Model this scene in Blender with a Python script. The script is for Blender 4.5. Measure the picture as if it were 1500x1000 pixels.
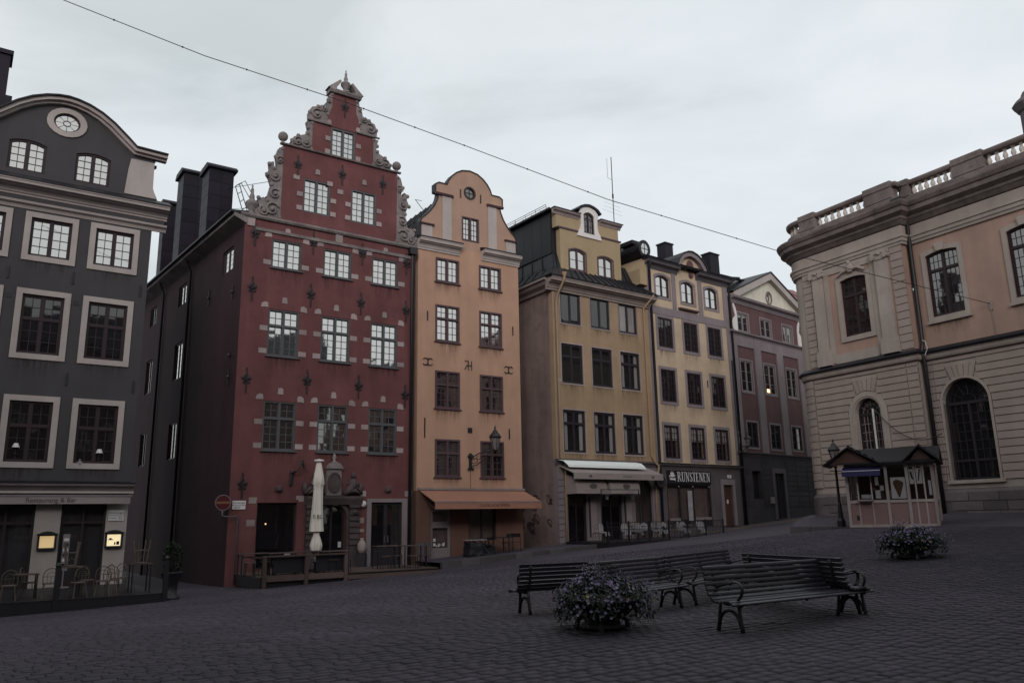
import bpy, bmesh, math, random
import numpy as np
from mathutils import Vector, Matrix, geometry
R = math.radians; PI = math.pi
random.seed(7)
for o in list(bpy.data.objects): bpy.data.objects.remove(o)
SC = bpy.context.scene; COL = SC.collection

# ------------------------------------------------------------------ camera
cam_d = bpy.data.cameras.new('camera'); cam = bpy.data.objects.new('camera', cam_d); COL.objects.link(cam)
EYE = 1.55
cam.location = (0, 0, EYE)
cam_d.sensor_width = 36.0; cam_d.lens = 1162.0 / 1500.0 * 36.0
cam_d.clip_start = 0.1; cam_d.clip_end = 2000
cam.matrix_world = Matrix.Translation((0, 0, EYE)) @ Matrix.Rotation(R(90 + 12.62), 4, 'X') @ Matrix.Rotation(R(-1.07), 4, 'Z')
SC.camera = cam

# ------------------------------------------------------------------ light
world = bpy.data.worlds.new('World'); SC.world = world; world.use_nodes = True
nt = world.node_tree; nt.nodes.clear()
def N(t, kind, **kw):
    n = t.nodes.new(kind)
    for k, v in kw.items(): setattr(n, k, v)
    return n
SUN_EL, SUN_AZ = 17.0, 181.0      # azimuth clockwise from the camera's forward direction
out = N(nt, 'ShaderNodeOutputWorld'); bg = N(nt, 'ShaderNodeBackground'); bg.inputs['Strength'].default_value = 0.1
sky = N(nt, 'ShaderNodeTexSky', sky_type='NISHITA'); sky.sun_disc = False
sky.sun_elevation = R(SUN_EL); sky.sun_rotation = R(SUN_AZ); sky.air_density = 1.2; sky.dust_density = 2.0
tc = N(nt, 'ShaderNodeTexCoord')
mp = N(nt, 'ShaderNodeMapping'); mp.inputs['Scale'].default_value = (1.0, 1.0, 2.2); mp.inputs['Location'].default_value = (11.0, 1.62, 2.68)
ns = N(nt, 'ShaderNodeTexNoise'); ns.inputs['Scale'].default_value = 1.9; ns.inputs['Detail'].default_value = 7; ns.inputs['Roughness'].default_value = 0.52; ns.inputs['Distortion'].default_value = 0.35
cr = N(nt, 'ShaderNodeValToRGB'); e = cr.color_ramp.elements
e[0].position = 0.36; e[0].color = (6.0, 6.6, 6.8, 1); e[1].position = 0.64; e[1].color = (8.7, 9.1, 9.45, 1)
e2 = cr.color_ramp.elements.new(0.49); e2.color = (7.75, 8.3, 8.65, 1)
# a faint warm patch where the cloud thins
ns2 = N(nt, 'ShaderNodeTexNoise'); ns2.inputs['Scale'].default_value = 1.1; ns2.inputs['Detail'].default_value = 3
cr2 = N(nt, 'ShaderNodeValToRGB'); cr2.color_ramp.elements[0].position = 0.46; cr2.color_ramp.elements[0].color = (0, 0, 0, 1)
cr2.color_ramp.elements[1].position = 0.72; cr2.color_ramp.elements[1].color = (0.6, 0.6, 0.6, 1)
mw = N(nt, 'ShaderNodeMixRGB'); mw.inputs['Color2'].default_value = (9.0, 8.8, 8.75, 1)
mx = N(nt, 'ShaderNodeMixRGB'); mx.inputs['Fac'].default_value = 0.93
L = nt.links.new
L(tc.outputs['Generated'], mp.inputs['Vector']); L(mp.outputs[0], ns.inputs['Vector']); L(mp.outputs[0], ns2.inputs['Vector'])
L(ns.outputs['Fac'], cr.inputs[0]); L(ns2.outputs['Fac'], cr2.inputs[0])
L(cr.outputs[0], mw.inputs['Color1']); L(cr2.outputs[0], mw.inputs['Fac'])
L(sky.outputs[0], mx.inputs['Color1']); L(mw.outputs[0], mx.inputs['Color2'])
L(mx.outputs[0], bg.inputs['Color']); L(bg.outputs[0], out.inputs[0])
sd = bpy.data.lights.new('sun', 'SUN'); sd.energy = 1.45; sd.angle = R(26); sd.color = (1.0, 0.90, 0.93)
sun = bpy.data.objects.new('sun', sd); COL.objects.link(sun)
_el, _az = R(SUN_EL), R(SUN_AZ)
_dir = Vector((math.sin(_az) * math.cos(_el), math.cos(_az) * math.cos(_el), math.sin(_el)))
sun.rotation_euler = _dir.to_track_quat('Z', 'Y').to_euler()
vs = SC.view_settings; vs.view_transform = 'Standard'; vs.look = 'None'; vs.exposure = 0.0; vs.gamma = 1.0; vs.use_curve_mapping = False

# ------------------------------------------------------------------ materials
def mat(name, col, rough=0.85, var=0.25, streak=0.0, bump=0.15, scale=1.0, metal=0.0, spec=0.3, dirt=0.0, dirtcol=(0.03, 0.025, 0.03), obj_rand=0.0, fine=40, emit=None):
    m = bpy.data.materials.new(name); m.use_nodes = True; t = m.node_tree; t.nodes.clear()
    l = t.links.new
    o = N(t, 'ShaderNodeOutputMaterial'); p = N(t, 'ShaderNodeBsdfPrincipled'); l(p.outputs[0], o.inputs[0])
    p.inputs['Roughness'].default_value = rough; p.inputs['Metallic'].default_value = metal; p.inputs['Specular IOR Level'].default_value = spec
    c = N(t, 'ShaderNodeTexCoord')
    n1 = N(t, 'ShaderNodeTexNoise'); n1.inputs['Scale'].default_value = 0.55 * scale; n1.inputs['Detail'].default_value = 8; n1.inputs['Roughness'].default_value = 0.62
    n2 = N(t, 'ShaderNodeTexNoise'); n2.inputs['Scale'].default_value = fine * scale; n2.inputs['Detail'].default_value = 4
    l(c.outputs['Object'], n1.inputs['Vector']); l(c.outputs['Object'], n2.inputs['Vector'])
    def ramp(sock, a, b, ca, cb):
        r = N(t, 'ShaderNodeValToRGB'); r.color_ramp.elements[0].position = a; r.color_ramp.elements[1].position = b
        r.color_ramp.elements[0].color = (*ca, 1); r.color_ramp.elements[1].color = (*cb, 1); l(sock, r.inputs[0]); return r.outputs[0]
    lo = [x * (1 - var) for x in col]; hi = [min(1, x * (1 + var * 0.7)) for x in col]
    base = ramp(n1.outputs['Fac'], 0.3, 0.7, lo, hi)
    mg = N(t, 'ShaderNodeMixRGB', blend_type='MULTIPLY'); mg.inputs['Fac'].default_value = 1
    g = ramp(n2.outputs['Fac'], 0.25, 0.75, (1 - var * 0.5,) * 3, (1 + 0.0,) * 3)
    l(base, mg.inputs['Color1']); l(g, mg.inputs['Color2']); colr = mg.outputs[0]
    if streak > 0:
        mp = N(t, 'ShaderNodeMapping'); mp.inputs['Scale'].default_value = (1.1, 1.1, 0.14)
        n3 = N(t, 'ShaderNodeTexNoise'); n3.inputs['Scale'].default_value = 1.6; n3.inputs['Detail'].default_value = 6
        l(c.outputs['Object'], mp.inputs[0]); l(mp.outputs[0], n3.inputs['Vector'])
        ms = N(t, 'ShaderNodeMixRGB', blend_type='MULTIPLY'); l(ramp(n3.outputs['Fac'], 0.42, 0.68, (1 - streak * .55,) * 3, (1, 1, 1)), ms.inputs['Color2']); ms.inputs['Fac'].default_value = 1
        l(colr, ms.inputs['Color1']); colr = ms.outputs[0]
    if dirt > 0:
        n4 = N(t, 'ShaderNodeTexNoise'); n4.inputs['Scale'].default_value = 1.7 * scale; n4.inputs['Detail'].default_value = 10; n4.inputs['Roughness'].default_value = 0.7
        l(c.outputs['Object'], n4.inputs['Vector'])
        md = N(t, 'ShaderNodeMixRGB'); l(ramp(n4.outputs['Fac'], 0.52, 0.66, (0, 0, 0), (dirt,) * 3), md.inputs['Fac'])
        l(colr, md.inputs['Color1']); md.inputs['Color2'].default_value = (*dirtcol, 1); colr = md.outputs[0]
    if obj_rand > 0:
        oi = N(t, 'ShaderNodeObjectInfo'); mo = N(t, 'ShaderNodeMixRGB', blend_type='MULTIPLY'); mo.inputs['Fac'].default_value = 1
        l(ramp(oi.outputs['Random'], 0, 1, (1 - obj_rand,) * 3, (1 + obj_rand * 0.5,) * 3), mo.inputs['Color2']); l(colr, mo.inputs['Color1']); colr = mo.outputs[0]
    l(colr, p.inputs['Base Color'])
    if bump > 0:
        b = N(t, 'ShaderNodeBump'); b.inputs['Strength'].default_value = bump; b.inputs['Distance'].default_value = 0.02
        ad = N(t, 'ShaderNodeMath', operation='ADD'); l(n1.outputs['Fac'], ad.inputs[0]); l(n2.outputs['Fac'], ad.inputs[1]); l(ad.outputs[0], b.inputs['Height']); l(b.outputs[0], p.inputs['Normal'])
    if emit:
        p.inputs['Emission Color'].default_value = (*emit[:3], 1); p.inputs['Emission Strength'].default_value = emit[3]
    return m
def glass_mat(name, col, refl, rough=0.03, wav=0.004, clear=0.0):
    m = bpy.data.materials.new(name); m.use_nodes = True; t = m.node_tree; t.nodes.clear(); l = t.links.new
    o = N(t, 'ShaderNodeOutputMaterial'); gl = N(t, 'ShaderNodeBsdfGlossy'); gl.inputs['Roughness'].default_value = rough; gl.inputs['Color'].default_value = (0.97, 0.95, 0.90, 1)
    df = N(t, 'ShaderNodeBsdfDiffuse'); df.inputs['Color'].default_value = (*col, 1)
    c = N(t, 'ShaderNodeTexCoord'); n = N(t, 'ShaderNodeTexNoise'); n.inputs['Scale'].default_value = 2.6; n.inputs['Detail'].default_value = 2
    gg = N(t, 'ShaderNodeNewGeometry'); l(gg.outputs['Position'], n.inputs['Vector'])
    b = N(t, 'ShaderNodeBump'); b.inputs['Strength'].default_value = wav; b.inputs['Distance'].default_value = 0.25; l(n.outputs['Fac'], b.inputs['Height']); l(b.outputs[0], gl.inputs['Normal'])
    lf = N(t, 'ShaderNodeLayerWeight'); lf.inputs['Blend'].default_value = 0.5
    lw = N(t, 'ShaderNodeMath', operation='POWER'); l(lf.outputs['Facing'], lw.inputs[0]); lw.inputs[1].default_value = 5.0
    ma = N(t, 'ShaderNodeMath', operation='ADD'); ma.use_clamp = True; ma.inputs[1].default_value = refl; l(lw.outputs[0], ma.inputs[0])
    ms = N(t, 'ShaderNodeMixShader'); l(ma.outputs[0], ms.inputs[0]); l(gl.outputs[0], ms.inputs[2])
    if clear > 0:
        tr = N(t, 'ShaderNodeBsdfTransparent'); m2 = N(t, 'ShaderNodeMixShader'); m2.inputs[0].default_value = clear
        l(df.outputs[0], m2.inputs[1]); l(tr.outputs[0], m2.inputs[2]); l(m2.outputs[0], ms.inputs[1])
    else: l(df.outputs[0], ms.inputs[1])
    l(ms.outputs[0], o.inputs[0]); return m
M = {}
def stain_mat():
    m = bpy.data.materials.new('rain_stain'); m.use_nodes = True; t = m.node_tree; t.nodes.clear(); l = t.links.new
    o = N(t, 'ShaderNodeOutputMaterial'); d = N(t, 'ShaderNodeBsdfDiffuse'); d.inputs['Color'].default_value = (0.045, 0.032, 0.032, 1); tr = N(t, 'ShaderNodeBsdfTransparent'); ms = N(t, 'ShaderNodeMixShader')
    c = N(t, 'ShaderNodeTexCoord'); g = N(t, 'ShaderNodeNewGeometry'); mp = N(t, 'ShaderNodeMapping'); mp.inputs['Scale'].default_value = (7, 7, .7); n = N(t, 'ShaderNodeTexNoise'); n.inputs['Scale'].default_value = 1.3; n.inputs['Detail'].default_value = 6
    l(g.outputs['Position'], mp.inputs[0]); l(mp.outputs[0], n.inputs['Vector'])
    r = N(t, 'ShaderNodeValToRGB'); r.color_ramp.elements[0].position = .38; r.color_ramp.elements[1].position = .72; l(n.outputs['Fac'], r.inputs[0])
    sx = N(t, 'ShaderNodeSeparateXYZ'); l(c.outputs['Generated'], sx.inputs[0])
    p = N(t, 'ShaderNodeMath', operation='POWER'); l(sx.outputs[2], p.inputs[0]); p.inputs[1].default_value = 2.0
    q = N(t, 'ShaderNodeMath', operation='PINGPONG'); l(sx.outputs[0], q.inputs[0]); q.inputs[1].default_value = .5
    q2 = N(t, 'ShaderNodeMath', operation='MULTIPLY'); q2.use_clamp = True; l(q.outputs[0], q2.inputs[0]); q2.inputs[1].default_value = 7
    a = N(t, 'ShaderNodeMath', operation='MULTIPLY'); l(p.outputs[0], a.inputs[0]); l(r.outputs[0], a.inputs[1])
    b = N(t, 'ShaderNodeMath', operation='MULTIPLY'); l(a.outputs[0], b.inputs[0]); l(q2.outputs[0], b.inputs[1])
    e = N(t, 'ShaderNodeMath', operation='MULTIPLY'); l(b.outputs[0], e.inputs[0]); e.inputs[1].default_value = .55
    l(e.outputs[0], ms.inputs[0]); l(tr.outputs[0], ms.inputs[1]); l(d.outputs[0], ms.inputs[2]); l(ms.outputs[0], o.inputs[0]); return m
M['stain'] = stain_mat()
M['red'] = mat('red_plaster', (0.165, 0.063, 0.062), streak=0.3, var=0.28, dirt=0.3, dirtcol=(0.12, 0.05, 0.05), bump=0.3)
M['redshade'] = mat('red_plaster_shaded', (0.048, 0.022, 0.028), streak=0.3, var=0.3, dirt=0.3, dirtcol=(0.05, 0.02, 0.025), bump=0.3)  # same red paint as the front, darkened to paint in the alley's shade
M['greyplaster'] = mat('grey_plaster', (0.063, 0.060, 0.062), streak=0.12, var=0.12, bump=0.2)
M['cream'] = mat('cream_trim', (0.42, 0.375, 0.345), streak=0.14, var=0.14, bump=0.15, dirt=0.12, dirtcol=(0.2, 0.17, 0.15))
M['beige'] = mat('apricot_plaster', (0.455, 0.282, 0.192), streak=0.16, var=0.13, bump=0.3, dirt=0.13, dirtcol=(0.3, 0.17, 0.11))
M['beigeup'] = mat('apricot_gable_plaster', (0.41, 0.27, 0.195), streak=0.18, var=0.15, bump=0.3, dirt=0.15, dirtcol=(0.24, 0.15, 0.11))
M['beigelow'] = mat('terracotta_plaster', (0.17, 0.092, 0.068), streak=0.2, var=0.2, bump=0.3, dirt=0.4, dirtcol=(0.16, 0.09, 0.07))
M['yellow'] = mat('ochre_plaster', (0.355, 0.252, 0.155), streak=0.18, var=0.15, bump=0.3, dirt=0.15, dirtcol=(0.2, 0.14, 0.09))
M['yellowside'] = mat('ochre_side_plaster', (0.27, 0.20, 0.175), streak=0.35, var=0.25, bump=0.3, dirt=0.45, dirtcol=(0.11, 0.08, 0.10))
M['yelup'] = mat('yellow_dormer_plaster', (0.36, 0.275, 0.165), streak=0.1, var=0.1, bump=0.2)
M['straw'] = mat('straw_plaster', (0.53, 0.415, 0.29), streak=0.16, var=0.18, bump=0.3, dirt=0.3, dirtcol=(0.42, 0.31, 0.2))
M['brown'] = mat('brick_red_plaster', (0.125, 0.068, 0.068), streak=0.2, var=0.15, bump=0.2)
M['greytrim'] = mat('grey_trim', (0.235, 0.20, 0.205), streak=0.2, var=0.15, bump=0.2, dirt=0.15, dirtcol=(0.12, 0.1, 0.1))
M['farwall'] = mat('dark_plaster', (0.09, 0.065, 0.055), streak=0.2, var=0.2, bump=0.1)  # kept dark to weaken bounce and reflections from the unseen houses
M['darkashlar'] = mat('dark_ashlar', (0.052, 0.046, 0.05), streak=0.25, var=0.25, bump=0.3, obj_rand=.2)  # darker tone for the brick red house's ground floor
M['taupe'] = mat('taupe_cornice', (0.27, 0.225, 0.20), streak=0.2, var=0.15, bump=0.2, dirt=0.15, dirtcol=(0.12, 0.1, 0.1))
M['pediment'] = mat('pale_yellow_plaster', (0.68, 0.65, 0.53), streak=0.2, var=0.15, bump=0.2, dirt=0.35, dirtcol=(0.3, 0.28, 0.22))
M['greytrimdark'] = mat('dark_grey_trim', (0.115, 0.10, 0.105), streak=0.25, var=0.2, bump=0.2)
M['stone'] = mat('grey_carved_stone', (0.27, 0.24, 0.225), rough=0.9, streak=0.35, var=0.35, bump=0.6, dirt=0.5, dirtcol=(0.07, 0.06, 0.10), scale=2)
M['stonelight'] = mat('pale_stone', (0.36, 0.30, 0.285), var=0.25, bump=0.4, streak=0.15, dirt=0.3, dirtcol=(0.17, 0.13, 0.13), obj_rand=0.25)
M['stonedark'] = mat('dark_portal_stone', (0.095, 0.075, 0.075), var=0.35, bump=0.6, streak=0.2, scale=2)
M['bors'] = mat('rose_plaster', (0.43, 0.29, 0.225), streak=0.22, var=0.15, bump=0.25, dirt=0.2, dirtcol=(0.28, 0.18, 0.14))
M['borsstone'] = mat('sandstone_trim', (0.42, 0.36, 0.31), streak=0.22, var=0.15, bump=0.3, dirt=0.2, dirtcol=(0.24, 0.19, 0.20))
M['borsrust'] = mat('rusticated_stucco', (0.38, 0.31, 0.27), streak=0.15, var=0.10, bump=0.2, obj_rand=0.06, dirt=0.08, dirtcol=(0.28, 0.22, 0.19))
M['borscorn'] = mat('weathered_cornice_stone', (0.23, 0.19, 0.175), streak=0.4, var=0.3, bump=0.5, dirt=0.5, dirtcol=(0.06, 0.05, 0.05), scale=1.6)
M['baluster'] = mat('pale_baluster_stone', (0.72, 0.65, 0.57), streak=0.3, var=0.25, bump=0.3, dirt=0.3, dirtcol=(0.25, 0.2, 0.18), scale=2)
M['plinth'] = mat('granite_plinth', (0.15, 0.125, 0.125), var=0.3, bump=0.4, obj_rand=0.3, dirt=0.2)
M['roof'] = mat('black_sheet_roof', (0.014, 0.014, 0.019), rough=0.5, metal=0.0, spec=0.35, var=0.35, bump=0.15, streak=0.3, obj_rand=0.3)
M['chimney'] = mat('black_chimney_sheet', (0.014, 0.012, 0.019), rough=0.55, metal=0.0, spec=0.2, var=0.3, bump=0.08, obj_rand=0.4)
M['redroof'] = mat('red_sheet_roof', (0.19, 0.075, 0.07), rough=0.5, var=0.25, bump=0.1, obj_rand=0.2)
M['iron'] = mat('black_iron', (0.012, 0.011, 0.014), rough=0.5, var=0.2, bump=0.1, spec=0.5)
M['greyiron'] = mat('grey_zinc', (0.16, 0.16, 0.175), rough=0.4, metal=0.4, var=0.25, bump=0.05)
M['greenwood'] = mat('grey_green_window_paint', (0.085, 0.088, 0.092), rough=0.55, var=0.15, bump=0.08)
M['brownwood'] = mat('oxblood_window_paint', (0.034, 0.020, 0.023), rough=0.5, var=0.15, bump=0.08)
M['purplewood'] = mat('dark_plum_window_paint', (0.085, 0.052, 0.058), rough=0.55, var=0.15, bump=0.08)
M['blackwood'] = mat('dark_window_paint', (0.028, 0.024, 0.028), rough=0.5, var=0.2, bump=0.08)
M['greywood'] = mat('grey_window_paint', (0.22, 0.19, 0.19), rough=0.6, var=0.15, bump=0.08)
M['doorwood'] = mat('brown_door_wood', (0.09, 0.045, 0.032), rough=0.5, var=0.3, bump=0.15, streak=0.3)
M['plank'] = mat('weathered_plank', (0.12, 0.085, 0.075), rough=0.8, var=0.35, bump=0.3, streak=0.2, obj_rand=0.35)
M['slat'] = mat('black_painted_slat', (0.024, 0.022, 0.034), rough=0.34, var=0.15, bump=0.04, spec=0.6, scale=2, obj_rand=0.25, dirt=0.0, dirtcol=(0.05, 0.045, 0.05))
M['white'] = mat('white_paint', (0.66, 0.64, 0.60), rough=0.6, var=0.1, bump=0.05, dirt=0.1, dirtcol=(0.4, 0.38, 0.35))
M['canvas'] = mat('off_white_canvas', (0.72, 0.69, 0.60), rough=0.9, var=0.12, bump=0.15, dirt=0.1, dirtcol=(0.5, 0.47, 0.4))
M['greycanvas'] = mat('grey_canvas', (0.30, 0.26, 0.245), rough=0.9, var=0.15, bump=0.15, streak=0.1)
M['orangecanvas'] = mat('orange_canvas', (0.34, 0.17, 0.115), rough=0.85, var=0.12, bump=0.12, streak=0.08)
M['palecanvas'] = mat('pale_green_canvas', (0.75, 0.80, 0.76), rough=0.8, var=0.06, bump=0.08)
M['blue'] = mat('blue_canvas', (0.028, 0.028, 0.085), rough=0.85, var=0.15, bump=0.1)
M['pink'] = mat('pink_panel', (0.22, 0.135, 0.125), rough=0.6, var=0.12, bump=0.05)
M['wicker'] = mat('dull_wicker', (0.15, 0.12, 0.10), rough=0.7, var=0.4, bump=0.3, scale=4)
M['blanket'] = mat('white_blanket', (0.33, 0.32, 0.33), rough=0.95, var=0.35, bump=0.4, scale=3)
M['dark'] = mat('dark_interior', (0.012, 0.010, 0.013), rough=0.9, var=0.3, bump=0)
M['curtain'] = mat('pale_curtain', (0.55, 0.52, 0.50), rough=0.95, var=0.2, bump=0.2, streak=0.3)
M['yellowline'] = mat('yellow_road_paint', (0.42, 0.27, 0.04), var=0.35, bump=0.2, dirt=0.5, dirtcol=(0.1, 0.08, 0.10))
M['ink'] = mat('black_ink', (0.012, 0.012, 0.014), var=0.05, bump=0)
M['faint'] = mat('brown_print', (0.06, 0.028, 0.02), var=0.05, bump=0)
M['greyprint'] = mat('grey_print', (0.10, 0.085, 0.085), var=0.05, bump=0)
M['signwhite'] = mat('white_enamel', (0.62, 0.6, 0.6), rough=0.35, var=0.05, bump=0, dirt=0.05)
M['signred'] = mat('red_enamel', (0.075, 0.014, 0.018), rough=0.35, var=0.1, bump=0)
M['signbar'] = mat('yellow_enamel', (0.18, 0.09, 0.045), rough=0.35, var=0.1, bump=0)
M['lit'] = mat('lit_menu_board', (0.6, 0.45, 0.25), var=0.15, bump=0, emit=(1.0, 0.72, 0.34, 0.42))
M['lit2'] = mat('lit_menu_sheet', (0.6, 0.5, 0.3), var=0.15, bump=0, emit=(1.0, 0.84, 0.5, 0.8))
M['bulb'] = mat('warm_bulb', (0.9, 0.6, 0.3), var=0, bump=0, emit=(1.0, 0.55, 0.3, 2.5))
M['globe'] = mat('opal_globe', (0.62, 0.60, 0.58), rough=0.3, var=0.05, bump=0)
M['cone'] = mat('waffle_brown', (0.12, 0.06, 0.03), var=0.3, bump=0)
M['leaf'] = mat('dark_leaf', (0.030, 0.040, 0.026), rough=0.6, var=0.5, bump=0, scale=6, obj_rand=0)
M['petal'] = mat('violet_petal', (0.24, 0.20, 0.33), rough=0.7, var=0.35, bump=0, scale=8)
M['petal2'] = mat('pale_petal', (0.38, 0.33, 0.40), rough=0.7, var=0.25, bump=0, scale=8)
M['petal3'] = mat('yellow_petal', (0.42, 0.38, 0.14), rough=0.7, var=0.25, bump=0, scale=8)
M['kerb'] = mat('granite_kerb', (0.09, 0.082, 0.085), var=0.3, bump=0.4, obj_rand=0.3)
M['mirror'] = glass_mat('old_window_glass', (0.012, 0.011, 0.014), 0.58)
M['glassmid'] = glass_mat('dim_window_glass', (0.014, 0.012, 0.014), 0.20)
M['glasslow'] = glass_mat('dark_window_glass', (0.010, 0.009, 0.011), 0.10)
M['clear'] = glass_mat('clear_glass', (0.012, 0.011, 0.014), 0.03, clear=0.85)
M['lampglass'] = glass_mat('lantern_glass', (0.22, 0.20, 0.19), 0.05, clear=0.35)

# ------------------------------------------------------------------ helpers
def tag(o, label=None, cat=None, group=None, kind=None):
    if label: o['label'] = label
    if cat: o['category'] = cat
    if group: o['group'] = group
    if kind: o['kind'] = kind
    return o
def thing(name, label, cat, loc=(0, 0, 0), rz=0.0, group=None):
    o = bpy.data.objects.new(name, None); COL.objects.link(o); o.location = loc; o.rotation_euler = (0, 0, rz)
    o.empty_display_size = 0.2
    return tag(o, label, cat, group)
class MB:
    def __init__(s): s.v = []; s.f = []; s.mi = []
    def add(s, vs, fs, mi=0):
        b = len(s.v); s.v += [tuple(p) for p in vs]; s.f += [tuple(b + i for i in f) for f in fs]; s.mi += [mi] * len(fs); return s
    def box(s, x0, x1, y0, y1, z0, z1, mi=0):
        return s.add([(x0, y0, z0), (x1, y0, z0), (x1, y1, z0), (x0, y1, z0), (x0, y0, z1), (x1, y0, z1), (x1, y1, z1), (x0, y1, z1)],
                     [(3, 2, 1, 0), (4, 5, 6, 7), (0, 1, 5, 4), (1, 2, 6, 5), (2, 3, 7, 6), (3, 0, 4, 7)], mi)
    def hexa(s, p, mi=0): return s.add(p, [(3, 2, 1, 0), (4, 5, 6, 7), (0, 1, 5, 4), (1, 2, 6, 5), (2, 3, 7, 6), (3, 0, 4, 7)], mi)
    def prism(s, poly, y0, y1, mi=0, holes=()):           # polygon in (x, z), extruded along y
        loops = [list(poly)] + [list(h) for h in holes]
        flat = [p for lp in loops for p in lp]; n = len(flat)
        tris = geometry.tessellate_polygon([[Vector((p[0], p[1], 0)) for p in lp] for lp in loops])
        vs = [(p[0], y0, p[1]) for p in flat] + [(p[0], y1, p[1]) for p in flat]; fs = []
        for a, b, c in tris:
            A, B, C = flat[a], flat[b], flat[c]
            cr = (B[0] - A[0]) * (C[1] - A[1]) - (B[1] - A[1]) * (C[0] - A[0])
            if abs(cr) < 1e-12: continue
            if cr < 0: a, b, c = a, c, b
            fs += [(a, b, c), (n + c, n + b, n + a)]
        k = 0
        for li, lp in enumerate(loops):
            m = len(lp); ar = sum(lp[i][0] * lp[(i + 1) % m][1] - lp[(i + 1) % m][0] * lp[i][1] for i in range(m))
            for i in range(m):
                a, b = k + i, k + (i + 1) % m
                if (ar > 0) == (li == 0): fs.append((b, a, n + a, n + b))
                else: fs.append((a, b, n + b, n + a))
            k += m
        return s.add(vs, fs, mi)
    def prof(s, pts, x0, x1, mi=0):                        # profile in (y, z), extruded along x
        n = len(pts); vs = [(x0, p[0], p[1]) for p in pts] + [(x1, p[0], p[1]) for p in pts]
        return s.add(vs, [tuple(range(n)), tuple(range(2 * n - 1, n - 1, -1))] + [((i + 1) % n, i, n + i, n + (i + 1) % n) for i in range(n)], mi)
    def tube(s, path, r, n=6, mi=0, cap=True, flat=None):
        path = [Vector(p) for p in path]; rr = r if isinstance(r, (list, tuple)) else [r] * len(path); rings = []
        up = Vector((0, 0, 1)); prev = None
        for i, p in enumerate(path):
            d = (path[min(i + 1, len(path) - 1)] - path[max(i - 1, 0)])
            if d.length < 1e-9: d = Vector((0, 0, 1))
            d.normalize()
            a = prev if prev is not None else (up if abs(d.dot(up)) < 0.95 else Vector((1, 0, 0)))
            x = (a - d * a.dot(d)); 
            if x.length < 1e-6: x = d.orthogonal()
            x.normalize(); y = d.cross(x); prev = x
            sx, sy = (1, 1) if not flat else flat
            rings.append([p + (x * math.cos(2 * PI * k / n) * sx + y * math.sin(2 * PI * k / n) * sy) * rr[i] for k in range(n)])
        vs = [q for rg in rings for q in rg]; fs = []
        for i in range(len(path) - 1):
            for k in range(n):
                a, b = i * n + k, i * n + (k + 1) % n; fs.append((a, b, b + n, a + n))
        if cap: fs += [tuple(range(n - 1, -1, -1)), tuple((len(path) - 1) * n + k for k in range(n))]
        return s.add(vs, fs, mi)
    def lathe(s, prof, c=(0, 0, 0), n=12, mi=0, a0=0, a1=2 * PI, sy=1):
        full = abs(a1 - a0 - 2 * PI) < 1e-6; k = n if full else n + 1
        vs = [(c[0] + r * math.cos(a0 + (a1 - a0) * i / n), c[1] + sy * r * math.sin(a0 + (a1 - a0) * i / n), c[2] + z) for r, z in prof for i in range(k)]
        fs = []
        for j in range(len(prof) - 1):
            for i in range(n):
                a = j * k + i; b = j * k + (i + 1) % k; fs.append((a, b, b + k, a + k))
        return s.add(vs, fs, mi)
    def ball(s, c, r, n=10, mi=0, sc=(1, 1, 1)):
        m = max(4, n // 2); vs = []; fs = []
        for j in range(m + 1):
            th = PI * j / m
            for i in range(n): vs.append((c[0] + sc[0] * r * math.sin(th) * math.cos(2 * PI * i / n), c[1] + sc[1] * r * math.sin(th) * math.sin(2 * PI * i / n), c[2] + sc[2] * r * math.cos(th)))
        for j in range(m):
            for i in range(n):
                a, b = j * n + i, j * n + (i + 1) % n
                if j == 0: fs.append((a, a + n, b + n))
                elif j == m - 1: fs.append((a, a + n, b))
                else: fs.append((a, a + n, b + n, b))
        return s.add(vs, fs, mi)
    def xf(s, Mx, start=0):
        for i in range(start, len(s.v)): s.v[i] = tuple(Mx @ Vector(s.v[i]))
        return s
    def mesh(s, name, mats, smooth=False):
        me = bpy.data.meshes.new(name); me.from_pydata(s.v, [], s.f)
        for m in (mats if isinstance(mats, (list, tuple)) else [mats]): me.materials.append(M[m] if isinstance(m, str) else m)
        if any(s.mi): me.polygons.foreach_set('material_index', s.mi)
        if smooth: me.polygons.foreach_set('use_smooth', [True] * len(me.polygons))
        me.update(); return me
    def build(s, name, mats, parent=None, loc=(0, 0, 0), smooth=False, kind=None, label=None, cat=None, group=None, rot=None):
        o = link(name, s.mesh(name, mats, smooth), parent, loc, rot); return tag(o, label, cat, group, kind)
def link(name, me, parent=None, loc=(0, 0, 0), rot=None):
    o = bpy.data.objects.new(name, me); COL.objects.link(o); o.location = loc
    if rot is not None: o.rotation_euler = rot
    if parent is not None:
        o.parent = parent
        if parent.type == 'EMPTY' and '_z0' in parent: o.location.z -= parent['_z0']
    return o
def copy_tree(o, parent=None):
    c = o.copy(); COL.objects.link(c); c.parent = parent
    if parent is not None: c.matrix_parent_inverse = o.matrix_parent_inverse.copy()
    for ch in [x for x in KIDS.get(o.name, [])] or list(o.children): copy_tree(ch, c)
    return c
KIDS = {}
def rect(u0, u1, v0, v1, rise=0.0, n=10):
    p = [(u0, v0), (u1, v0), (u1, v1 - rise)]
    if rise > 0:
        w = (u1 - u0) / 2; rad = (w * w + rise * rise) / (2 * rise); cz = v1 - rad; th = math.asin(min(1, w / rad)); cx = (u0 + u1) / 2
        if rise > w - 1e-6: th = PI / 2
        for i in range(1, n): a = th - 2 * th * i / n; p.append((cx + rad * math.sin(a), cz + rad * math.cos(a)))
    p.append((u0, v1 - rise)); return p
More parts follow.
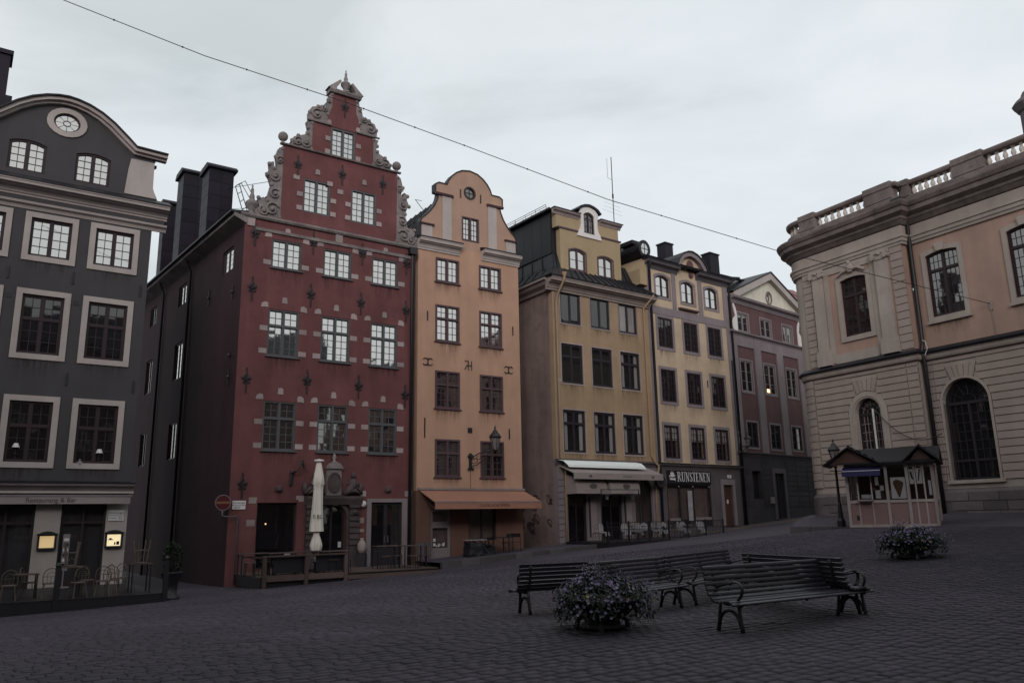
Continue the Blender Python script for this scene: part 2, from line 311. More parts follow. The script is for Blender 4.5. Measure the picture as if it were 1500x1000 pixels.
def circ(cx, cz, rx, rz=None, n=20): rz = rz or rx; return [(cx + rx * math.cos(2 * PI * i / n), cz + rz * math.sin(2 * PI * i / n)) for i in range(n)]
def ring_strip(mb, outer, inner, y0, y1, mi=0): mb.prism(outer, y0, y1, mi, holes=[inner])
PANES = {}
def pane_mesh(w, h, m):
    k = (round(w, 2), round(h, 2), m)
    if k not in PANES: PANES[k] = MB().box(-w / 2, w / 2, -0.003, 0.003, -h / 2, h / 2).mesh('pane', m)
    return PANES[k]
def window(T, uc, w, v0, v1, fr, glass='mirror', cols=2, rt=0, rb=4, tf=0.0, rise=0.0, y=0.12, bw=0.075, cas=None, casw=0.14, casy=-0.03, sill=None, bars=True, tilt=0.16, fo=0.0, leaf=2, bar=0.028, name='window', label=None, curtain=None, dirx=1, stain=None):
    """rb rows below the transom, rt rows above it; cols per leaf"""
    u0, u1 = uc - w / 2, uc + w / 2; mb = MB()
    inn = rect(u0 + bw, u1 - bw, v0 + bw, v1 - bw, max(0, rise * 0.9)); ring_strip(mb, rect(u0 - 0.004, u1 + 0.004, v0 - 0.004, v1 + 0.004, rise), inn, y - 0.06 - fo, y + 0.05)
    iu0, iu1, iv0, iv1 = u0 + bw, u1 - bw, v0 + bw, v1 - bw
    lw = (iu1 - iu0) / leaf; mull = 0.05
    for i in range(1, leaf): mb.box(iu0 + lw * i - mull, iu0 + lw * i + mull, y - 0.055 - fo, y + 0.04, iv0 + 0.002, iv1 - 0.002)
    tz = None
    if rt: tz = iv1 - (iv1 - iv0) * tf; mb.box(iu0 + 0.002, iu1 - 0.002, y - 0.062 - fo, y + 0.038, tz - 0.05, tz + 0.05)
    wo = mb.build(name, fr, T, label=label)
    gb = MB(); secs = [(iv0, tz - 0.05 if tz else iv1, rb)] + ([(tz + 0.05, iv1, rt)] if tz else [])
    for i in range(leaf):
        a = iu0 + lw * i + (mull if i else 0); b = iu0 + lw * (i + 1) - (mull if i < leaf - 1 else 0)
        for (z0, z1, nr) in secs:
            sf = 0.03
            gb.box(a, b, y - 0.03, y + 0.02, z0, z0 + sf); gb.box(a, b, y - 0.03, y + 0.02, z1 - sf, z1); gb.box(a, a + sf, y - 0.028, y + 0.018, z0 + sf, z1 - sf); gb.box(b - sf, b, y - 0.028, y + 0.018, z0 + sf, z1 - sf)
            cw = (b - a) / cols; rh = (z1 - z0) / nr
            for c in range(1, cols): gb.box(a + cw * c - bar / 2, a + cw * c + bar / 2, y - 0.018, y + 0.01, z0 + sf, z1 - sf)
            for r in range(1, nr): gb.box(a + sf, b - sf, y - 0.016, y + 0.008, z0 + rh * r - bar / 2, z0 + rh * r + bar / 2)
            lt = (random.gauss(0, 0.4), random.gauss(0, 0.9))
            for c in range(cols):
                for r in range(nr):
                    link('pane', pane_mesh(cw + 0.004, rh + 0.004, glass), wo, (a + cw * (c + 0.5), y + 0.004, z0 + rh * (r + 0.5)), (R(random.gauss(lt[0] * 0.5, tilt)), 0, R(random.gauss(lt[1] * 0.5, tilt))))
    gb.build('glazing_bars', fr, wo)
    if glass == 'clear': MB().box(iu0, iu1, y + .19, y + .2, iv0, iv1).build('room_back', 'dark', wo)
    if curtain:
        cb = MB(); n = 24; iv1_, iv0_ = iv1, iv0; iv0 = iv1 - (iv1 - iv0) * .45 if curtain == 'half' else iv0
        for i in range(n):
            if curtain == 'sides' and 5 <= i < 19: continue
            xa, xb = iu0 + (iu1 - iu0) * i / n, iu0 + (iu1 - iu0) * (i + 1) / n; ya, yb = y + 0.045 + 0.012 * math.sin(i * 1.9), y + 0.045 + 0.012 * math.sin((i + 1) * 1.9)
            cb.add([(xa, ya, iv0), (xb, yb, iv0), (xb, yb, iv1), (xa, ya, iv1)], [(0, 1, 2, 3)])
        cb.build('curtain', 'curtain', wo); iv0 = iv0_
    if cas:
        c = MB(); ring_strip(c, rect(u0 - casw, u1 + casw, v0 - casw, v1 + casw * (1.0), rise), rect(u0 - 0.006, u1 + 0.006, v0 - 0.006, v1 + 0.006, rise), casy, casy + .07); c.build('casing', cas, wo)
    if sill:
        MB().box(u0 - 0.08, u1 + 0.08, -0.09, 0.06, v0 - 0.06, v0 - 0.004).build('sill', sill, wo)
    if stain is not None:
        h_ = random.uniform(.7, 1.3); zb = v0 - (casw if cas else (.06 if sill else 0)); MB().add([(u0 - .12, stain, zb - h_), (u1 + .12, stain, zb - h_), (u1 + .12, stain, zb), (u0 - .12, stain, zb)], [(0, 1, 2, 3)]).build('rain_stain', 'stain', wo)
    return wo
def hole(uc, w, v0, v1, rise=0): return rect(uc - w / 2, uc + w / 2, v0, v1, rise)
def wall(T, outline, holes, mat_, y0=0.0, y1=0.35, name='wall', label=None):
    return MB().prism(outline, y0, y1, 0, holes).build(name, mat_, T, label=label)
def backing(T, u0, u1, v0, v1, y=0.5, name='room_back'): return MB().box(u0, u1, y, y + 0.05, v0, v1).build(name, 'dark', T)
def cornice(T, u0, u1, v0, v1, proj, mat_, steps=4, name='cornice', y=0.0, ret=True, top=None, flip=False):
    pts = []; n = steps
    for i in range(n):
        z = v0 + (v1 - v0) * i / n; yy = -proj * ((i + 0.35) / n) ** 0.8; pts += [(y + yy, z + 0.004), (y + yy, z + (v1 - v0) / n)]
    h = v1 - v0
    prof = [(y + 0.05, v0), (y - .14 * proj, v0), (y - .14 * proj, v0 + .16 * h), (y - .22 * proj, v0 + .2 * h), (y - .26 * proj, v0 + .34 * h), (y - .4 * proj, v0 + .5 * h), (y - .68 * proj, v0 + .58 * h), (y - .7 * proj, v0 + .66 * h), (y - .92 * proj, v0 + .68 * h), (y - .95 * proj, v0 + .86 * h), (y - proj, v0 + .9 * h), (y - proj, v1), (y + .05, v1)]
    o = MB().prof(prof, u0, u1).build(name, mat_, T)
    if top: MB().prof([(y + 0.04, v1), (y - proj - 0.04, v1 + 0.002), (y - proj - 0.04, v1 + 0.05), (y + 0.04, v1 + top)], u0 - 0.05, u1 + 0.05).build(name + '_flashing', 'roof', o)
    return o
def text(T, name, s, size, loc, mat_, ext=0.006, sx=1.0, rot=(PI / 2, 0, 0), align='CENTER'):
    c = bpy.data.curves.new(name, 'FONT'); c.body = s; c.size = size; c.extrude = ext; c.align_x = align; c.align_y = 'CENTER'; c.resolution_u = 3
    o = bpy.data.objects.new(name, c); COL.objects.link(o); dg = bpy.context.evaluated_depsgraph_get(); me = bpy.data.meshes.new_from_object(o.evaluated_get(dg)); bpy.data.objects.remove(o)
    me.name = name; me.materials.clear(); me.materials.append(M[mat_]); r = link(name, me, T, loc, rot); r.scale = (sx, 1, 1); return r
# ground surface through measured points (thin-plate spline)
GP = np.array([(0,0,0),(-8,8,-.1),(8,4,.12),(0,9,.02),(2.9,11,.03),(5.0,12.3,.08),(1.2,11.6,.08),(0,11,.06),(.42,14.4,-.04),(2.75,14.3,.05),(4.4,16.7,.07),(9.2,19,.52),(12.3,30,1.0),(15.1,29,1.06),(11,25,.8),(13.7,42,.8),(9,33,.55),
  (17,32,1.1),(22,24,1.1),(27,12,1.0),(15,8,.45),(-10,32,-.87),(-6.9,34,-.74),(-12.1,34.3,-.95),(-15.3,30,-1.06),(-17,27,-1.12),(-24,24,-1.25),(-4.8,37,-.68),(1.2,42,-.25),(2.25,39,.0),(8.5,43,.35),(10.2,50,.48),(16.7,56,1.05),(22.5,60,1.5),
  (-8,22,-.5),(0,25,-.12),(3,33,-.05),(-20,8,-.7),(-25,-25,-.4),(8,-20,.3),(35,-20,1.2),(-22,50,-.8),(5,62,.6),(33,55,2.2),(27,75,2.7),(-40,40,-1.4),(45,20,1.6)], float)
def _phi(r): return np.where(r > 0, r * r * np.log(r + 1e-12), 0)
def _tps():
    P = GP[:, :2]; n = len(P); K = _phi(np.linalg.norm(P[:, None] - P[None], axis=2)) + np.eye(n) * 1.5
    A = np.zeros((n + 3, n + 3)); A[:n, :n] = K; A[:n, n] = 1; A[:n, n + 1:] = P; A[n, :n] = 1; A[n + 1:, :n] = P.T
    b = np.zeros(n + 3); b[:n] = GP[:, 2]; return np.linalg.solve(A, b)
_W = _tps()
def gz(x, y):
    x = np.atleast_1d(np.asarray(x, float)); y = np.atleast_1d(np.asarray(y, float))
    xc = np.clip(x, -45, 45); yc = np.clip(y, -30, 80)
    r = np.sqrt((xc[:, None] - GP[None, :, 0]) ** 2 + (yc[:, None] - GP[None, :, 1]) ** 2)
    return _phi(r) @ _W[:-3] + _W[-3] + _W[-2] * xc + _W[-1] * yc
def G(x, y): return float(gz(x, y)[0])
class Frame:
    def __init__(s, O, a): s.O = Vector(O); s.a = R(a); s.d = Vector((math.cos(s.a), math.sin(s.a))); s.n = Vector((-s.d.y, s.d.x))
    def w(s, u, y): return s.O + s.d * u + s.n * y
GRAY = Frame((-15.32, 32.02), 35.2); RED = Frame((-12.13, 34.28), 35.2); BEI = Frame((-4.81, 39.44), 34.0)
YEL = Frame((2.37, 44.28), 36.3); RUN = Frame((8.64, 48.89), 38.4); BRN = Frame((15.19, 54.08), 42.0); BOR = Frame((18.096, 34.548), -59.6)
def bthing(fr, name, label, z0, cat='house'):
    t = thing(name, label, cat, (fr.O.x, fr.O.y, z0), fr.a); t['_z0'] = z0; return t
def anchor(T, u, v, s=1.0, name='wall_anchor', y=-0.05):
    mb = MB(); mb.box(u - .022 * s, u + .022 * s, y - .02, y + .02, v - .55 * s, v + .52 * s)
    for sx in (-1, 1):
        mb.ball((u + sx * .13 * s, y, v + .12 * s), .085 * s, 8, sc=(1, .3, 1)); mb.ball((u + sx * .11 * s, y, v - .08 * s), .06 * s, 8, sc=(1, .3, 1))
        mb.tube([(u, y, v - .02 * s), (u + sx * .12 * s, y, v + .02 * s), (u + sx * .2 * s, y, v + .14 * s)], .022 * s, 5)
    mb.ball((u, y, v + .26 * s), .075 * s, 8, sc=(1, .3, 1.5)); mb.ball((u, y, v + .56 * s), .03 * s, 6); mb.ball((u, y - .01, v), .05 * s, 6)
    return mb.build(name, 'iron', T)
def bar_anchor(T, u, v, h=.5, y=-0.03): return MB().box(u - .025, u + .025, y - .02, y + .02, v - h / 2, v + h / 2).build('wall_anchor', 'iron', T)
def pipe(T, pts, r=.06, m='iron', name='downpipe'):
    mb = MB().tube(pts, r, 8)
    zs = [p[2] for p in pts]; z = min(zs) + 0.6
    while z < max(zs) - .3 and abs(pts[0][0] - pts[-1][0]) < 2: 
        z += 2.2
    return mb.build(name, m, T, smooth=True)
def seams_roof(T, quad, n, name='roof', m='roof', th=0.04):
    """standing seam sheet roof over a quad: each sheet a part"""
    a, b, c, d = [Vector(p) for p in quad]; nrm = (b - a).cross(d - a).normalized()
    base = MB().hexa([p - nrm * 0.12 for p in (a, b, c, d)] + [p for p in (a, b, c, d)]).build(name, m, T)
    for i in range(n):
        t0, t1 = i / n, (i + 1) / n
        p = [a.lerp(b, t0), a.lerp(b, t1), d.lerp(c, t1), d.lerp(c, t0)]
        mb = MB().hexa([q + nrm * 0.004 for q in p] + [q + nrm * 0.016 for q in p])
        e = (a.lerp(b, t1) - a.lerp(b, t0)).normalized() * 0.02
        mb.hexa([p[0] + nrm * .017, p[0] + e + nrm * .017, p[3] + e + nrm * .017, p[3] + nrm * .017, p[0] + nrm * .07, p[0] + e + nrm * .07, p[3] + e + nrm * .07, p[3] + nrm * .07])
        mb.build('roof_sheet', m, base)
    return base
# ------------------------------------------------------------------ setting: ground
def sett_material(name, sheet=False):
    m = bpy.data.materials.new(name); m.use_nodes = True; t = m.node_tree; t.nodes.clear(); l = t.links.new
    o = N(t, 'ShaderNodeOutputMaterial'); p = N(t, 'ShaderNodeBsdfPrincipled'); l(p.outputs[0], o.inputs[0]); p.inputs['Specular IOR Level'].default_value = 0.35
    g = N(t, 'ShaderNodeNewGeometry')
    big = N(t, 'ShaderNodeTexNoise'); big.inputs['Scale'].default_value = 0.23; big.inputs['Detail'].default_value = 8; l(g.outputs['Position'], big.inputs['Vector'])
    fn = N(t, 'ShaderNodeTexNoise'); fn.inputs['Scale'].default_value = 38; fn.inputs['Detail'].default_value = 5; l(g.outputs['Position'], fn.inputs['Vector'])
    r = N(t, 'ShaderNodeValToRGB'); r.color_ramp.elements[0].position = .32; r.color_ramp.elements[1].position = .7
    r.color_ramp.elements[0].color = (0.031, 0.0255, 0.036, 1); r.color_ramp.elements[1].color = (0.055, 0.0455, 0.061, 1); l(big.outputs['Fac'], r.inputs[0])
    mu = N(t, 'ShaderNodeMixRGB', blend_type='MULTIPLY'); mu.inputs['Fac'].default_value = 1; l(r.outputs[0], mu.inputs['Color1'])
    if sheet:
        mp = N(t, 'ShaderNodeMapping'); mp.inputs['Rotation'].default_value = (0, 0, R(-35)); l(g.outputs['Position'], mp.inputs[0])
        br = N(t, 'ShaderNodeTexBrick'); br.inputs['Scale'].default_value = 1.0; br.inputs['Brick Width'].default_value = .21; br.inputs['Row Height'].default_value = .16; br.inputs['Mortar Size'].default_value = .012
        br.inputs['Color1'].default_value = (1, 1, 1, 1); br.inputs['Color1'].default_value = (1.9, 1.87, 1.9, 1); br.inputs['Color2'].default_value = (1.5, 1.48, 1.5, 1); br.inputs['Mortar'].default_value = (.9, .9, .9, 1); l(mp.outputs[0], br.inputs['Vector']); l(br.outputs['Color'], mu.inputs['Color2'])
    else:
        at = N(t, 'ShaderNodeAttribute'); at.attribute_name = 'tone'; l(at.outputs['Color'], mu.inputs['Color2'])
    m2 = N(t, 'ShaderNodeMixRGB', blend_type='MULTIPLY'); m2.inputs['Fac'].default_value = .6; l(mu.outputs[0], m2.inputs['Color1'])
    rf = N(t, 'ShaderNodeValToRGB'); rf.color_ramp.elements[0].position = .3; rf.color_ramp.elements[0].color = (.45, .45, .45, 1); rf.color_ramp.elements[1].position = .65; l(fn.outputs['Fac'], rf.inputs[0]); l(rf.outputs[0], m2.inputs['Color2'])
    l(m2.outputs[0], p.inputs['Base Color'])
    rr = N(t, 'ShaderNodeMapRange'); rr.inputs['To Min'].default_value = .55; rr.inputs['To Max'].default_value = .85; l(big.outputs['Fac'], rr.inputs['Value']); l(rr.outputs[0], p.inputs['Roughness'])
    b = N(t, 'ShaderNodeBump'); b.inputs['Strength'].default_value = .45; b.inputs['Distance'].default_value = .006; l(fn.outputs['Fac'], b.inputs['Height']); l(b.outputs[0], p.inputs['Normal'])
    return m
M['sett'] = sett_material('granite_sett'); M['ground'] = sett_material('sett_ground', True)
def graded(lim, fine, step):
    a = list(np.arange(-fine, fine + .01, step)); x = fine
    while x < lim: x *= 1.35; a = [-x] + a + [x]
    return np.array(a)
gx = graded(700, 62, 1.55); gy = graded(700, 84, 1.6)
XX, YY = np.meshgrid(gx, gy); ZZ = gz(XX.ravel(), YY.ravel()) - 0.022
nx, ny = len(gx), len(gy)
fa = [(j * nx + i, j * nx + i + 1, (j + 1) * nx + i + 1, (j + 1) * nx + i) for j in range(ny - 1) for i in range(nx - 1)]
me = bpy.data.meshes.new('ground'); me.from_pydata(list(zip(XX.ravel(), YY.ravel(), ZZ)), [], fa); me.materials.append(M['ground'])
me.polygons.foreach_set('use_smooth', [True] * len(fa)); ground = link('ground', me); ground['kind'] = 'structure'
rng = np.random.default_rng(3)
def sett_arrays():
    ca, sa = math.cos(R(35.2)), math.sin(R(35.2)); A = []; 
    rowh = .158; b = -10.0
    while b < 34.5:
        h = rowh * rng.uniform(.94, 1.06); a = -26 + rng.uniform(0, .2)
        n = 330; w = rng.uniform(.165, .25, n); a0 = a + np.concatenate([[0], np.cumsum(w)[:-1]]); ac = a0 + w / 2
        wob = .03 * np.sin(ac * .7 + b) + .012 * np.sin(ac * 2.3 + b * 3)
        x = ac * ca - (b + h / 2 + wob) * sa; y = ac * sa + (b + h / 2 + wob) * ca
        keep = (y > 5.4) & (np.abs(x) < .74 * y + 1.2) & (np.hypot(x, y) < 35)
        # keep clear of the raised pavement before the big building
        q = (x - BOR.O.x) * BOR.n.x + (y - BOR.O.y) * BOR.n.y; keep &= q < -6.6
        A.append(np.stack([x, y, w, np.full(n, h), rng.uniform(0, 1, n)], 1)[keep]); b += h
    return np.concatenate(A)
SA = sett_arrays(); dist = np.hypot(SA[:, 0], SA[:, 1]); SA = SA[np.argsort(dist)]
near, far_ = SA[:300], SA[300:]
z = gz(far_[:, 0], far_[:, 1]); nS = len(far_)
ca, sa = math.cos(R(35.2)), math.sin(R(35.2))
V = np.zeros((nS, 8, 3)); jit = rng.uniform(-.006, .006, (nS, 4)); top = rng.uniform(-.004, .005, nS)
for k, (sx, sy) in enumerate([(-1, -1), (1, -1), (1, 1), (-1, 1)]):
    for lv, (ins, dz) in enumerate([(.002, -.05), (.011, 0)]):
        ex = sx * (far_[:, 2] / 2 - ins) + jit[:, (k + lv) % 4]; ey = sy * (far_[:, 3] / 2 - ins) + jit[:, (k + 1) % 4]
        V[:, lv * 4 + k, 0] = far_[:, 0] + ex * ca - ey * sa; V[:, lv * 4 + k, 1] = far_[:, 1] + ex * sa + ey * ca
        V[:, lv * 4 + k, 2] = z + dz + (top + jit[:, k] * .6 if lv else 0)
fq = np.array([(4, 5, 6, 7), (0, 1, 5, 4), (1, 2, 6, 5), (2, 3, 7, 6), (3, 0, 4, 7)])
F = (fq[None] + (np.arange(nS) * 8)[:, None, None]).reshape(-1)
me = bpy.data.meshes.new('sett_paving'); me.vertices.add(nS * 8); me.vertices.foreach_set('co', V.reshape(-1)); me.loops.add(len(F)); me.loops.foreach_set('vertex_index', F)
me.polygons.add(nS * 5); me.polygons.foreach_set('loop_start', np.arange(nS * 5) * 4); me.polygons.foreach_set('loop_total', np.full(nS * 5, 4)); me.update(calc_edges=True)
tone = rng.uniform(.78, 1.15, nS); bb = -far_[:, 0] * sa + far_[:, 1] * ca; tone *= .9 + .75 * np.clip((bb - 12) / 7, 0, 1); fx, fy = far_[:, 0], far_[:, 1]; tone *= 1 + .13 * np.sin(fx * .9 + 2 * np.sin(fy * .4)) * np.sin(fy * .7 + fx * .3); pt_ = (np.hypot((fx + 2.6) / 1.5, (fy - 12.5) / .8) < 1) | (np.hypot((fx - 7.2) / .9, (fy - 10.4) / .5) < 1); tone[pt_] *= 1.22; tone[rng.random(nS) < .03] *= 1.35  # lighting falloff painted into the tone: setts lighter towards the houses, darker near camera
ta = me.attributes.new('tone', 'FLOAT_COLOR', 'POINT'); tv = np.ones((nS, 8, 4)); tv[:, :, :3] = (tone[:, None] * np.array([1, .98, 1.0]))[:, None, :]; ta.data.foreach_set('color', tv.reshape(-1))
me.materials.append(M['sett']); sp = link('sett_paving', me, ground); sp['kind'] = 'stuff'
variants = []
for i in range(10):
    t = random.uniform(.8, 1.15); j = lambda: random.uniform(-.07, .07)
    mb = MB(); vs = [(sx * (.5 - i_), sy * (.5 - i_), zz) for i_, zz in ((.02, -.05), (.055, .0)) for sx, sy in ((-1, -1), (1, -1), (1, 1), (-1, 1))]
    vs = [(a + j() * .4, b + j() * .4, c + (j() * .05 if k > 3 else 0)) for k, (a, b, c) in enumerate(vs)]
    mb.add(vs, [tuple(int(q) for q in f) for f in fq]); m_ = mb.mesh('sett', 'sett'); at = m_.attributes.new('tone', 'FLOAT_COLOR', 'POINT'); at.data.foreach_set('color', [c for _ in range(8) for c in (t, t * .98, t, 1)]); variants.append(m_)
zn = gz(near[:, 0], near[:, 1])
for k in range(len(near)):
    o = link('sett', random.choice(variants), ground, (near[k, 0], near[k, 1], zn[k] + random.uniform(-.004, .006)), (0, 0, R(35.2 + random.gauss(0, 1.2)))); o.scale = (near[k, 2], near[k, 3], 1)

# ------------------------------------------------------------------ grey gabled house
T = bthing(GRAY, 'grey_house', 'charcoal grey house with cream window surrounds and a round arched gable', -1.1)
cu = -3.6; half = [(0.12, 14.9), (0.10, 15.3), (-0.10, 15.75), (-0.12, 16.9), (.0, 17.2), (-.98, 17.25), (-1.43, 17.62), (-2.0, 18.12), (-2.45, 18.42), (-2.9, 18.62), (-3.3, 18.72), (-3.6, 18.75)]
gab = half + [(2 * cu - u, v) for u, v in half[-2::-1]]
outl = [(-7.2, -1.4), (0, -1.4), (0, 14.9)] + gab[0:1] + gab[1:-1] + gab[-1:] + [(-7.2, 14.9)]
wins = []
for c in (-1.38, -3.67, -5.96):
    for (a, b) in ((3.98, 6.26), (8.1, 10.42), (12.0, 13.55)): wins.append((c, 1.42, a, b, 0))
for c in (-2.45, -4.80): wins.append((c, 1.30, 15.42, 16.76, .14))
shop = [rect(-6.6, -5.4, -1.0, 2.55), rect(-5.0, -3.15, -1.0, 2.6), rect(-2.3, -0.75, -1.0, 2.6)]
rnd = circ(-3.55, 17.85, .50, .42)
lower = [(-7.2, -1.4), (0, -1.4), (0, 2.9), (-7.2, 2.9)]
wall(T, [(-7.2, 2.9), (0, 2.9), (0, 14.9), (-7.2, 14.9)], [hole(*w) for w in wins[:9]], 'greyplaster')
up = [(u, v) for u, v in gab]
wall(T, up, [hole(*w) for w in wins[9:]] + [rnd], 'greyplaster', name='gable_wall', y0=0.002)
wall(T, lower, shop, 'cream', name='ground_floor_wall', y0=0.001)
MB().box(-7.2, 0.0, .35, 12, -1.4, 14.0).build('side_walls', 'greyplaster', T)
for w in wins[:9]:
    low = w[2] < 11; window(T, *w[:4], 'brownwood', 'glasslow' if low else 'mirror', cols=2, rt=2 if low and w[3] < 7 else (2 if low else 0), rb=3 if low else 4, tf=.4 if low else 0, cas='cream', casw=.22, casy=-.05, stain=-.004)
for w in wins[9:]: window(T, *w[:4], 'brownwood', 'mirror', cols=2, rb=4, rise=.14)
mb = MB(); ring_strip(mb, circ(-3.55, 17.85, .74, .63), circ(-3.55, 17.85, .49, .41), -.06, .06); ro = mb.build('round_window', 'cream', T)
mb = MB(); ring_strip(mb, circ(-3.55, 17.85, .495, .415), circ(-3.55, 17.85, .42, .35), .03, .12); ring_strip(mb, circ(-3.55, 17.85, .15, .13), circ(-3.55, 17.85, .12, .10), .05, .1)
for i in range(8):
    a = PI / 4 * i; mb.tube([(-3.55 + .13 * math.cos(a), .075, 17.85 + .11 * math.sin(a)), (-3.55 + .44 * math.cos(a), .075, 17.85 + .37 * math.sin(a))], .014, 4)
mb.build('glazing_bars', 'brownwood', ro); MB().prism(circ(-3.55, 17.85, .135, .115), .07, .08).build('pane', 'mirror', ro)
for i in range(8):
    a0, a1 = PI / 4 * i + .04, PI / 4 * (i + 1) - .04; P = [(.14, a0), (.44, a0), (.44, (a0 + a1) / 2), (.44, a1), (.14, a1)]
    MB().prism([(-3.55 + r * math.cos(a), 17.85 + r * .84 * math.sin(a)) for r, a in P], .07, .08).build('pane', 'mirror', ro)
# cream corner fields of the gable and the arched cornice
for s in (1, -1):
    pf = [(-1.2, 15.3), (.06, 15.3), (-.1, 15.75), (-.12, 16.92), (-1.05, 16.92), (-1.12, 16.4)]
    if s < 0: pf = [(2 * cu - u, v) for u, v in pf][::-1]
    MB().prism(pf, -.04, .01).build('corner_field', 'cream', T)
arc = gab[4:-4]; 
def band(T, pts, off0, off1, y0, y1, m, name='cornice', parent=None):
    P = [Vector((p[0], p[1])) for p in pts]; nn = []
    for i in range(len(P)):
        d = (P[min(i + 1, len(P) - 1)] - P[max(i - 1, 0)]).normalized(); nn.append(Vector((d.y, -d.x)))
    mb = MB()
    for i in range(len(P) - 1):
        a, b = P[i] + nn[i] * off0, P[i + 1] + nn[i + 1] * off0; c, d = P[i + 1] + nn[i + 1] * off1, P[i] + nn[i] * off1
        mb.hexa([(a.x, y0, a.y), (b.x, y0, b.y), (b.x, y1, b.y), (a.x, y1, a.y), (d.x, y0, d.y), (c.x, y0, c.y), (c.x, y1, c.y), (d.x, y1, d.y)])
    return mb.build(name, m, parent or T)
bpts = [(.34, 17.05), (-.98, 17.1), (-1.43, 17.47), (-2.0, 17.97), (-2.45, 18.27), (-2.9, 18.47), (-3.3, 18.57), (-3.6, 18.6)]; bpts = bpts + [(2 * cu - u, v) for u, v in bpts[-2::-1]]
c1 = band(T, bpts, 0, .10, -.16, .1, 'cream'); band(T, bpts, .10, .24, -.32, .12, 'cream', 'cornice_moulding', c1); band(T, bpts, .24, .30, -.42, .6, 'roof', 'cornice_flashing', c1)
cornice(T, -7.5, .55, 13.86, 14.12, .22, 'cream', 2, 'frieze_moulding'); cornice(T, -7.6, .55, 14.35, 14.85, .62, 'cream', 4, 'eaves_cornice', top=.42)
MB().box(-7.6, .4, -.12, .05, 14.12, 14.35).build('frieze', 'greyplaster', T)
seams_roof(T, [(-7.2, .4, 17.0), (0.05, .4, 17.0), (-1.5, 9, 18.3), (-6, 9, 18.3)], 8)
for u, v in ((-2.75, 11.3), (-.25, 11.15), (-4.95, 11.2), (-2.6, 7.2), (-.2, 7.1), (-4.9, 7.15)): bar_anchor(T, u, v, .5)
for u in (-2.55, -4.85): MB().box(u - .1, u + .1, -.015, .02, 10.2, 10.38).build('vent_grille', 'iron', T)
mb = MB().box(-6.7, -5.75, 4.5, 5.6, 17.5, 22.6).box(-6.8, -5.65, 4.4, 5.7, 22.6, 22.8).box(-6.75, -5.5, 4.45, 5.65, 17.3, 20.6); mb.build('chimney', 'chimney', T)
backing(T, -7, -.2, -1.3, 2.85, 1.8); MB().box(-7, -.2, .36, 1.8, -1.38, -1.0).build('shop_floor', 'dark', T)
cornice(T, -7.3, .12, 2.92, 3.2, .3, 'greytrim', 4, 'shop_cornice', top=.1)
for (a, b) in ((-6.6, -5.4), (-5.0, -3.15), (-2.3, -.75)):
    mb = MB(); ring_strip(mb, rect(a, b, -1.0, 2.6), rect(a + .08, b - .08, -.9, 2.5), .12, .2); mb.box((a + b) / 2 - .04, (a + b) / 2 + .04, .13, .19, -.9, 2.5); mb.box(a + .08, b - .08, .14, .18, 1.7, 1.78); d = mb.build('shop_door', 'brownwood', T)
    for k in range(2):
        m2 = (a + b) / 2; x0, x1 = (a + .08, m2 - .04) if k == 0 else (m2 + .04, b - .08)
        MB().box(x0, x1, .155, .165, -.3, 1.7).build('pane', 'clear', d); MB().box(x0, x1, .155, .165, 1.78, 2.5).build('pane', 'clear', d); MB().box(x0, x1, .15, .17, -.9, -.3).build('door_panel', 'brownwood', d)
# awning rolled out above the doors
mb = MB().prof([(-.05, 2.78), (-.42, 2.72), (-.42, 2.66), (-.05, 2.70)], -7.2, .02); aw = mb.build('awning', 'greycanvas', T)
MB().prof([(-.42, 2.70), (-.455, 2.70), (-.455, 2.42), (-.44, 2.42)], -7.2, -.02).build('valance', 'greycanvas', aw); MB().box(-7.2, .04, -.48, -.43, 2.70, 2.76).build('front_rail', 'greytrim', aw); MB().box(-7.25, .1, -.34, -.02, 2.82, 2.90).build('awning_cassette', 'cream', aw)
text(aw, 'lettering', 'Restaurang & Bar', .24, (-2.72, -.464, 2.56), 'greyprint', sx=.98)
# lit menu boxes and street sign on the piers
for i, (u, lt, lab) in enumerate(((-2.69, 'lit', 'glowing menu box with a dark arched hood on the middle pier of the grey house'), (-.42, 'lit2', 'brightest glowing menu box with a drawing, on the corner pier of the grey house'))):
    p = GRAY.w(u, 0); mt = thing('menu_box', lab, 'menu box', (p.x, p.y, .75), GRAY.a, 'menu boxes of the grey house')
    mb = MB(); ring_strip(mb, rect(-.31, .31, 0, .68, .1), rect(-.25, .25, .07, .52), -.13, -.002); mb.box(-.25, .25, -.03, -.004, .07, .52); mb.box(-.34, .34, -.2, 0, .56, .60); mb.build('menu_case', 'iron', mt)
    MB().box(-.24, .24, -.045, -.032, .08, .51).build('menu_sheet', lt, mt)
    if i: MB().box(-.2, -.02, -.05, -.046, .3, .33).box(-.16, -.08, -.05, -.046, .33, .38).box(.02, .07, -.05, -.046, .12, .22).box(.1, .2, -.05, -.046, .12, .25).build('print', 'ink', mt)
p = GRAY.w(-.40, -.02); ss = thing('street_sign', 'small white street sign reading Stortorget 22 on the corner pier of the grey house', 'sign', (p.x, p.y, 1.78), GRAY.a)
MB().box(-.27, .27, -.02, 0, .21, .40).build('name_plate', 'signwhite', ss); MB().box(-.28, .27, -.02, 0, 0, .19).build('number_plate', 'signwhite', ss)
text(ss, 'lettering', 'Stortorget', .125, (0, -.023, .305), 'ink', .002); text(ss, 'lettering', '22', .13, (.15, -.023, .095), 'ink', .002); text(ss, 'lettering', 'KV. MEDUSA', .05, (-.12, -.023, .095), 'ink', .002)

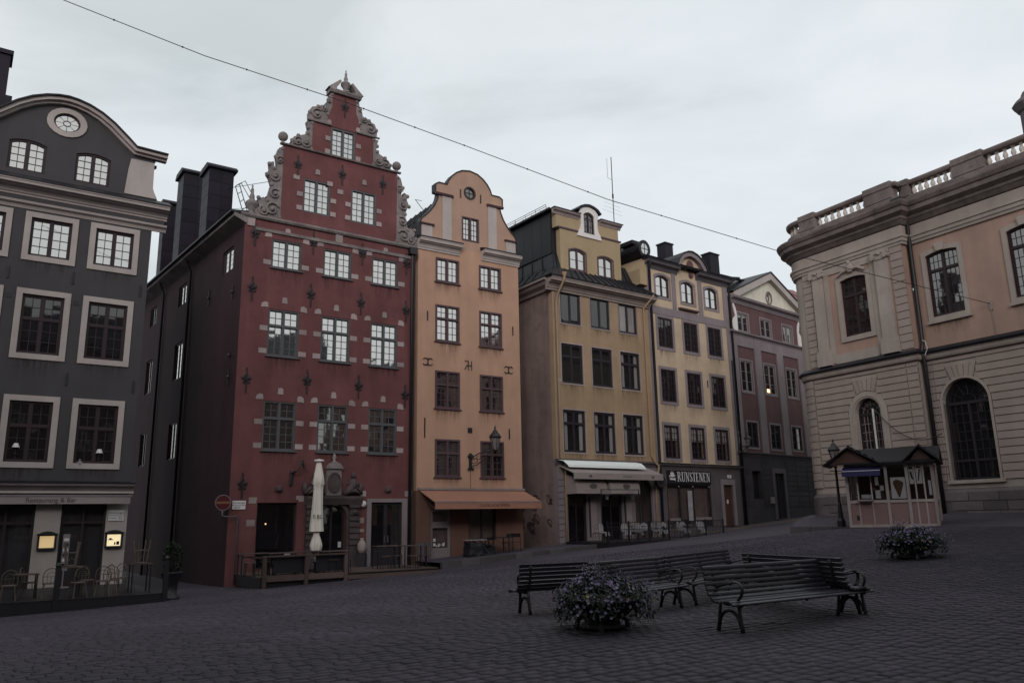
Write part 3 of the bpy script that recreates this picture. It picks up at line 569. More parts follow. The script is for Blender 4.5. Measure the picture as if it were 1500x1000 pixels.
# ------------------------------------------------------------------ red stepped-gable house
T = bthing(RED, 'red_house', 'dark red house with a tall stepped gable of carved stone scrolls', -1.2)
c0 = 4.65
rw = []
for c in (2.0, 4.53, 7.08):
    rw += [(c, 1.44, 13.13, 14.52, 0), (c, 1.46, 8.97, 11.15, 0), (c, 1.5, 4.72, 6.91, 0)]
body = [(0, -1.6), (8.6, -1.6), (8.6, 15.3), (0, 15.3)]
portal = [(4.05, -1.2), (5.3, -1.2)] + [(4.675 + .625 * math.cos(a), 1.72 + .65 * math.sin(a)) for a in np.linspace(0, PI, 9)]
shp = rect(1.2, 2.98, -.35, 2.45); dr = rect(6.56, 8.17, -.75, 2.45)
wall(T, body, [hole(*w) for w in rw] + [portal, shp, dr], 'red')
st1 = rect(1.62, 7.68, 15.45, 19.38); st2 = rect(3.02, 6.29, 19.40, 21.0); st3 = [(3.72, 21.02), (5.58, 21.02), (5.5, 21.6), (5.3, 22.1), (5.28, 22.88), (4.02, 22.88), (4.0, 22.1), (3.8, 21.6)]
gw = [(3.35, 1.36, 16.18, 17.9), (5.83, 1.36, 16.18, 17.9)]; tw = (4.63, 1.30, 19.50, 21.03 + .0)
wall(T, st1, [hole(*w) for w in gw], 'red', .02, .40, 'gable_stage')
wall(T, st2, [rect(3.98, 5.28, 19.42, 20.985)], 'red', .02, .40, 'gable_stage')
wall(T, st3, [], 'red', .02, .40, 'gable_stage')
wall(T, rect(0, 8.6, 15.44, 15.45 + .0), [], 'red', .03, .4, 'parapet') if False else None
for w in gw + [(4.63, 1.28, 19.44, 20.97)]: window(T, *w, 'greenwood', 'mirror', cols=2, rb=5, fo=.03)
for w in rw:
    if w[2] > 12: window(T, *w[:4], 'greenwood', 'mirror', cols=2, rb=4, fo=.03, sill='greenwood', stain=-.004)
    elif w[2] > 8: window(T, *w[:4], 'greenwood', 'mirror', cols=2, rt=2, rb=4, tf=.34, fo=.03, sill='greenwood', stain=-.004)
    else: window(T, *w[:4], 'greenwood', 'glassmid', cols=2, rt=2, rb=4, tf=.34, fo=.03, sill='greenwood', stain=-.004)
# stone bands
MB().prof([(.0, 15.32), (-.10, 15.34), (-.16, 15.42), (-.16, 15.50), (.4, 15.50), (.4, 15.32)], -.25, 8.75).build('stone_string', 'stone', T)
MB().prof([(.02, 14.60 + .18), (-.07, 14.60 + .18), (-.09, 14.92), (.02, 14.94)], .45, 8.6).build('stone_string', 'stone', T)
MB().prof([(.02, 19.34), (-.10, 19.36), (-.13, 19.42), (.02, 19.46)], 1.45, 7.85).build('stone_string', 'stone', T)
MB().prof([(.02, 21.0), (-.08, 21.0), (-.10, 21.05), (.02, 21.08)], 2.7, 3.95).build('stone_string', 'stone', T); MB().prof([(.02, 21.0), (-.08, 21.0), (-.10, 21.05), (.02, 21.08)], 5.32, 6.6).build('stone_string', 'stone', T)
for u in (.25, 4.55): MB().box(u - .18, u + .18, -.06, .02, 14.94, 15.32).build('stone_block', 'stonelight', T)
# small stones set beside the windows
def blk(u, v, w=.36, h=.23): MB().box(u - w / 2, u + w / 2, -.012 - random.random() * .008, .03, v - h / 2, v + h / 2).build('stone_block', 'stonelight', T)
def keyst(u, v, w=.34, h=.24, s=0):
    MB().prism([(u - w / 2, v - h / 2), (u + w / 2, v - h / 2 - .03 * s), (u + w / 2 - .03, v + h / 2 - .06 * (s > 0)), (u, v + h / 2 + .03), (u - w / 2 + .03, v + h / 2 - .06 * (s < 0))], -.02, .03).build('stone_block', 'stonelight', T)
for c, w, a, b, _ in rw:
    hgt = b - a; e = w / 2 + .19
    for s in (-1, 1):
        if hgt < 1.8: blk(c + s * e, a + .22)
        else: blk(c + s * e, a + .2); blk(c + s * e, a + 1.25)
        keyst(c + s * e, b + .16, s=s)
    if hgt > 1.3: keyst(c, b + .46, .27, .27)
for c, w, a, b in gw:
    for s in (-1, 1): blk(c + s * (w / 2 + .17), a + .15, .28); blk(c + s * (w / 2 + .17), a + .85, .28)
blk(4.55, 17.6, .3); blk(4.0, 17.9, .28); blk(2.3, 17.85, .3, .22); 
for s in (-1, 1): blk(4.63 + s * .82, 19.6, .26); blk(4.63 + s * .82, 20.3, .26); keyst(4.63 + s * .78, 21.2, .24, .2)
keyst(3.35, 18.35, .25, .25); keyst(5.83, 18.4, .25, .25)
for u, v in ((.46, 14.55), (3.25, 14.65), (5.8, 14.55), (8.25, 14.45), (.46, 11.95), (3.22, 12.05), (5.78, 12.0), (8.25, 11.95), (.42, 7.75), (3.2, 7.9), (5.76, 7.85), (8.25, 7.6), (.5, 3.15)): anchor(T, u, v)
for u, v in ((2.33, 18.45), (4.62, 18.5), (6.85, 18.5)): anchor(T, u, v, .95, y=-.03)
anchor(T, 4.66, 22.2, .95, y=-.03)
# carved scrolls: an extruded lobed slab with raised spirals, mirrored on both sides
def scroll(pts, spirals, side, name='scroll_ornament'):
    f = (lambda u: u) if side < 0 else (lambda u: 2 * c0 - u)
    P = [(f(u), v) for u, v in pts]; P = P if side < 0 else P[::-1]; mb = MB().prism(P, .04, .34)
    for (u, v, r, turn) in spirals:
        path = []; k = 22
        for i in range(k + 1):
            a = i / k * 2.4 * PI * 1.15 + turn; rr = r * (1 - .86 * i / k); path.append((f(u) + (rr * math.cos(a)) * (-1 if side > 0 else 1), -.01 - .05 * i / k, v + rr * math.sin(a)))
        mb.tube(path, [.055 * (1 - .4 * i / k) * (r / .35) ** .5 for i in range(k + 1)], 6); mb.ball((f(u), -.05, v), .09 * (r / .35) ** .5, 8)
    for i in range(len(P)):
        if i % 2 == 0: q = P[i]; cxy = (sum(p[0] for p in P) / len(P), sum(p[1] for p in P) / len(P)); mb.ball((q[0] * .93 + cxy[0] * .07, .06, q[1] * .93 + cxy[1] * .07), .11, 8, sc=(1, .9, 1))
    return mb.build(name, 'stone', T, smooth=False)
lowS = [(1.62, 15.5), (.42, 15.5), (.38, 15.85), (.6, 16.0), (.52, 16.35), (.78, 16.5), (.95, 16.3), (1.02, 16.75), (1.12, 17.2), (1.0, 17.55), (.88, 17.7), (1.02, 18.0), (.98, 18.3), (1.18, 18.4), (1.22, 18.1), (1.36, 18.2), (1.28, 18.75), (1.4, 19.15), (1.62, 19.3)]
sprs = [(1.2, 15.95, .36, .5), (.82, 15.8, .25, 2.0), (1.3, 16.75, .27, 1.0), (1.28, 17.65, .26, 3.0), (1.45, 18.5, .2, 1.0)]
midS = [(3.02, 19.46), (2.0, 19.46), (1.98, 19.7), (2.1, 19.95), (2.3, 20.05), (2.62, 20.2), (2.78, 20.32), (2.86, 20.1), (2.8, 20.65), (2.72, 20.95), (3.02, 20.98)]
topS = [(3.72, 21.08), (2.82, 21.08), (2.8, 21.45), (2.95, 21.8), (3.25, 21.9), (3.45, 22.05), (3.62, 21.95), (3.66, 22.25), (3.8, 22.45), (3.85, 22.75), (4.02, 22.86), (4.0, 22.1), (3.8, 21.6)]
for s in (-1, 1):
    scroll(lowS, sprs, s); scroll(midS, [(2.3, 19.72, .24, 1.0), (2.72, 19.75, .24, 3.0), (2.12, 19.66, .12, 2)], s); scroll(topS, [(3.2, 21.45, .3, 1.0), (3.6, 21.85, .17, 2.0), (3.82, 22.35, .12, 1)], s)
    u = 1.62 if s < 0 else 7.68; ub = u + .02 * s
    mb = MB().ball((ub, .15, 19.84), .24, 14).lathe([(.0, 0), (.14, 0), (.14, .06), (.07, .1), (.07, .16)], (ub, .15, 19.44), 10); mb.build('stone_ball', 'stone', T, smooth=True)
def vase(T, u, v, s, name='stone_vase', y=.15): return MB().lathe([(0, 0), (.22, 0), (.24, .06), (.12, .12), (.1, .2), (.24, .42), (.25, .55), (.16, .64), (.09, .7), (.11, .82), (.06, .95), (.07, 1.1), (.025, 1.2), (.04, 1.28), (0, 1.34)] and [(a * s, b * s) for a, b in [(0, 0), (.22, 0), (.24, .06), (.12, .12), (.1, .2), (.24, .42), (.25, .55), (.16, .64), (.09, .7), (.11, .82), (.06, .95), (.07, 1.1), (.025, 1.2), (.04, 1.28), (0, 1.34)]], (u, y, v), 12).build(name, 'stone', T, smooth=True)
vase(T, .28, 15.5, 1.15); vase(T, 4.66, 23.02, 1.0, y=.0)
MB().prof([(.42, 22.86), (-.12, 22.86), (-.2, 22.98), (-.2, 23.04), (.42, 23.04)], 3.8, 5.5).build('stone_string', 'stone', T)
for s in (-1, 1):
    a = [(c0 + s * .80, 23.04), (c0 + s * .95, 23.08), (c0 + s * .34, 23.64), (c0 + s * .26, 23.56), (c0 + s * .5, 23.22), (c0 + s * .52, 23.04)]
    if s < 0: a = a[::-1]
    MB().prism(a, -.16, .38).build('pediment_piece', 'stone', T)
# side wall along the alley
sideT = Frame((0, 0), 0); ang = R(128.6 - 35.2)
def sp_(s, off=0): return (s * math.cos(ang) - off * math.sin(ang), s * math.sin(ang) + off * math.cos(ang))   # local plan point at depth s; off>0 into the alley
sw = []
for s_, w_ in ((2.1, 1.5), (9.2, 1.4), (14.95, 1.3)): sw += [(s_, w_, 13.2, 14.35), (s_, w_, 9.1, 11.1), (s_, w_, 4.9, 6.8)]
mb = MB(); hs = [rect(s - w / 2, s + w / 2, a, b) for s, w, a, b in sw if not (s < 3 and b < 12)]
mb.prism([(0.0, -1.6), (21, -1.6), (21, 15.2), (0.0, 15.2)], 0.0, .35, 0, hs)
rotm = Matrix(((-math.cos(ang) * -1, -math.sin(ang) * -1, 0, 0), (math.sin(ang), -math.cos(ang) * 1, 0, 0), (0, 0, 1, 0), (0, 0, 0, 1)))
# local x -> depth along the alley, local y -> into the house
dv = Vector((math.cos(ang), math.sin(ang), 0)); iv = Vector((math.sin(ang), -math.cos(ang), 0))
SM = Matrix(((dv.x, iv.x, 0, 0), (dv.y, iv.y, 0, 0), (0, 0, 1, 0), (0, 0, 0, 1)))
sideo = mb.build('side_wall', 'redshade', T); sideo.matrix_local = Matrix.Translation((0.004, .004, -T['_z0'])) @ SM
def sidewin(s, w, a, b, g):
    u0, u1 = s - w / 2, s + w / 2; m_ = MB(); ring_strip(m_, rect(u0, u1, a, b), rect(u0 + .07, u1 - .07, a + .07, b - .07), .06, .16); m_.box(s - .05, s + .05, .07, .15, a + .07, b - .07)
    nr = 4 if b - a < 1.5 else 6; fo = m_.build('window', 'brownwood', sideo)
    for c in range(4):
        cw = (w / 2 - .12) / 2; x = (u0 + .07 if c < 2 else s + .05) + cw * (c % 2 + .5)
        for r in range(nr):
            rh = (b - a - .14) / nr; MB().box(x - cw / 2 + .012, x + cw / 2 - .012, .105, .11, a + .07 + rh * r + .012, a + .07 + rh * (r + 1) - .012).build('pane', g, fo)
    MB().box(u0 + .07, u1 - .07, .112, .12, a + .07, b - .07).build('glazing_bars', 'brownwood', fo)
for s, w, a, b in sw:
    if not (s < 3 and b < 12): sidewin(s, w, a, b, 'mirror' if b > 8 else 'glassmid')
o = MB().prof([(-.55, 15.25), (.05, 15.0), (.05, 15.3), (-.55, 15.42)], -.1, 21).build('side_eaves', 'stone', T); o.matrix_local = Matrix.Translation((0, 0, -T['_z0'])) @ SM
o = MB().prof([(-.72, 15.42), (.1, 15.42), (.1, 15.62), (-.72, 15.5)], -.1, 21).build('gutter', 'roof', T); o.matrix_local = Matrix.Translation((0, 0, -T['_z0'])) @ SM
for s in (7.5, 12.5):
    o = MB().tube([(s, -.5, 15.3), (s, -.35, 15.1), (s + .1, -.1, 14.6), (s + .1, -.1, -1.2)], .065, 8).build('downpipe', 'iron', T, smooth=True); o.matrix_local = Matrix.Translation((0, 0, -T['_z0'])) @ SM
for s, v, h in ((1.1, 12.0, .7), (.95, 8.0, .8), (4.5, 12.5, .8), (1.0, 9.0, .3)):
    o = MB().box(s - .03, s + .03, -.05, -.01, v - h / 2, v + h / 2).ball((s, -.04, v), .09, 6).build('wall_anchor', 'iron', T); o.matrix_local = Matrix.Translation((0, 0, -T['_z0'])) @ SM
e0 = sp_(0, 0); e1 = sp_(21, 0)
seams_roof(T, [(e1[0], e1[1], 15.5), (0.02, .3, 15.5), (4.3, .45, 20.3), (4.3 + e1[0], e1[1], 20.3)], 26, 'roof')
seams_roof(T, [(8.6, .3, 15.5), (8.6 + e1[0], e1[1], 15.5), (4.3 + e1[0], e1[1], 20.3), (4.3, .45, 20.3)], 14, 'roof')
# tall sheet-clad chimneys standing along the alley side
for s0, d, w, h0, h1 in ((6.1, 1.45, 1.25, 15.6, 20.1), (10.9, 1.5, 1.6, 15.6, 21.6), (14.6, 1.1, 2.0, 15.6, 20.9)):
    p = sp_(s0, -.02); x0, y0 = p[0] + .06, p[1]; x1 = x0 + w; y1 = y0 + d
    mb = MB().box(x0, x1, y0, y1, h0 - .6, h1); ch = mb.build('chimney', 'chimney', T)
    MB().prof([(y0 - .16, h1), (y1 + .16, h1), (y1 + .16, h1 + .1), (y1 - .1, h1 + .3), (y0 + .1, h1 + .3), (y0 - .16, h1 + .1)], x0 - .16, x1 + .16).build('chimney_cap', 'chimney', ch)
    n = int((h1 - h0) / .75)
    for k in range(n):
        z0 = h0 + (h1 - h0) * k / n; z1 = h0 + (h1 - h0) * (k + 1) / n
        for q in range(2):
            a, b = x0 + w * q / 2, x0 + w * (q + 1) / 2; MB().box(a + .01, b - .01, y0 - .018 - random.random() * .004, y0 - .001, z0 + .01, z1 - .01).build('cladding_sheet', 'chimney', ch)
        MB().box(x0 - .018 - random.random() * .004, x0 - .001, y0 + .01, y1 - .01, z0 + .01, z1 - .01).build('cladding_sheet', 'chimney', ch)
# roof ladder and stays
mb = MB()
for dx in (0, .42): mb.tube([(1.05 + dx * .2, 6.0 - dx, 19.3), (1.55 + dx * .2, 5.2 - dx, 16.9)], .025, 5); mb.tube([(1.05 + dx * .2, 6 - dx, 19.3), (1.3 + dx * .2, 5.8 - dx, 19.45), (1.8, 5.0 - dx, 18.0), (1.9, 4.9 - dx, 17.2)], .02, 5)
for k in range(6): f = k / 5; mb.tube([(1.05 + .5 * f, 6 - .8 * f, 19.3 - 2.4 * f), (1.13 + .5 * f, 5.58 - .8 * f, 19.3 - 2.4 * f)], .02, 5)
mb.build('roof_ladder', 'iron', T); MB().tube([(.7, 6.3, 19.2), (1.5, .3, 17.6)], .015, 4).tube([(.7, 6.3, 18.0), (1.3, 1.5, 16.6)], .012, 4).build('stay_wire', 'iron', T)
# right downpipe
pipe(T, [(8.55, -.12, 15.3), (8.55, -.12, 14.9), (8.52, -.11, -.9)], .075)
MB().box(8.35, 8.75, -.3, .0, 15.0, 15.35).build('rainwater_head', 'iron', T)
# doorways of the ground floor
backing(T, .9, 8.4, -1.5, 2.6, 1.6); MB().box(.9, 8.4, .36, 1.6, -1.5, -1.0).build('shop_floor', 'dark', T)
w1 = MB(); ring_strip(w1, shp, rect(1.28, 2.9, -.27, 2.37), .16, .24); so = w1.build('shop_window', 'blackwood', T); MB().box(1.28, 2.9, .19, .2, -.27, 2.37).build('pane', 'clear', so)
MB().box(2.55, 2.82, .17, .185, -.1, .32).build('menu_sheet', 'stonelight', so)
MB().prism(rect(1.15, 3.03, 2.45, 2.58), -.02, .02).build('lintel', 'red', T)
for u, v in ((1.42, 1.0), (1.9, 1.55)): MB().ball((u, .9, v), .035, 8).build('lamp_bulb', 'bulb', T)
# right door with stone frame
mb = MB(); ring_strip(mb, [(6.33, -1.0), (8.45, -1.0), (8.45, 2.62), (6.33, 2.62)], [(6.56, -1.0 + .001), (8.17, -1.0 + .001), (8.17, 2.45), (6.56, 2.45)], -.05, .1); mb.build('stone_door_frame', 'greytrim', T)
for k in range(2):
    x0 = 6.56 + .805 * k; mb = MB(); ring_strip(mb, rect(x0, x0 + .8, -1.0, 2.45), rect(x0 + .09, x0 + .71, .35, 2.33), .1, .17); d = mb.build('door_leaf', 'blackwood', T)
    MB().box(x0 + .09, x0 + .71, .13, .14, .35, 2.33).build('pane', 'clear', d); MB().box(x0 + .2, x0 + .55, .5, .52, 1.4, 2.3).build('curtain', 'doorwood', d); MB().box(x0 + .72 - .62 * k, x0 + .76 - .62 * k, .05, .09, .6, .9).build('handle', 'greyiron', d)
# carved stone portal
mb = MB()
for s in (-1, 1):
    x = 4.62 + s * 1.02; mb.box(x - .2, x + .2, -.18, .02, -1.0, 2.2)
    for k in range(6): mb.box(x - .24, x + .24, -.24, .02, .55 + k * .27, .72 + k * .27)
    mb.box(x - .26, x + .26, -.26, .02, 2.2, 2.34); mb.ball((x, -.24, 2.0), .12, 8)
pl = mb.build('portal_pilasters', 'stonedark', T)
mb = MB(); arcO = [(4.675 + .8 * math.cos(a), 1.72 + .82 * math.sin(a)) for a in np.linspace(0, PI, 13)]; arcI = [(4.675 + .63 * math.cos(a), 1.72 + .655 * math.sin(a)) for a in np.linspace(PI, 0, 13)]
mb.prism(arcO + arcI, -.14, .02); mb.box(3.86, 4.05, -.12, .02, -1, 1.72); mb.box(5.3, 5.48, -.12, .02, -1, 1.72); mb.prism([(4.58, 2.3), (4.77, 2.3), (4.82, 2.62), (4.53, 2.62)], -.24, -.1); mb.build('portal_arch', 'stonedark', T)
MB().prof([(.02, 2.34), (-.26, 2.34), (-.3, 2.46), (-.36, 2.62), (-.36, 2.70), (.02, 2.76)], 3.3, 6.0).build('portal_entablature', 'stonedark', T)
mb = MB(); ring_strip(mb, [(4.05, -1.0)] + [(5.3, -1.0)] + portal[2:], [(4.15, -.95), (5.2, -.95)] + [(4.675 + .53 * math.cos(a), 1.7 + .56 * math.sin(a)) for a in np.linspace(0, PI, 9)], .2, .28); mb.box(4.63, 4.72, .21, .27, -.95, 2.24); d = mb.build('portal_door', 'blackwood', T)
MB().prism([(4.15, -.95), (5.2, -.95)] + [(4.675 + .53 * math.cos(a), 1.7 + .56 * math.sin(a)) for a in np.linspace(0, PI, 9)], .235, .245).build('pane', 'clear', d); MB().box(5.05, 5.2, .22, .232, .45, .7).build('notice', 'signwhite', d)
mb = MB(); mb.box(4.27, 4.98, -.16, .02, 2.76, 3.95); mb.prism(rect(4.22, 5.03, 3.95, 4.28, .3), -.24, .02); mb.prism(rect(4.32, 4.93, 3.97, 4.17, .18), -.27, -.24); cart = mb.build('cartouche', 'stone', T)
mb = MB().prism(circ(4.625, 3.35, .30, .42), -.2, -.16); ring_strip(mb, circ(4.625, 3.35, .33, .46), circ(4.625, 3.35, .27, .39), -.24, -.16)
for k in range(6): mb.box(4.625 - .2 + .02 * abs(k - 2.5), 4.625 + .2 - .02 * abs(k - 2.5), -.21, -.2, 3.08 + k * .1, 3.11 + k * .1)
mb.build('oval_tablet', 'stonedark', cart); MB().lathe([(.13, 0), (.05, .07), (.1, .2), (.06, .32), (.02, .38), (0, .4)], (4.625, -.08, 4.28), 10).build('finial', 'stone', cart, smooth=True)
# two reclining carved figures on the portal, plain armoured forms
for s in (-1, 1):
    f = lambda u: 4.62 + s * u; mb = MB()
    mb.tube([(f(.52), -.12, 2.82), (f(.75), -.2, 3.0), (f(.95), -.2, 3.32), (f(.93), -.18, 3.52)], [.12, .17, .19, .11], 8); mb.ball((f(.93), -.2, 3.66), .12, 10, sc=(1, 1, 1.2))
    mb.tube([(f(.62), -.22, 2.92), (f(1.0), -.26, 2.98), (f(1.3), -.2, 2.82)], [.1, .09, .06], 7); mb.tube([(f(.72), -.16, 3.02), (f(1.12), -.2, 3.1), (f(1.36), -.16, 2.84)], [.1, .08, .05], 7)
    mb.tube([(f(.98), -.2, 3.46), (f(1.14), -.26, 3.28), (f(.98), -.3, 3.16)], [.07, .06, .04], 6); mb.tube([(f(.86), -.2, 3.46), (f(.7), -.24, 3.26), (f(.6), -.22, 3.36)], [.07, .06, .04], 6)
    mb.tube([(f(.6), -.28, 3.5), (f(1.38), -.28, 2.84)], .03, 5); mb.prism([(f(1.2), 2.8), (f(1.4), 2.8), (f(1.46), 3.2), (f(1.3), 3.35)] if s > 0 else [(f(1.4), 2.8), (f(1.2), 2.8), (f(1.3), 3.35), (f(1.46), 3.2)], -.14, -.02)
    mb.build('carved_figure', 'stonedark', T, smooth=True)
for u in (2.1, 7.4): MB().ball((u, -.06, 3.05), .15, 10, sc=(1, .6, 1.1)).ball((u, -.14, 3.0), .07, 8).box(u - .17, u + .17, -.06, .02, 2.95, 3.0).build('carved_mask', 'stonedark', T)
for u, v in ((1.0, 2.55), (3.1, 2.62), (.95, 1.6), (6.1, 2.85), (8.5, 2.85)): blk(u, v, .36, .26)
MB().ball((6.08, -.2, 2.38), .15, 14, sc=(1, .6, 1)).build('globe_lamp', 'globe', T, smooth=True)
MB().box(5.98, 6.2, -.03, 0, 1.5, 1.75).box(6.0, 6.2, -.03, 0, 1.1, 1.24).build('wall_plate', 'stonelight', T)
# iron wall bracket left of the portal
MB().tube([(2.62, -.05, 3.2), (2.66, -.08, 3.75), (2.8, -.3, 3.8), (3.0, -.35, 4.2), (3.08, -.3, 4.3)], [.07, .07, .04, .05, .05], 7).tube([(3.0, -.35, 4.25), (3.12, -.35, 3.95)], .05, 6).ball((2.66, -.08, 3.75), .1, 8).build('bracket', 'iron', T)
# ------------------------------------------------------------------ apricot house with the curved gable
T = bthing(BEI, 'apricot_house', 'narrow apricot house with a curved gable and an orange awning', -.9)
bw_ = []
for c in (1.73, 4.41): bw_ += [(c, 1.40, 13.84, 15.16, 0), (c, 1.42, 10.62, 12.58, 0), (c, 1.44, 7.13, 9.07, 0), (c, 1.44, 3.68, 5.56, 0)]
lowd = [rect(.8, 1.95, -.9, 2.1), rect(2.95, 4.6, .55, 2.5)]
wall(T, [(0, 3.0), (6.3, 3.0), (6.3, 15.9), (0, 15.9)], [hole(*w) for w in bw_], 'beige')
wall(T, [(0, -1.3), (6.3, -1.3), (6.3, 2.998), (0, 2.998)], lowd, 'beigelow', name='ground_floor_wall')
hl = [(.12, 15.9), (.12, 17.0), (.2, 17.2), (.45, 17.42), (.72, 17.72), (.98, 18.1), (1.15, 18.5), (1.22, 18.85), (1.02, 18.88), (1.02, 19.32), (1.2, 19.42), (1.72, 19.42), (1.84, 19.72), (2.03, 20.0), (2.3, 20.25), (2.65, 20.45), (3.15, 20.54)]
gl = hl + [(6.3 - u, v) for u, v in hl[-2::-1]]
rndh = circ(3.15, 19.24, .34, .34, 24)
wall(T, gl[::-1], [hole(3.18, 1.08, 16.43, 17.8), rndh], 'beigeup', name='gable_wall', y0=.0015)
window(T, 3.18, 1.08, 16.43, 17.8, 'purplewood', 'mirror', cols=2, rb=4, fo=.05, y=.08)
for w in bw_:
    hi = w[2] > 10
    if w[2] > 13: window(T, *w[:4], 'purplewood', 'mirror', cols=2, rb=3, fo=.06, y=.07, bw=.09, sill='purplewood', stain=-.004)
    else: window(T, *w[:4], 'purplewood', 'mirror' if hi else 'glassmid', cols=2, rt=2, rb=3, tf=.36, fo=.06, y=.07, bw=.09, sill='purplewood', stain=-.004)
mb = MB(); ring_strip(mb, circ(3.15, 19.24, .38, .38, 24), circ(3.15, 19.24, .28, .28, 24), -.03, .1); mb.box(3.13, 3.17, .03, .07, 18.96, 19.52); mb.box(2.87, 3.43, .03, .07, 19.22, 19.26); ro = mb.build('round_window', 'brownwood', T)
for k in range(4):
    a0 = PI / 2 * k; MB().prism([(3.15 + .03 * (1 if k in (0, 3) else -1), 19.24 + .03 * (1 if k < 2 else -1))] + [(3.15 + .27 * math.cos(a0 + PI / 2 * (q + .15) / 5.3), 19.24 + .27 * math.sin(a0 + PI / 2 * (q + .15) / 5.3)) for q in range(6)], .055, .06).build('pane', 'glassmid', ro)
band(T, gl[::-1][:], 0, .055, -.05, .38, 'roof', 'gable_capping')
for s in (0, 1):
    f = (lambda u: u) if s == 0 else (lambda u: 6.3 - u)
    a, b = sorted((f(1.42), f(1.98))); MB().box(a, b, -.045, .01, 16.2, 18.72).build('pilaster', 'cream', T)
    a, b = sorted((f(.98), f(2.06))); MB().prof([(.02, 18.72), (-.12, 18.72), (-.16, 18.82), (.02, 18.86)], a, b).build('pilaster_cap', 'purplewood', T)
    a, b = sorted((f(.18), f(.80))); MB().box(a, b, -.045, .01, 16.2, 16.86).build('pedestal', 'cream', T)
    a, b = sorted((f(.1), f(.9))); MB().prof([(.02, 16.86), (-.12, 16.86), (-.15, 16.93), (.02, 16.97)], a, b).build('pedestal_cap', 'purplewood', T)
    a, b = sorted((f(-.05), f(2.45))); cornice(T, a, b, 15.45, 16.02, .42, 'cream', 4, 'eaves_cornice', top=.2)
for (u, v), h in (((.55, 11.9), .5), ((5.85, 11.7), .5), ((2.55, 19.1), .5), ((3.85, 19.05), .5), ((.42, 6.1), 1.0), ((5.5, 6.0), .55)): bar_anchor(T, u, v, h)
MB().box(2.93, 3.2, -.02, .02, 5.95, 6.22).build('vent_grille', 'iron', T)
# wrought iron letters on the wall
def arcpts(cx, cz, r, a0, a1, n=10, sx=1): return [(cx + sx * r * math.cos(a0 + (a1 - a0) * i / n), -.04, cz + r * 1.25 * math.sin(a0 + (a1 - a0) * i / n)) for i in range(n + 1)]
for c in (.57, 5.52):
    mb = MB().tube(arcpts(c - .12, 9.48, .17, PI * .72, -PI * .72 + 0), .022, 5); mb.tube([(c - .02, -.04, 9.27), (c - .02, -.04, 9.69)], .022, 5)
    mb = MB().tube(arcpts(c - .14, 9.48, .15, -PI * .8, PI * .8), .024, 5).tube(arcpts(c + .14, 9.48, .15, PI * .2, PI * 1.8), .024, 5).tube([(c, -.04, 9.28), (c, -.04, 9.68)], .02, 5); mb.build('iron_letters', 'iron', T)
mb = MB().tube([(2.98, -.04, 9.25), (2.98, -.04, 9.75)], .024, 5).tube([(3.18, -.04, 9.25), (3.18, -.04, 9.75)], .024, 5).tube([(2.98, -.04, 9.5), (3.18, -.04, 9.5)], .022, 5).tube(arcpts(2.88, 9.62, .1, -PI / 2, PI / 2), .02, 5).tube([(2.88, -.04, 9.5), (2.76, -.04, 9.28)], .022, 5).tube([(2.76, -.04, 9.74), (2.86, -.04, 9.72)], .02, 4); mb.build('iron_letters', 'iron', T)
# roof, running back, with a snow rail on the left
seams_roof(T, [(-.0, 11, 16.1), (0.05, .4, 16.1), (3.1, .4, 20.1), (3.1, 11, 20.1)], 16)
seams_roof(T, [(6.25, .4, 16.1), (6.3, 11, 16.1), (3.1, 11, 20.1), (3.1, .4, 20.1)], 16)
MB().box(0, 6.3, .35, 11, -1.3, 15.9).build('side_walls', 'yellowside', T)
mb = MB()
for k in range(9): y = 1 + k * .9; mb.tube([(.95, y, 17.35), (.8, y, 17.75)], .02, 4)
for q in (.12, .4): mb.tube([(.95 - q * .35, 1, 17.35 + q), (.95 - q * .35, 8.3, 17.35 + q)], .018, 4)
mb.tube([(.9, 1.0, 18.0), (.4, 1.2, 18.7), (1.0, 1.6, 18.9)], .018, 4); mb.build('snow_rail', 'iron', T)
# ground floor under the awning
backing(T, .7, 5.5, -1.2, 2.7, 1.2)
mb = MB(); ring_strip(mb, rect(.8, 1.95, -.9, 2.1), rect(.95, 1.8, -.8, 2.0), .1, .18); mb.box(.95, 1.8, .11, .17, -.8, .25); mb.box(.95, 1.8, .11, .17, 1.2, 1.5); d = mb.build('shop_door', 'greywood', T); MB().box(.95, 1.8, .13, .14, .25, 2.0).build('pane', 'clear', d)
for i, (u, v, w, h) in enumerate(((1.0, .55, .13, .15), (1.0, .33, .13, .14), (1.16, .3, .07, .08), (1.27, .31, .09, .14), (1.38, .36, .05, .05), (1.5, .33, .13, .13), (1.6, .45, .05, .05))): MB().box(u, u + w, .118, .128, v, v + h).build('sticker', 'signwhite', d)
mb = MB(); ring_strip(mb, rect(2.95, 4.6, .55, 2.5), rect(3.03, 4.52, .63, 2.42), .1, .18); mb.box(3.75, 3.81, .11, .17, .63, 2.42); d = mb.build('shop_window', 'brownwood', T); MB().box(3.03, 4.52, .13, .14, .63, 2.42).build('pane', 'clear', d)
for a, b in ((.05, .42), (.45, .78)): MB().box(a, b, -.06 - .01 * (a > .2), 0, -.85, .55).build('door_shutter', 'greytrimdark', T)
MB().box(.47, .7, -.09, -.06, .2, .26).build('brass_plate', 'signbar', T)
MB().box(1.15, 1.5, -.55, -.05, 2.1, 2.5).build('hanging_sign', 'signwhite', T); MB().box(1.3, 1.42, -.56, -.54, 2.12, 2.45).build('print', 'ink', T) 
MB().box(5.85, 6.2, -.3, -.1, 2.3, 2.5).build('wall_light', 'signwhite', T)
mb = MB().prof([(-.02, 3.02), (-1.62, 2.42), (-1.62, 2.39), (-.02, 2.98)], .15, 6.35); aw = mb.build('awning', 'orangecanvas', T)
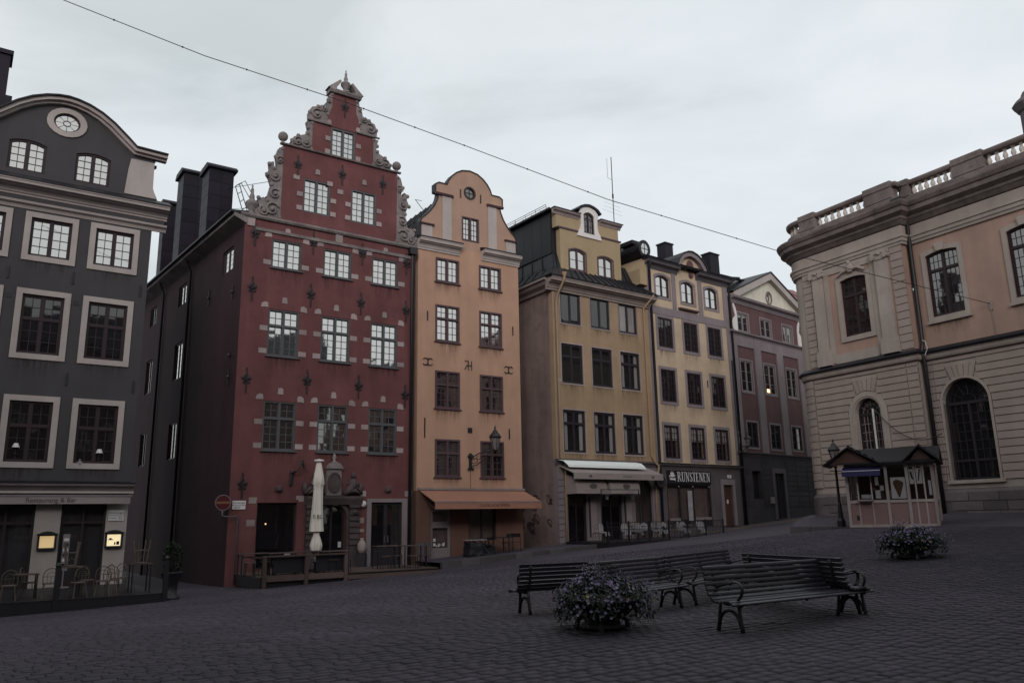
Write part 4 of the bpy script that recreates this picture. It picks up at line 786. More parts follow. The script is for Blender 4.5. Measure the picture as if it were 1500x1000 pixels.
MB().box(.05, 6.4, -.1, 0, 3.03, 3.14).build('awning_rail', 'stonelight', aw); MB().box(.15, 6.35, -1.66, -1.62, 2.38, 2.44).build('front_rail', 'greytrim', aw); MB().box(.15, 6.35, -1.645, -1.63, 2.08, 2.38).build('valance', 'orangecanvas', aw)
for u in (.5, 6.0): MB().tube([(u, -.05, 2.5), (u, -.9, 2.15), (u, -1.6, 2.38)], .02, 5).build('awning_arm', 'greyiron', aw)
text(aw, 'lettering', 'CHOKLADKOPPEN', .2, (3.5, -1.65, 2.23), 'faint', sx=1.05, ext=.002)
# bracket lantern
p = BEI.w(3.06, -.02); ln = thing('wall_lantern', 'black iron lantern on a scrolled bracket on the apricot house', 'lantern', (p.x, p.y, 4.1), BEI.a)
mb = MB().box(-.08, .08, -.04, 0, -.05, .8); mb.tube([(0, -.03, .0), (.0, -.03, -1.1)], .012, 4)
mb.tube([(0, -.05, .55), (.3, -.35, .78), (.62, -.72, .86), (.85, -.95, .84)], .03, 6); mb.tube([(0, -.05, .12), (.25, -.25, .2), (.5, -.55, .5), (.7, -.75, .82)], .028, 6)
mb.tube([(0, -.05, .3)] + [(.16 + .12 * math.cos(a), -.15 - .12 * math.cos(a), .4 + .12 * math.sin(a)) for a in np.linspace(PI, -PI, 12)], .018, 5); mb.tube([(.32 + .1 * math.cos(a), -.35 - .1 * math.cos(a), .58 + .1 * math.sin(a)) for a in np.linspace(0, 2 * PI, 10)], .016, 5)
for s in (-1, 1): mb.ball((s * .1, -.06, .65), .09, 6); mb.ball((s * .12, -.06, .0), .07, 6)
mb.build('bracket', 'iron', ln)
def lantern(par, x, y, z, s=1.0, n=6):
    mb = MB(); r0, r1 = .13 * s, .27 * s
    for k in range(n):
        a = 2 * PI * k / n + .3; mb.tube([(x + r0 * math.cos(a), y + r0 * math.sin(a), z), (x + r1 * math.cos(a), y + r1 * math.sin(a), z + .62 * s)], .016 * s, 4)
    mb.lathe([(0, -.1 * s), (.05 * s, -.08 * s), (.15 * s, 0), (.13 * s, .02 * s)], (x, y, z), n * 2); mb.lathe([(.29 * s, .60 * s), (.31 * s, .64 * s), (.2 * s, .80 * s), (.13 * s, .86 * s), (.12 * s, .92 * s), (.07 * s, .97 * s), (.03 * s, 1.05 * s), (.05 * s, 1.1 * s), (.02 * s, 1.16 * s), (0, 1.25 * s)], (x, y, z), n * 2)
    h = mb.build('lantern_head', 'iron', par); MB().lathe([(r0 * .93, .02 * s), (r1 * .93, .61 * s)], (x, y, z), n, a0=.3, a1=.3 + 2 * PI).build('lantern_glass', 'lampglass', h); return h
lantern(ln, .9, -1.0, .92, 1.05); 
MB().tube([(.86, -.96, .84), (.9, -1.0, .92)], .04, 6).build('lantern_foot', 'iron', ln)

# ------------------------------------------------------------------ ochre house with mansard roof
T = bthing(YEL, 'ochre_house', 'ochre house with a black mansard roof, wide dormer and cafe arches', -.3)
W = 7.85; yw = []
for c in (1.36, 3.70, 6.02): yw += [(c, 1.55, 12.62, 14.5, 0), (c, 1.62, 9.10, 11.40, 0), (c, 1.66, 5.17, 7.55, 0)]
wall(T, [(0, 4.72), (W, 4.72), (W, 14.7), (0, 14.7)], [hole(*w) for w in yw], 'yellow')
a1 = rect(.68, 2.12, .2, 3.35, .4); a2 = rect(3.2, 4.85, .2, 3.35, .4); a3 = rect(5.87, 7.35, .1, 3.8, .74)
wall(T, [(0, -.6), (W, -.6), (W, 4.718), (0, 4.718)], [a1, a2, a3], 'greytrim', name='ground_floor_wall', y0=.001)
for w in yw: window(T, *w[:4], 'blackwood', 'clear' if w[0] > 5 or w[2] < 6 else 'glasslow', cols=1, rt=1 if w[2] < 12 else 0, rb=1, tf=.3, cas='stonelight', stain=-.004, casw=.08, casy=-.025, bw=.1, fo=-.01, y=.1, curtain='full' if w[0] > 5 and w[2] > 12 else ('sides' if w[2] < 6 or w[0] > 5 else None))
cornice(T, -.45, W + .3, 14.45, 15.15, .62, 'taupe', 5, 'eaves_cornice', top=.1)
yang = R(124 - 36.3); ydv = Vector((math.cos(yang), math.sin(yang), 0)); yiv = Vector((math.sin(yang), -math.cos(yang), 0))
YM = Matrix(((ydv.x, yiv.x, 0, 0), (ydv.y, yiv.y, 0, 0), (0, 0, 1, 0), (0, 0, 0, 1)))
def put(o): o.matrix_local = Matrix.Translation((0, 0, -T['_z0'])) @ YM; return o
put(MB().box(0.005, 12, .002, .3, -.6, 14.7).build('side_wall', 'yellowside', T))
put(MB().prof([(.05, 14.45), (-.15, 14.5), (-.2, 14.65), (-.42, 14.8), (-.5, 15.0), (-.62, 15.02), (-.62, 15.15), (.05, 15.15)], -.1, 12).build('side_cornice', 'taupe', T))
yp = lambda s, i: (ydv.x * s + yiv.x * i, ydv.y * s + yiv.y * i)
# lower roof slope: front, left and right
A0 = (-.6, -.66, 15.22); B0 = (W + .25, -.66, 15.22); C0 = (yp(12, -.6)[0], 12, 15.22)
seams_roof(T, [A0, B0, (7.0, .44, 16.12), (.55, .44, 16.12)], 16); seams_roof(T, [(6.05, .44, 16.12), (7.0, .44, 16.12), (6.75, .8, 17.2), (6.02, .8, 17.2)], 2); seams_roof(T, [(.55, .44, 16.12), (1.12, .44, 16.12), (1.12, .8, 17.2), (.78, .8, 17.2)], 2)
seams_roof(T, [C0, A0, (.55, .44, 16.12), (.75, 11, 16.12)], 14); seams_roof(T, [(.75, 11, 16.12), (.55, .44, 16.12), (.78, .8, 17.2), (.95, 11, 17.2)], 10)
seams_roof(T, [B0, (W + .25, 12, 15.22), (7.0, 11, 16.12), (7.0, .44, 16.12)], 10); seams_roof(T, [(7.0, .44, 16.12), (7.0, 11, 16.12), (6.75, 11, 17.2), (6.75, .8, 17.2)], 10); MB().box(.8, 6.7, .9, 11, 15.5, 17.2).build('roof_core', 'roof', T)
# steep upper storey clad in dark sheet
mb = MB().hexa([(.78, .78, 17.0), (6.0, .78, 17.0), (6.0, 11, 17.0), (.78, 11, 17.0), (.72, .8, 19.75), (5.95, .8, 19.75), (5.95, 11, 19.75), (.72, 11, 19.75)]); up_ = mb.build('upper_storey', 'roof', T)
for k in range(11): MB().box(.70, .775, .82 + k * .92, .82 + k * .92 + .9, 17.1, 19.7).build('cladding_sheet', 'roof', up_)
MB().box(.4, 6.2, .55, 11.2, 19.75, 19.85).build('roof_slab', 'roof', T)
seams_roof(T, [(.4, 11.2, 19.86), (.4, .5, 19.86), (3.3, 2.5, 20.5), (3.3, 9.5, 20.5)], 12)
mb = MB()
for k in range(10): y = .8 + k * 1.05; mb.tube([(.42, y, 19.9), (.38, y, 20.12)], .02, 4)
mb.tube([(.38, .8, 20.12), (.38, 10.3, 20.12)], .02, 4); mb.tube([(.40, .8, 20.0), (.40, 10.3, 20.0)], .02, 4); mb.build('snow_rail', 'iron', T)
mb = MB()
for k in range(14): mb.tube([(-.3, .2 + k * .75, 15.55), (-.42, .2 + k * .75, 15.75)], .016, 4)
mb.tube([(-.42, .0, 15.75), (-.42, 10, 15.75)], .016, 4); mb.build('snow_rail', 'iron', T)
rs_ = np.random.default_rng(5); mb = MB()
for k in range(15):
    s0, v0, r_ = rs_.uniform(.6, 4.2), rs_.uniform(.5, 2.6), rs_.uniform(.12, .34); n_ = 14; ph = rs_.uniform(0, 6)
    mb.tube([(s0 + r_ * math.sin(i * .9 + ph) * (1 + .3 * math.sin(i)), -.012, v0 + r_ * math.cos(i * .63 + ph)) for i in range(n_)], .016, 4)
put(mb.build('graffiti', 'ink', T, kind='stuff'))
# yellow dormer front
yd = .42
wall(T, [(1.1, 16.05), (6.07, 16.05), (6.07, 18.7), (1.1, 18.7)], [hole(2.44, 1.28, 16.2, 17.52, .18), hole(4.74, 1.22, 16.12, 17.44, .16)], 'yelup', yd, yd + .5, name='dormer_wall')
wall(T, [(.82, 18.702), (5.95, 18.702), (5.95, 19.72), (.82, 19.72)], [rect(2.98, 3.88, 18.8, 19.721 - .001)], 'yelup', yd + .002, yd + .5, name='dormer_wall')
for c, w, a, b, r in ((2.44, 1.28, 16.2, 17.52, .18), (4.74, 1.22, 16.12, 17.44, .16)): window(T, c, w, a, b, 'purplewood', 'mirror', cols=1, rb=2, rise=r, y=yd + .1, cas='purplewood', casw=.09, casy=yd - .02)
MB().box(.9, 6.15, yd - .06, yd + .05, 18.66, 18.76).build('string_course', 'purplewood', T)
cornice(T, .55, 2.62, 19.5, 19.8, .25, 'stonelight', 3, 'dormer_cornice', y=yd, top=.04); cornice(T, 4.32, 6.15, 19.5, 19.8, .25, 'stonelight', 3, 'dormer_cornice', y=yd, top=.04)
sur = [(2.45, 18.45), (4.45, 18.45), (4.35, 18.75), (4.2, 18.95), (4.12, 19.3), (4.14, 19.75), (4.24, 19.85), (4.2, 20.15), (3.95, 20.38), (3.45, 20.5), (2.95, 20.38), (2.7, 20.15), (2.66, 19.85), (2.76, 19.75), (2.78, 19.3), (2.7, 18.95), (2.55, 18.75)]
so = MB().prism(sur, yd - .08, yd + .02, 0, [rect(2.99, 3.87, 18.72, 20.12, .2)]).build('scrolled_surround', 'white', T)
MB().prism([(2.85, 18.7), (4.05, 18.7), (4.05, 20.2), (3.45, 20.4), (2.85, 20.2)], yd + .16, yd + 2.2).build('dormer_body', 'dark', T)
band(T, [(4.36, 20.1), (4.1, 20.34), (3.8, 20.46), (3.45, 20.52), (3.1, 20.46), (2.8, 20.34), (2.54, 20.1)][::-1], -.0, -.12, yd - .2, yd + 2.2, 'roof', 'dormer_roof')
window(T, 3.43, .88, 18.73, 20.1, 'brownwood', 'glassmid', cols=2, rb=3, rise=.2, y=yd + .05)
MB().tube([(7.3, 2.1, 17), (7.3, 2.1, 25.6)], .03, 6).tube([(7.3, 2.1, 22.6), (7.3, 2.1, 22.9)], .06, 6).tube([(6.9, 2.1, 24.0), (6.9, 2.1, 25.4)], .015, 4).tube([(6.9, 2.1, 24.0), (7.3, 2.1, 23.9)], .012, 4).build('antenna_mast', 'iron', T)
mb = MB()
for k in range(4): mb.tube([(6.3 + k * .1, 2.1, 21.6 + k * .28), (8.3 - k * .1, 2.3, 21.6 + k * .28)], .007, 4)
mb.build('antenna', 'greyiron', T)
pipe(T, [(.42, -.66, 15.2), (.42, -.6, 15.0), (.35, -.1, 14.3), (.22, -.09, 13.8), (.22, -.09, 4.85), (.45, -.12, 4.6), (.5, -.12, 4.4), (.42, -.1, -.4)], .065, 'yellow'); MB().lathe([(.05, 0), (.15, .25), (.17, .3)], (.42, -.66, 15.15), 8).build('rainwater_head', 'beige', T)
pipe(T, [(7.75, -.66, 15.2), (7.6, -.5, 14.9), (7.35, -.1, 14.4), (7.35, -.09, 13.9), (7.35, -.09, 5.2), (7.5, -.2, 4.8), (7.75, -.25, 4.55), (7.75, -.2, 4.2), (7.55, -.12, 3.9), (7.5, -.1, -.2)], .065, 'yellow')
cornice(T, -.12, W, 4.45, 4.78, .2, 'greytrimdark', 3, 'shop_cornice')
MB().ball((.32, -.03, 8.0 + 1.2), .08, 8).build('wall_plate', 'signwhite', T)
# quoins of the ground floor
for k in range(12):
    MB().box(-.02, .5 - .1 * (k % 2), -.05, .02, -.1 + k * .34, .2 + k * .34).build('quoin_stone', 'greytrim', T); MB().box(7.5, 7.84, -.05, .02, -.1 + k * .34, .2 + k * .34).build('quoin_stone', 'greytrim', T)
for a in (a1, a2, a3):
    us = [p[0] for p in a]; vs_ = [p[1] for p in a]; mb = MB(); x0, x1, z0, z1 = min(us), max(us), min(vs_), max(vs_); r = .74 if a is a3 else .4
    ring_strip(mb, rect(x0, x1, z0, z1, r), rect(x0 + .09, x1 - .09, z0 + .09, z1 - .09, r * .9), .15, .22); mb.box((x0 + x1) / 2 - .03, (x0 + x1) / 2 + .03, .16, .21, z0, z1 - .05)
    d = mb.build('shop_window', 'blackwood', T); MB().prism(rect(x0 + .09, x1 - .09, z0 + .09, z1 - .09, r * .9), .18, .19).build('pane', 'clear', d)
backing(T, .3, 7.6, -.5, 4.2, 1.7)
for u in (2.35, 5.1): MB().box(u - .0, u + .42, -.03, .0, .7, 2.6).build('menu_panel', 'greycanvas', T); MB().box(u - .15, u - .04, -.02, .01, .5, 2.7).build('pilaster_strip', 'blackwood', T)
for u in (3.35, 5.32):
    mb = MB().lathe([(.07, 0), (.12, .28), (.12, .3), (0, .3)], (u, -.3, 2.55), 10).tube([(u, -.3, 2.85), (u, -.05, 3.0)], .012, 4); mb.build('wall_lamp', 'signwhite', T)
# rounded basket awnings, the rolled awning above and a pale blind
for a, b in ((.5, 2.75), (3.0, 5.3)):
    mb = MB(); n = 10; rows = []
    for i in range(n + 1):
        t = i / n * PI / 2; rows.append((-.05 - .95 * math.sin(t), 3.1 + .78 * math.cos(t) - .0))
    rows.append((-1.0, 2.85))
    for i in range(n + 1):
        (y0, z0), (y1, z1) = rows[i], rows[i + 1]; mb.add([(a, y0, z0), (b, y0, z0), (b, y1, z1), (a, y1, z1)], [(0, 1, 2, 3)])
    for x in (a, b): mb.add([(x, -.05, 2.85)] + [(x, y, z) for y, z in rows], [tuple(range(len(rows) + 1))])
    o = mb.build('basket_awning', 'greycanvas', T); MB().prism(circ((a + b) / 2 + .1, 3.25, .28, .15, 10), -1.005, -.97).build('print', 'greyprint', o)
mb = MB().prof([(-.02, 4.42), (-1.25, 3.95), (-1.25, 3.92), (-.02, 4.38)], .1, 7.0); aw = mb.build('awning', 'greycanvas', T); MB().box(.1, 7.0, -1.27, -1.25, 3.62, 3.95).build('valance', 'greycanvas', aw)
text(aw, 'lettering', 'CAFE BAR', .15, (4.1, -1.275, 3.79), 'greyprint', sx=1.1, ext=.002)
for u in (1.3, 6.15): MB().prism(circ(u, 3.79, .12, .08, 8), -1.28, -1.272).build('print', 'greyprint', aw)
mb = MB(); n = 8
pf_ = [(-.1, 4.72), (-.55, 4.62), (-.75, 4.42), (-.78, 4.28)]
for i in range(3): (y0, z0), (y1, z1) = pf_[i], pf_[i + 1]; mb.add([(-.1 + i * .1, y0, z0), (5.9 + i * .08, y0, z0), (5.98 + i * .08, y1, z1), (.0 + i * .1, y1, z1)], [(0, 1, 2, 3)])
bl = mb.build('rolled_blind', 'palecanvas', T)

# ------------------------------------------------------------------ straw yellow house with the souvenir shop
T = bthing(RUN, 'straw_yellow_house', 'straw yellow house with grey bands, arched attic gable and the RUNSTENEN shop', .2)
W = 8.45; rw = []
for c in (1.62, 4.16, 6.66): rw += [(c, 1.38, 12.12, 14.08, 0), (c, 1.38, 8.62, 10.68, 0), (c, 1.38, 5.07, 7.12, 0)]
aw_ = [(1.6, 1.32, 15.48, 16.95, .22), (4.13, 1.32, 15.44, 16.92, .22), (6.62, 1.32, 15.44, 16.92, .22)]
door = rect(6.38, 7.4, .8, 3.5); sf = rect(.85, 5.1, .9, 3.5)
arcp = [(6.1, 17.72), (5.9, 18.15), (5.5, 18.6), (5.0, 18.88), (4.5, 19.0), (4.1, 18.95), (3.6, 18.75), (3.25, 18.4), (3.02, 17.95), (2.95, 17.72)]
wall(T, [(.05, 4.4), (W, 4.4), (W, 17.72)] + arcp + [(.05, 17.72)], [hole(*w) for w in rw + aw_], 'straw')
wall(T, [(.05, 0), (W, 0), (W, 4.398), (.05, 4.398)], [sf, door], 'greytrimdark', name='ground_floor_wall', y0=.001)
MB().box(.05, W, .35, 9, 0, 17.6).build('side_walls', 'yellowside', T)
for w in rw: window(T, *w[:4], 'brownwood', 'clear' if w[2] < 6 else 'glasslow', curtain='half' if w[2] < 6 else None, cols=2, rb=5 if w[2] > 7 else 5, cas='greytrim', casw=.19, casy=-.03, bw=.07, y=.06, stain=-.004)
for w in aw_: window(T, *w[:4], 'brownwood', 'mirror', cols=1, rb=2, rise=.22, cas='greytrim', casw=.16, casy=-.03, bw=.09)
# grey framing bands
MB().box(.1, 8.4, -.045, .01, 14.28, 14.78).build('grey_band', 'greytrim', T)
for a, b in ((.05, .5), (2.52, 2.88), (5.2, 5.62), (7.9, 8.42)): MB().box(a, b, -.05, .01, 14.78, 17.3).build('pilaster', 'greytrim', T)
for a, b in ((.05, .42), (8.05, 8.42)): MB().box(a, b, -.047, .01, 4.7, 14.28).build('pilaster', 'greytrim', T)
MB().prof([(.02, 14.86), (-.2, 14.88), (-.24, 14.98), (.02, 15.02)], 3.05, 4.95).build('window_ledge', 'purplewood', T)
cornice(T, -.1, 3.1, 17.25, 17.72, .42, 'greytrimdark', 4, 'eaves_cornice', top=.12); cornice(T, 5.05, 8.75, 17.25, 17.72, .42, 'greytrimdark', 4, 'eaves_cornice', top=.12)
apc = [(6.15, 17.7), (5.95, 18.17), (5.53, 18.64), (5.02, 18.93), (4.5, 19.05), (4.08, 19.0), (3.56, 18.79), (3.2, 18.43), (2.97, 17.97), (2.92, 17.7)]
c_ = band(T, apc, -.30, -.0, -.3, .1, 'greytrim', 'arched_cornice'); band(T, apc, .0, .07, -.4, 3.5, 'roof', 'arched_flashing', c_)
MB().prism(circ(4.55, 18.05, .36, .5, 20), -.06, .01).ball((4.55, 0, 17.45), .2, 8).build('oval_relief', 'brown', T)
cornice(T, 0, W, 4.42, 4.72, .22, 'greytrimdark', 3, 'shop_cornice', top=.05)
pipe(T, [(.05, -.5, 17.6), (.25, -.14, 17.2), (.25, -.12, 4.9), (.22, -.1, .4)], .085, 'roof'); pipe(T, [(8.55, -.5, 17.6), (8.5, -.14, 17.2), (8.5, -.12, .6)], .085, 'roof'); pipe(T, [(8.3, -.1, 12), (8.3, -.1, .6)], .045, 'iron')
bar_anchor(T, 5.55, 10.1, .5)
# roof
seams_roof(T, [(-.1, -.42, 17.86), (8.75, -.42, 17.86), (8.75, 3.2, 19.6), (-.1, 3.2, 19.6)], 16)
seams_roof(T, [(-.1, 3.2, 19.6), (8.75, 3.2, 19.6), (8.75, 7, 20.3), (-.1, 7, 20.3)], 12)
MB().prism([(-.6, 16.0), (.05, 16.0), (.05, 17.9), (-.6, 17.0)], -.1, 4).build('fire_wall', 'yelup', T)
for u, y, zt, w in ((6.2, 3.4, 21.15, .85), (11.4, 3.4, 21.4, 1.1)): MB().box(u, u + w, y, y + .8, 18.0, zt).box(u - .06, u + w + .06, y - .06, y + .86, zt, zt + .1).build('chimney', 'chimney', T)
mb = MB().tube([(.1, .1, 18.5), (.1, 4.0, 18.5)], .52, 14); ring_strip(mb, circ(.1, 18.5, .55, .6), circ(.1, 18.5, .33, .38), -.0, .12); od = mb.build('oculus_dormer', 'roof', T)
MB().prism(circ(.1, 18.5, .33, .38), .02, .04).build('pane', 'mirror', od); MB().box(-.23, .43, -.0, .03, 18.48, 18.52).box(.08, .12, -.001, .03, 18.12, 18.88).build('glazing_bars', 'iron', od); MB().box(-.5, .8, .5, 1.6, 18.9, 19.15).build('dormer_cap', 'roof', od)
# shop
mb = MB(); ring_strip(mb, sf, rect(.95, 5.0, 1.35, 3.42), .02, .12); mb.box(2.05, 2.15, .03, .11, 1.35, 3.42); mb.box(3.35, 3.45, .03, .11, 1.35, 3.42); d = mb.build('shop_front', 'blackwood', T)
for a, b in ((.95, 2.05), (2.15, 3.35), (3.45, 5.0)): MB().box(a, b, .06, .07, 1.35, 3.42).build('pane', 'clear', d)
MB().box(1.0, 2.0, .0, .03, 1.28, 1.44).box(3.5, 5.0, 0, .03, 1.30, 1.46).build('sill', 'greywood', d)
backing(T, .8, 5.2, .6, 3.6, 1.5)
mb = MB()
for k in range(7): mb.box(1.05, 1.35, .35, .5, 1.5 + k * .2, 1.58 + k * .2)
mb.build('postcard_rack', 'lit', T).data.materials[0] = mat('dim_shelf', (.2, .1, .05), bump=0, emit=(1, .4, .2, .12))
MB().box(2.75, 3.15, -.06, -.02, 1.25, 3.1).build('banner', 'blanket', T)
for u in (1.95, 3.3, 4.9): MB().ball((u, -.03, 3.35), .03, 6).build('spot_lamp', 'signwhite', T)
MB().box(.9, 5.1, -.08, .0, 3.52, 4.32).build('shop_sign', 'ink', T)
def serif(par, s, x0, z0, h, m, y=-.085):
    mb = MB(); x = x0; tk = h * .125; tn = h * .05; sfh = h * .05
    def st(xa, za, xb, zb, w): 
        mb.prism([(xa - w / 2, za), (xa + w / 2, za), (xb + w / 2, zb), (xb - w / 2, zb)], y - .012, y)
    def sr(xc, zc, w=.3): mb.box(xc - h * w / 2, xc + h * w / 2, y - .0125, y - .0005, zc, zc + sfh)
    def cur(pts, w):
        for i in range(len(pts) - 1):
            a, b = Vector(pts[i]), Vector(pts[i + 1]); d = (b - a).normalized(); n_ = Vector((-d.y, d.x)); wa = (w[i] if isinstance(w, list) else w) / 2
            mb.prism([tuple(a - n_ * wa), tuple(b - n_ * wa), tuple(b + n_ * wa), tuple(a + n_ * wa)], y - .0118, y)
    for ch in s:
        if ch == 'R':
            st(x + .12 * h, z0, x + .12 * h, z0 + h, tk); sr(x + .12 * h, z0); sr(x + .12 * h, z0 + h - sfh)
            cur([(x + .15 * h, z0 + h - tn / 2), (x + .34 * h, z0 + h * .97), (x + .46 * h, z0 + .84 * h), (x + .46 * h, z0 + .66 * h), (x + .34 * h, z0 + .54 * h), (x + .15 * h, z0 + .5 * h)], [tn, tk * .7, tk, tk * .7, tn]); st(x + .62 * h, z0, x + .3 * h, z0 + .5 * h, tk); x += .72 * h
        elif ch == 'U':
            st(x + .14 * h, z0 + .22 * h, x + .14 * h, z0 + h, tk); st(x + .52 * h, z0 + .2 * h, x + .52 * h, z0 + h, tn); sr(x + .14 * h, z0 + h - sfh); sr(x + .52 * h, z0 + h - sfh, .22)
            cur([(x + .14 * h, z0 + .24 * h), (x + .2 * h, z0 + .06 * h), (x + .33 * h, z0 + .02 * h), (x + .46 * h, z0 + .07 * h), (x + .52 * h, z0 + .22 * h)], [tk * .9, tk * .7, tn, tn]); x += .70 * h
        elif ch == 'N':
            st(x + .12 * h, z0, x + .12 * h, z0 + h, tn); st(x + .56 * h, z0, x + .56 * h, z0 + h, tn); st(x + .54 * h, z0, x + .14 * h, z0 + h, tk); sr(x + .12 * h, z0, .22); sr(x + .56 * h, z0 + h - sfh, .22); sr(x + .08 * h, z0 + h - sfh, .2); x += .74 * h
        elif ch == 'S':
            cur([(x + .42 * h, z0 + .76 * h), (x + .38 * h, z0 + .92 * h), (x + .24 * h, z0 + .97 * h), (x + .12 * h, z0 + .88 * h), (x + .1 * h, z0 + .72 * h), (x + .2 * h, z0 + .58 * h), (x + .36 * h, z0 + .44 * h), (x + .44 * h, z0 + .28 * h), (x + .4 * h, z0 + .1 * h), (x + .26 * h, z0 + .02 * h), (x + .12 * h, z0 + .07 * h), (x + .07 * h, z0 + .26 * h)], [tn, tn, tk * .6, tk * .8, tk, tk, tk, tk * .8, tk * .6, tn, tn]); x += .54 * h
        elif ch == 'T':
            st(x + .3 * h, z0, x + .3 * h, z0 + h, tk); sr(x + .3 * h, z0); mb.box(x + .04 * h, x + .56 * h, y - .012, y, z0 + h - tn, z0 + h); mb.box(x + .04 * h, x + .07 * h, y - .012, y, z0 + .82 * h, z0 + h - tn); mb.box(x + .53 * h, x + .56 * h, y - .012, y, z0 + .82 * h, z0 + h - tn); x += .62 * h
        elif ch == 'E':
            st(x + .14 * h, z0, x + .14 * h, z0 + h, tk); sr(x + .12 * h, z0, .2)
            for zz, w_ in ((0, .5), (.48, .38), (1 - tn / h, .48)): mb.box(x + .14 * h, x + w_ * h, y - .0122, y, z0 + zz * h, z0 + zz * h + tn)
            mb.box(x + .47 * h, x + .5 * h, y - .012, y, z0 + tn, z0 + .2 * h); mb.box(x + .45 * h, x + .48 * h, y - .012, y, z0 + .82 * h, z0 + h - tn); x += .6 * h
    return mb.build('lettering', m, par)
sg = serif(T, 'RUNSTENEN', 1.78, 3.66, .58, 'signwhite')
xs = [v.co.x for v in sg.data.vertices]; k = (4.98 - 1.80) / (max(xs) - min(xs))
for v in sg.data.vertices: v.co.x = 1.80 + (v.co.x - min(xs)) * k
mb = MB(); y = -.085   # little sailing ship emblem
mb.prism([(1.08, 3.86), (1.12, 3.74), (1.5, 3.74), (1.62, 3.66), (1.6, 3.88), (1.5, 3.84)], y - .012, y); mb.prism([(1.16, 3.92), (1.5, 3.92), (1.48, 4.2), (1.18, 4.2)], y - .012, y); mb.prism([(1.31, 4.2), (1.35, 4.2), (1.33, 4.32)], y - .012, y); mb.prism([(1.02, 4.0), (1.1, 3.9), (1.12, 4.02)], y - .012, y); mb.prism([(1.54, 3.92), (1.62, 4.02), (1.54, 4.08)], y - .012, y); mb.build('ship_emblem', 'signwhite', T)
mb = MB(); ring_strip(mb, [(6.15, .9), (7.62, .9), (7.62, 3.85), (6.15, 3.85)], [(6.38, .901), (7.4, .901), (7.4, 3.5), (6.38, 3.5)], -.06, .02); mb.build('door_frame', 'greytrim', T)
d = MB().box(6.38, 7.4, .15, .22, .8, 3.5).build('door', 'doorwood', T)
for k in range(6): MB().box(6.42 + k * .162, 6.42 + k * .162 + .15, .13, .149, .85, 3.4).build('plank', 'doorwood', d)
MB().box(6.85, 7.0, .11, .129, 2.3, 2.55).build('notice', 'signwhite', d); MB().box(6.9, 7.3, -.04, .0, 3.95, 4.15).build('number_plate', 'signwhite', T)
text(T, 'lettering', '16', .14, (7.1, -.045, 4.05), 'ink', .002)
p = RUN.w(8.35, -.05); ln = thing('wall_lantern', 'small black lantern on a bracket between the straw yellow and brick red houses', 'lantern', (p.x, p.y, 5.9), RUN.a)
MB().tube([(0, 0, .1), (-.2, -.6, .15), (-.35, -1.0, 0)], .03, 5).tube([(-.1, 0, -.4), (-.3, -.5, -.2), (-.3, -.8, .05)], .025, 5).build('bracket', 'iron', ln); lantern(ln, -.35, -1.0, .1, .8)
p = YEL.w(7.72, -.35); hs_ = thing('hanging_sign', 'round black hanging sign between the cafe and the RUNSTENEN shop', 'sign', (p.x, p.y, 2.6), YEL.a)
MB().prism(circ(0, 1.0, .42, .38, 20), -.06, .06).build('sign_disc', 'iron', hs_); mb = MB(); ring_strip(mb, circ(0, 1.0, .3, .27), circ(0, 1.0, .26, .23), -.066, -.061); mb.build('print', 'greyprint', hs_); MB().tube([(0, 0, 1.38), (0, 0, 1.5), (0, .35, 1.55)], .02, 5).build('bracket', 'iron', hs_)

# ------------------------------------------------------------------ brick red house with the pediment
T = bthing(BRN, 'pedimented_house', 'brick red house with grey pilasters and a pale triangular pediment', 1.0)
W = 10.3; bwn = [(c, w, a, b, 0) for c, w, a, b in ((1.9, 1.4, 14.32, 15.66), (4.96, 1.45, 14.32, 15.68), (8.05, 1.45, 14.34, 15.66), (1.86, 1.45, 9.98, 12.2), (4.94, 1.5, 10.05, 12.25), (8.06, 1.5, 10.1, 12.25), (1.98, 1.3, 6.1, 7.85), (5.0, 1.35, 6.1, 7.85), (8.0, 1.35, 6.15, 7.88))]
door = rect(4.3, 5.55, 1.3, 4.4)
wall(T, [(.05, 5.5), (W, 5.5), (W, 16.7), (.05, 16.7)], [hole(*w) for w in bwn], 'brown')
wall(T, [(.05, .6), (W, .6), (W, 5.498), (.05, 5.498)], [door, rect(1.5, 2.6, 2.6, 4.5)], 'darkashlar', name='ground_floor_wall')
MB().box(.05, W, .35, 12, .6, 16.6).build('side_walls', 'greytrimdark', T)
for w in bwn: window(T, *w[:4], 'greywood' if w[2] > 6.5 else 'blackwood', 'glassmid' if w[2] > 14 else 'glasslow', cols=1, rb=2 if w[2] > 14 else 3, cas='greytrim', casw=.12, bw=.08, y=.08)
MB().box(4.5, 4.85, .06, .1, 10.2, 10.45).build('lamp_bulb', 'bulb', T)
for a, b in ((.05, .8), (3.0, 3.85), (6.05, 6.9), (9.2, 10.28)): MB().box(a, b, -.08, .01, 5.7, 13.9).build('pilaster', 'greytrim', T)
MB().box(.05, 10.28, -.07, .01, 13.2, 13.9).build('grey_band', 'greytrim', T)
cornice(T, -.1, 10.5, 13.9, 14.22, .25, 'greytrim', 3, 'string_cornice'); cornice(T, -.2, 10.7, 5.5, 5.75, .18, 'greytrimdark', 2, 'base_cornice')
cornice(T, .4, 11.0, 16.3, 16.8, .4, 'greytrim', 3, 'eaves_cornice')
MB().prism([(1.1, 16.8), (10.4, 16.8), (5.75, 19.0)], -.0, .3, 0, [circ(5.75, 17.5, .34, .42)]).build('pediment_field', 'pediment', T); mb = MB(); ring_strip(mb, circ(5.75, 17.5, .44, .52), circ(5.75, 17.5, .33, .41), -.06, .02); mb.build('oculus_frame', 'greytrim', T); MB().box(5.3, 6.2, .1, .12, 17.0, 18.0).build('pane', 'mirror', T)
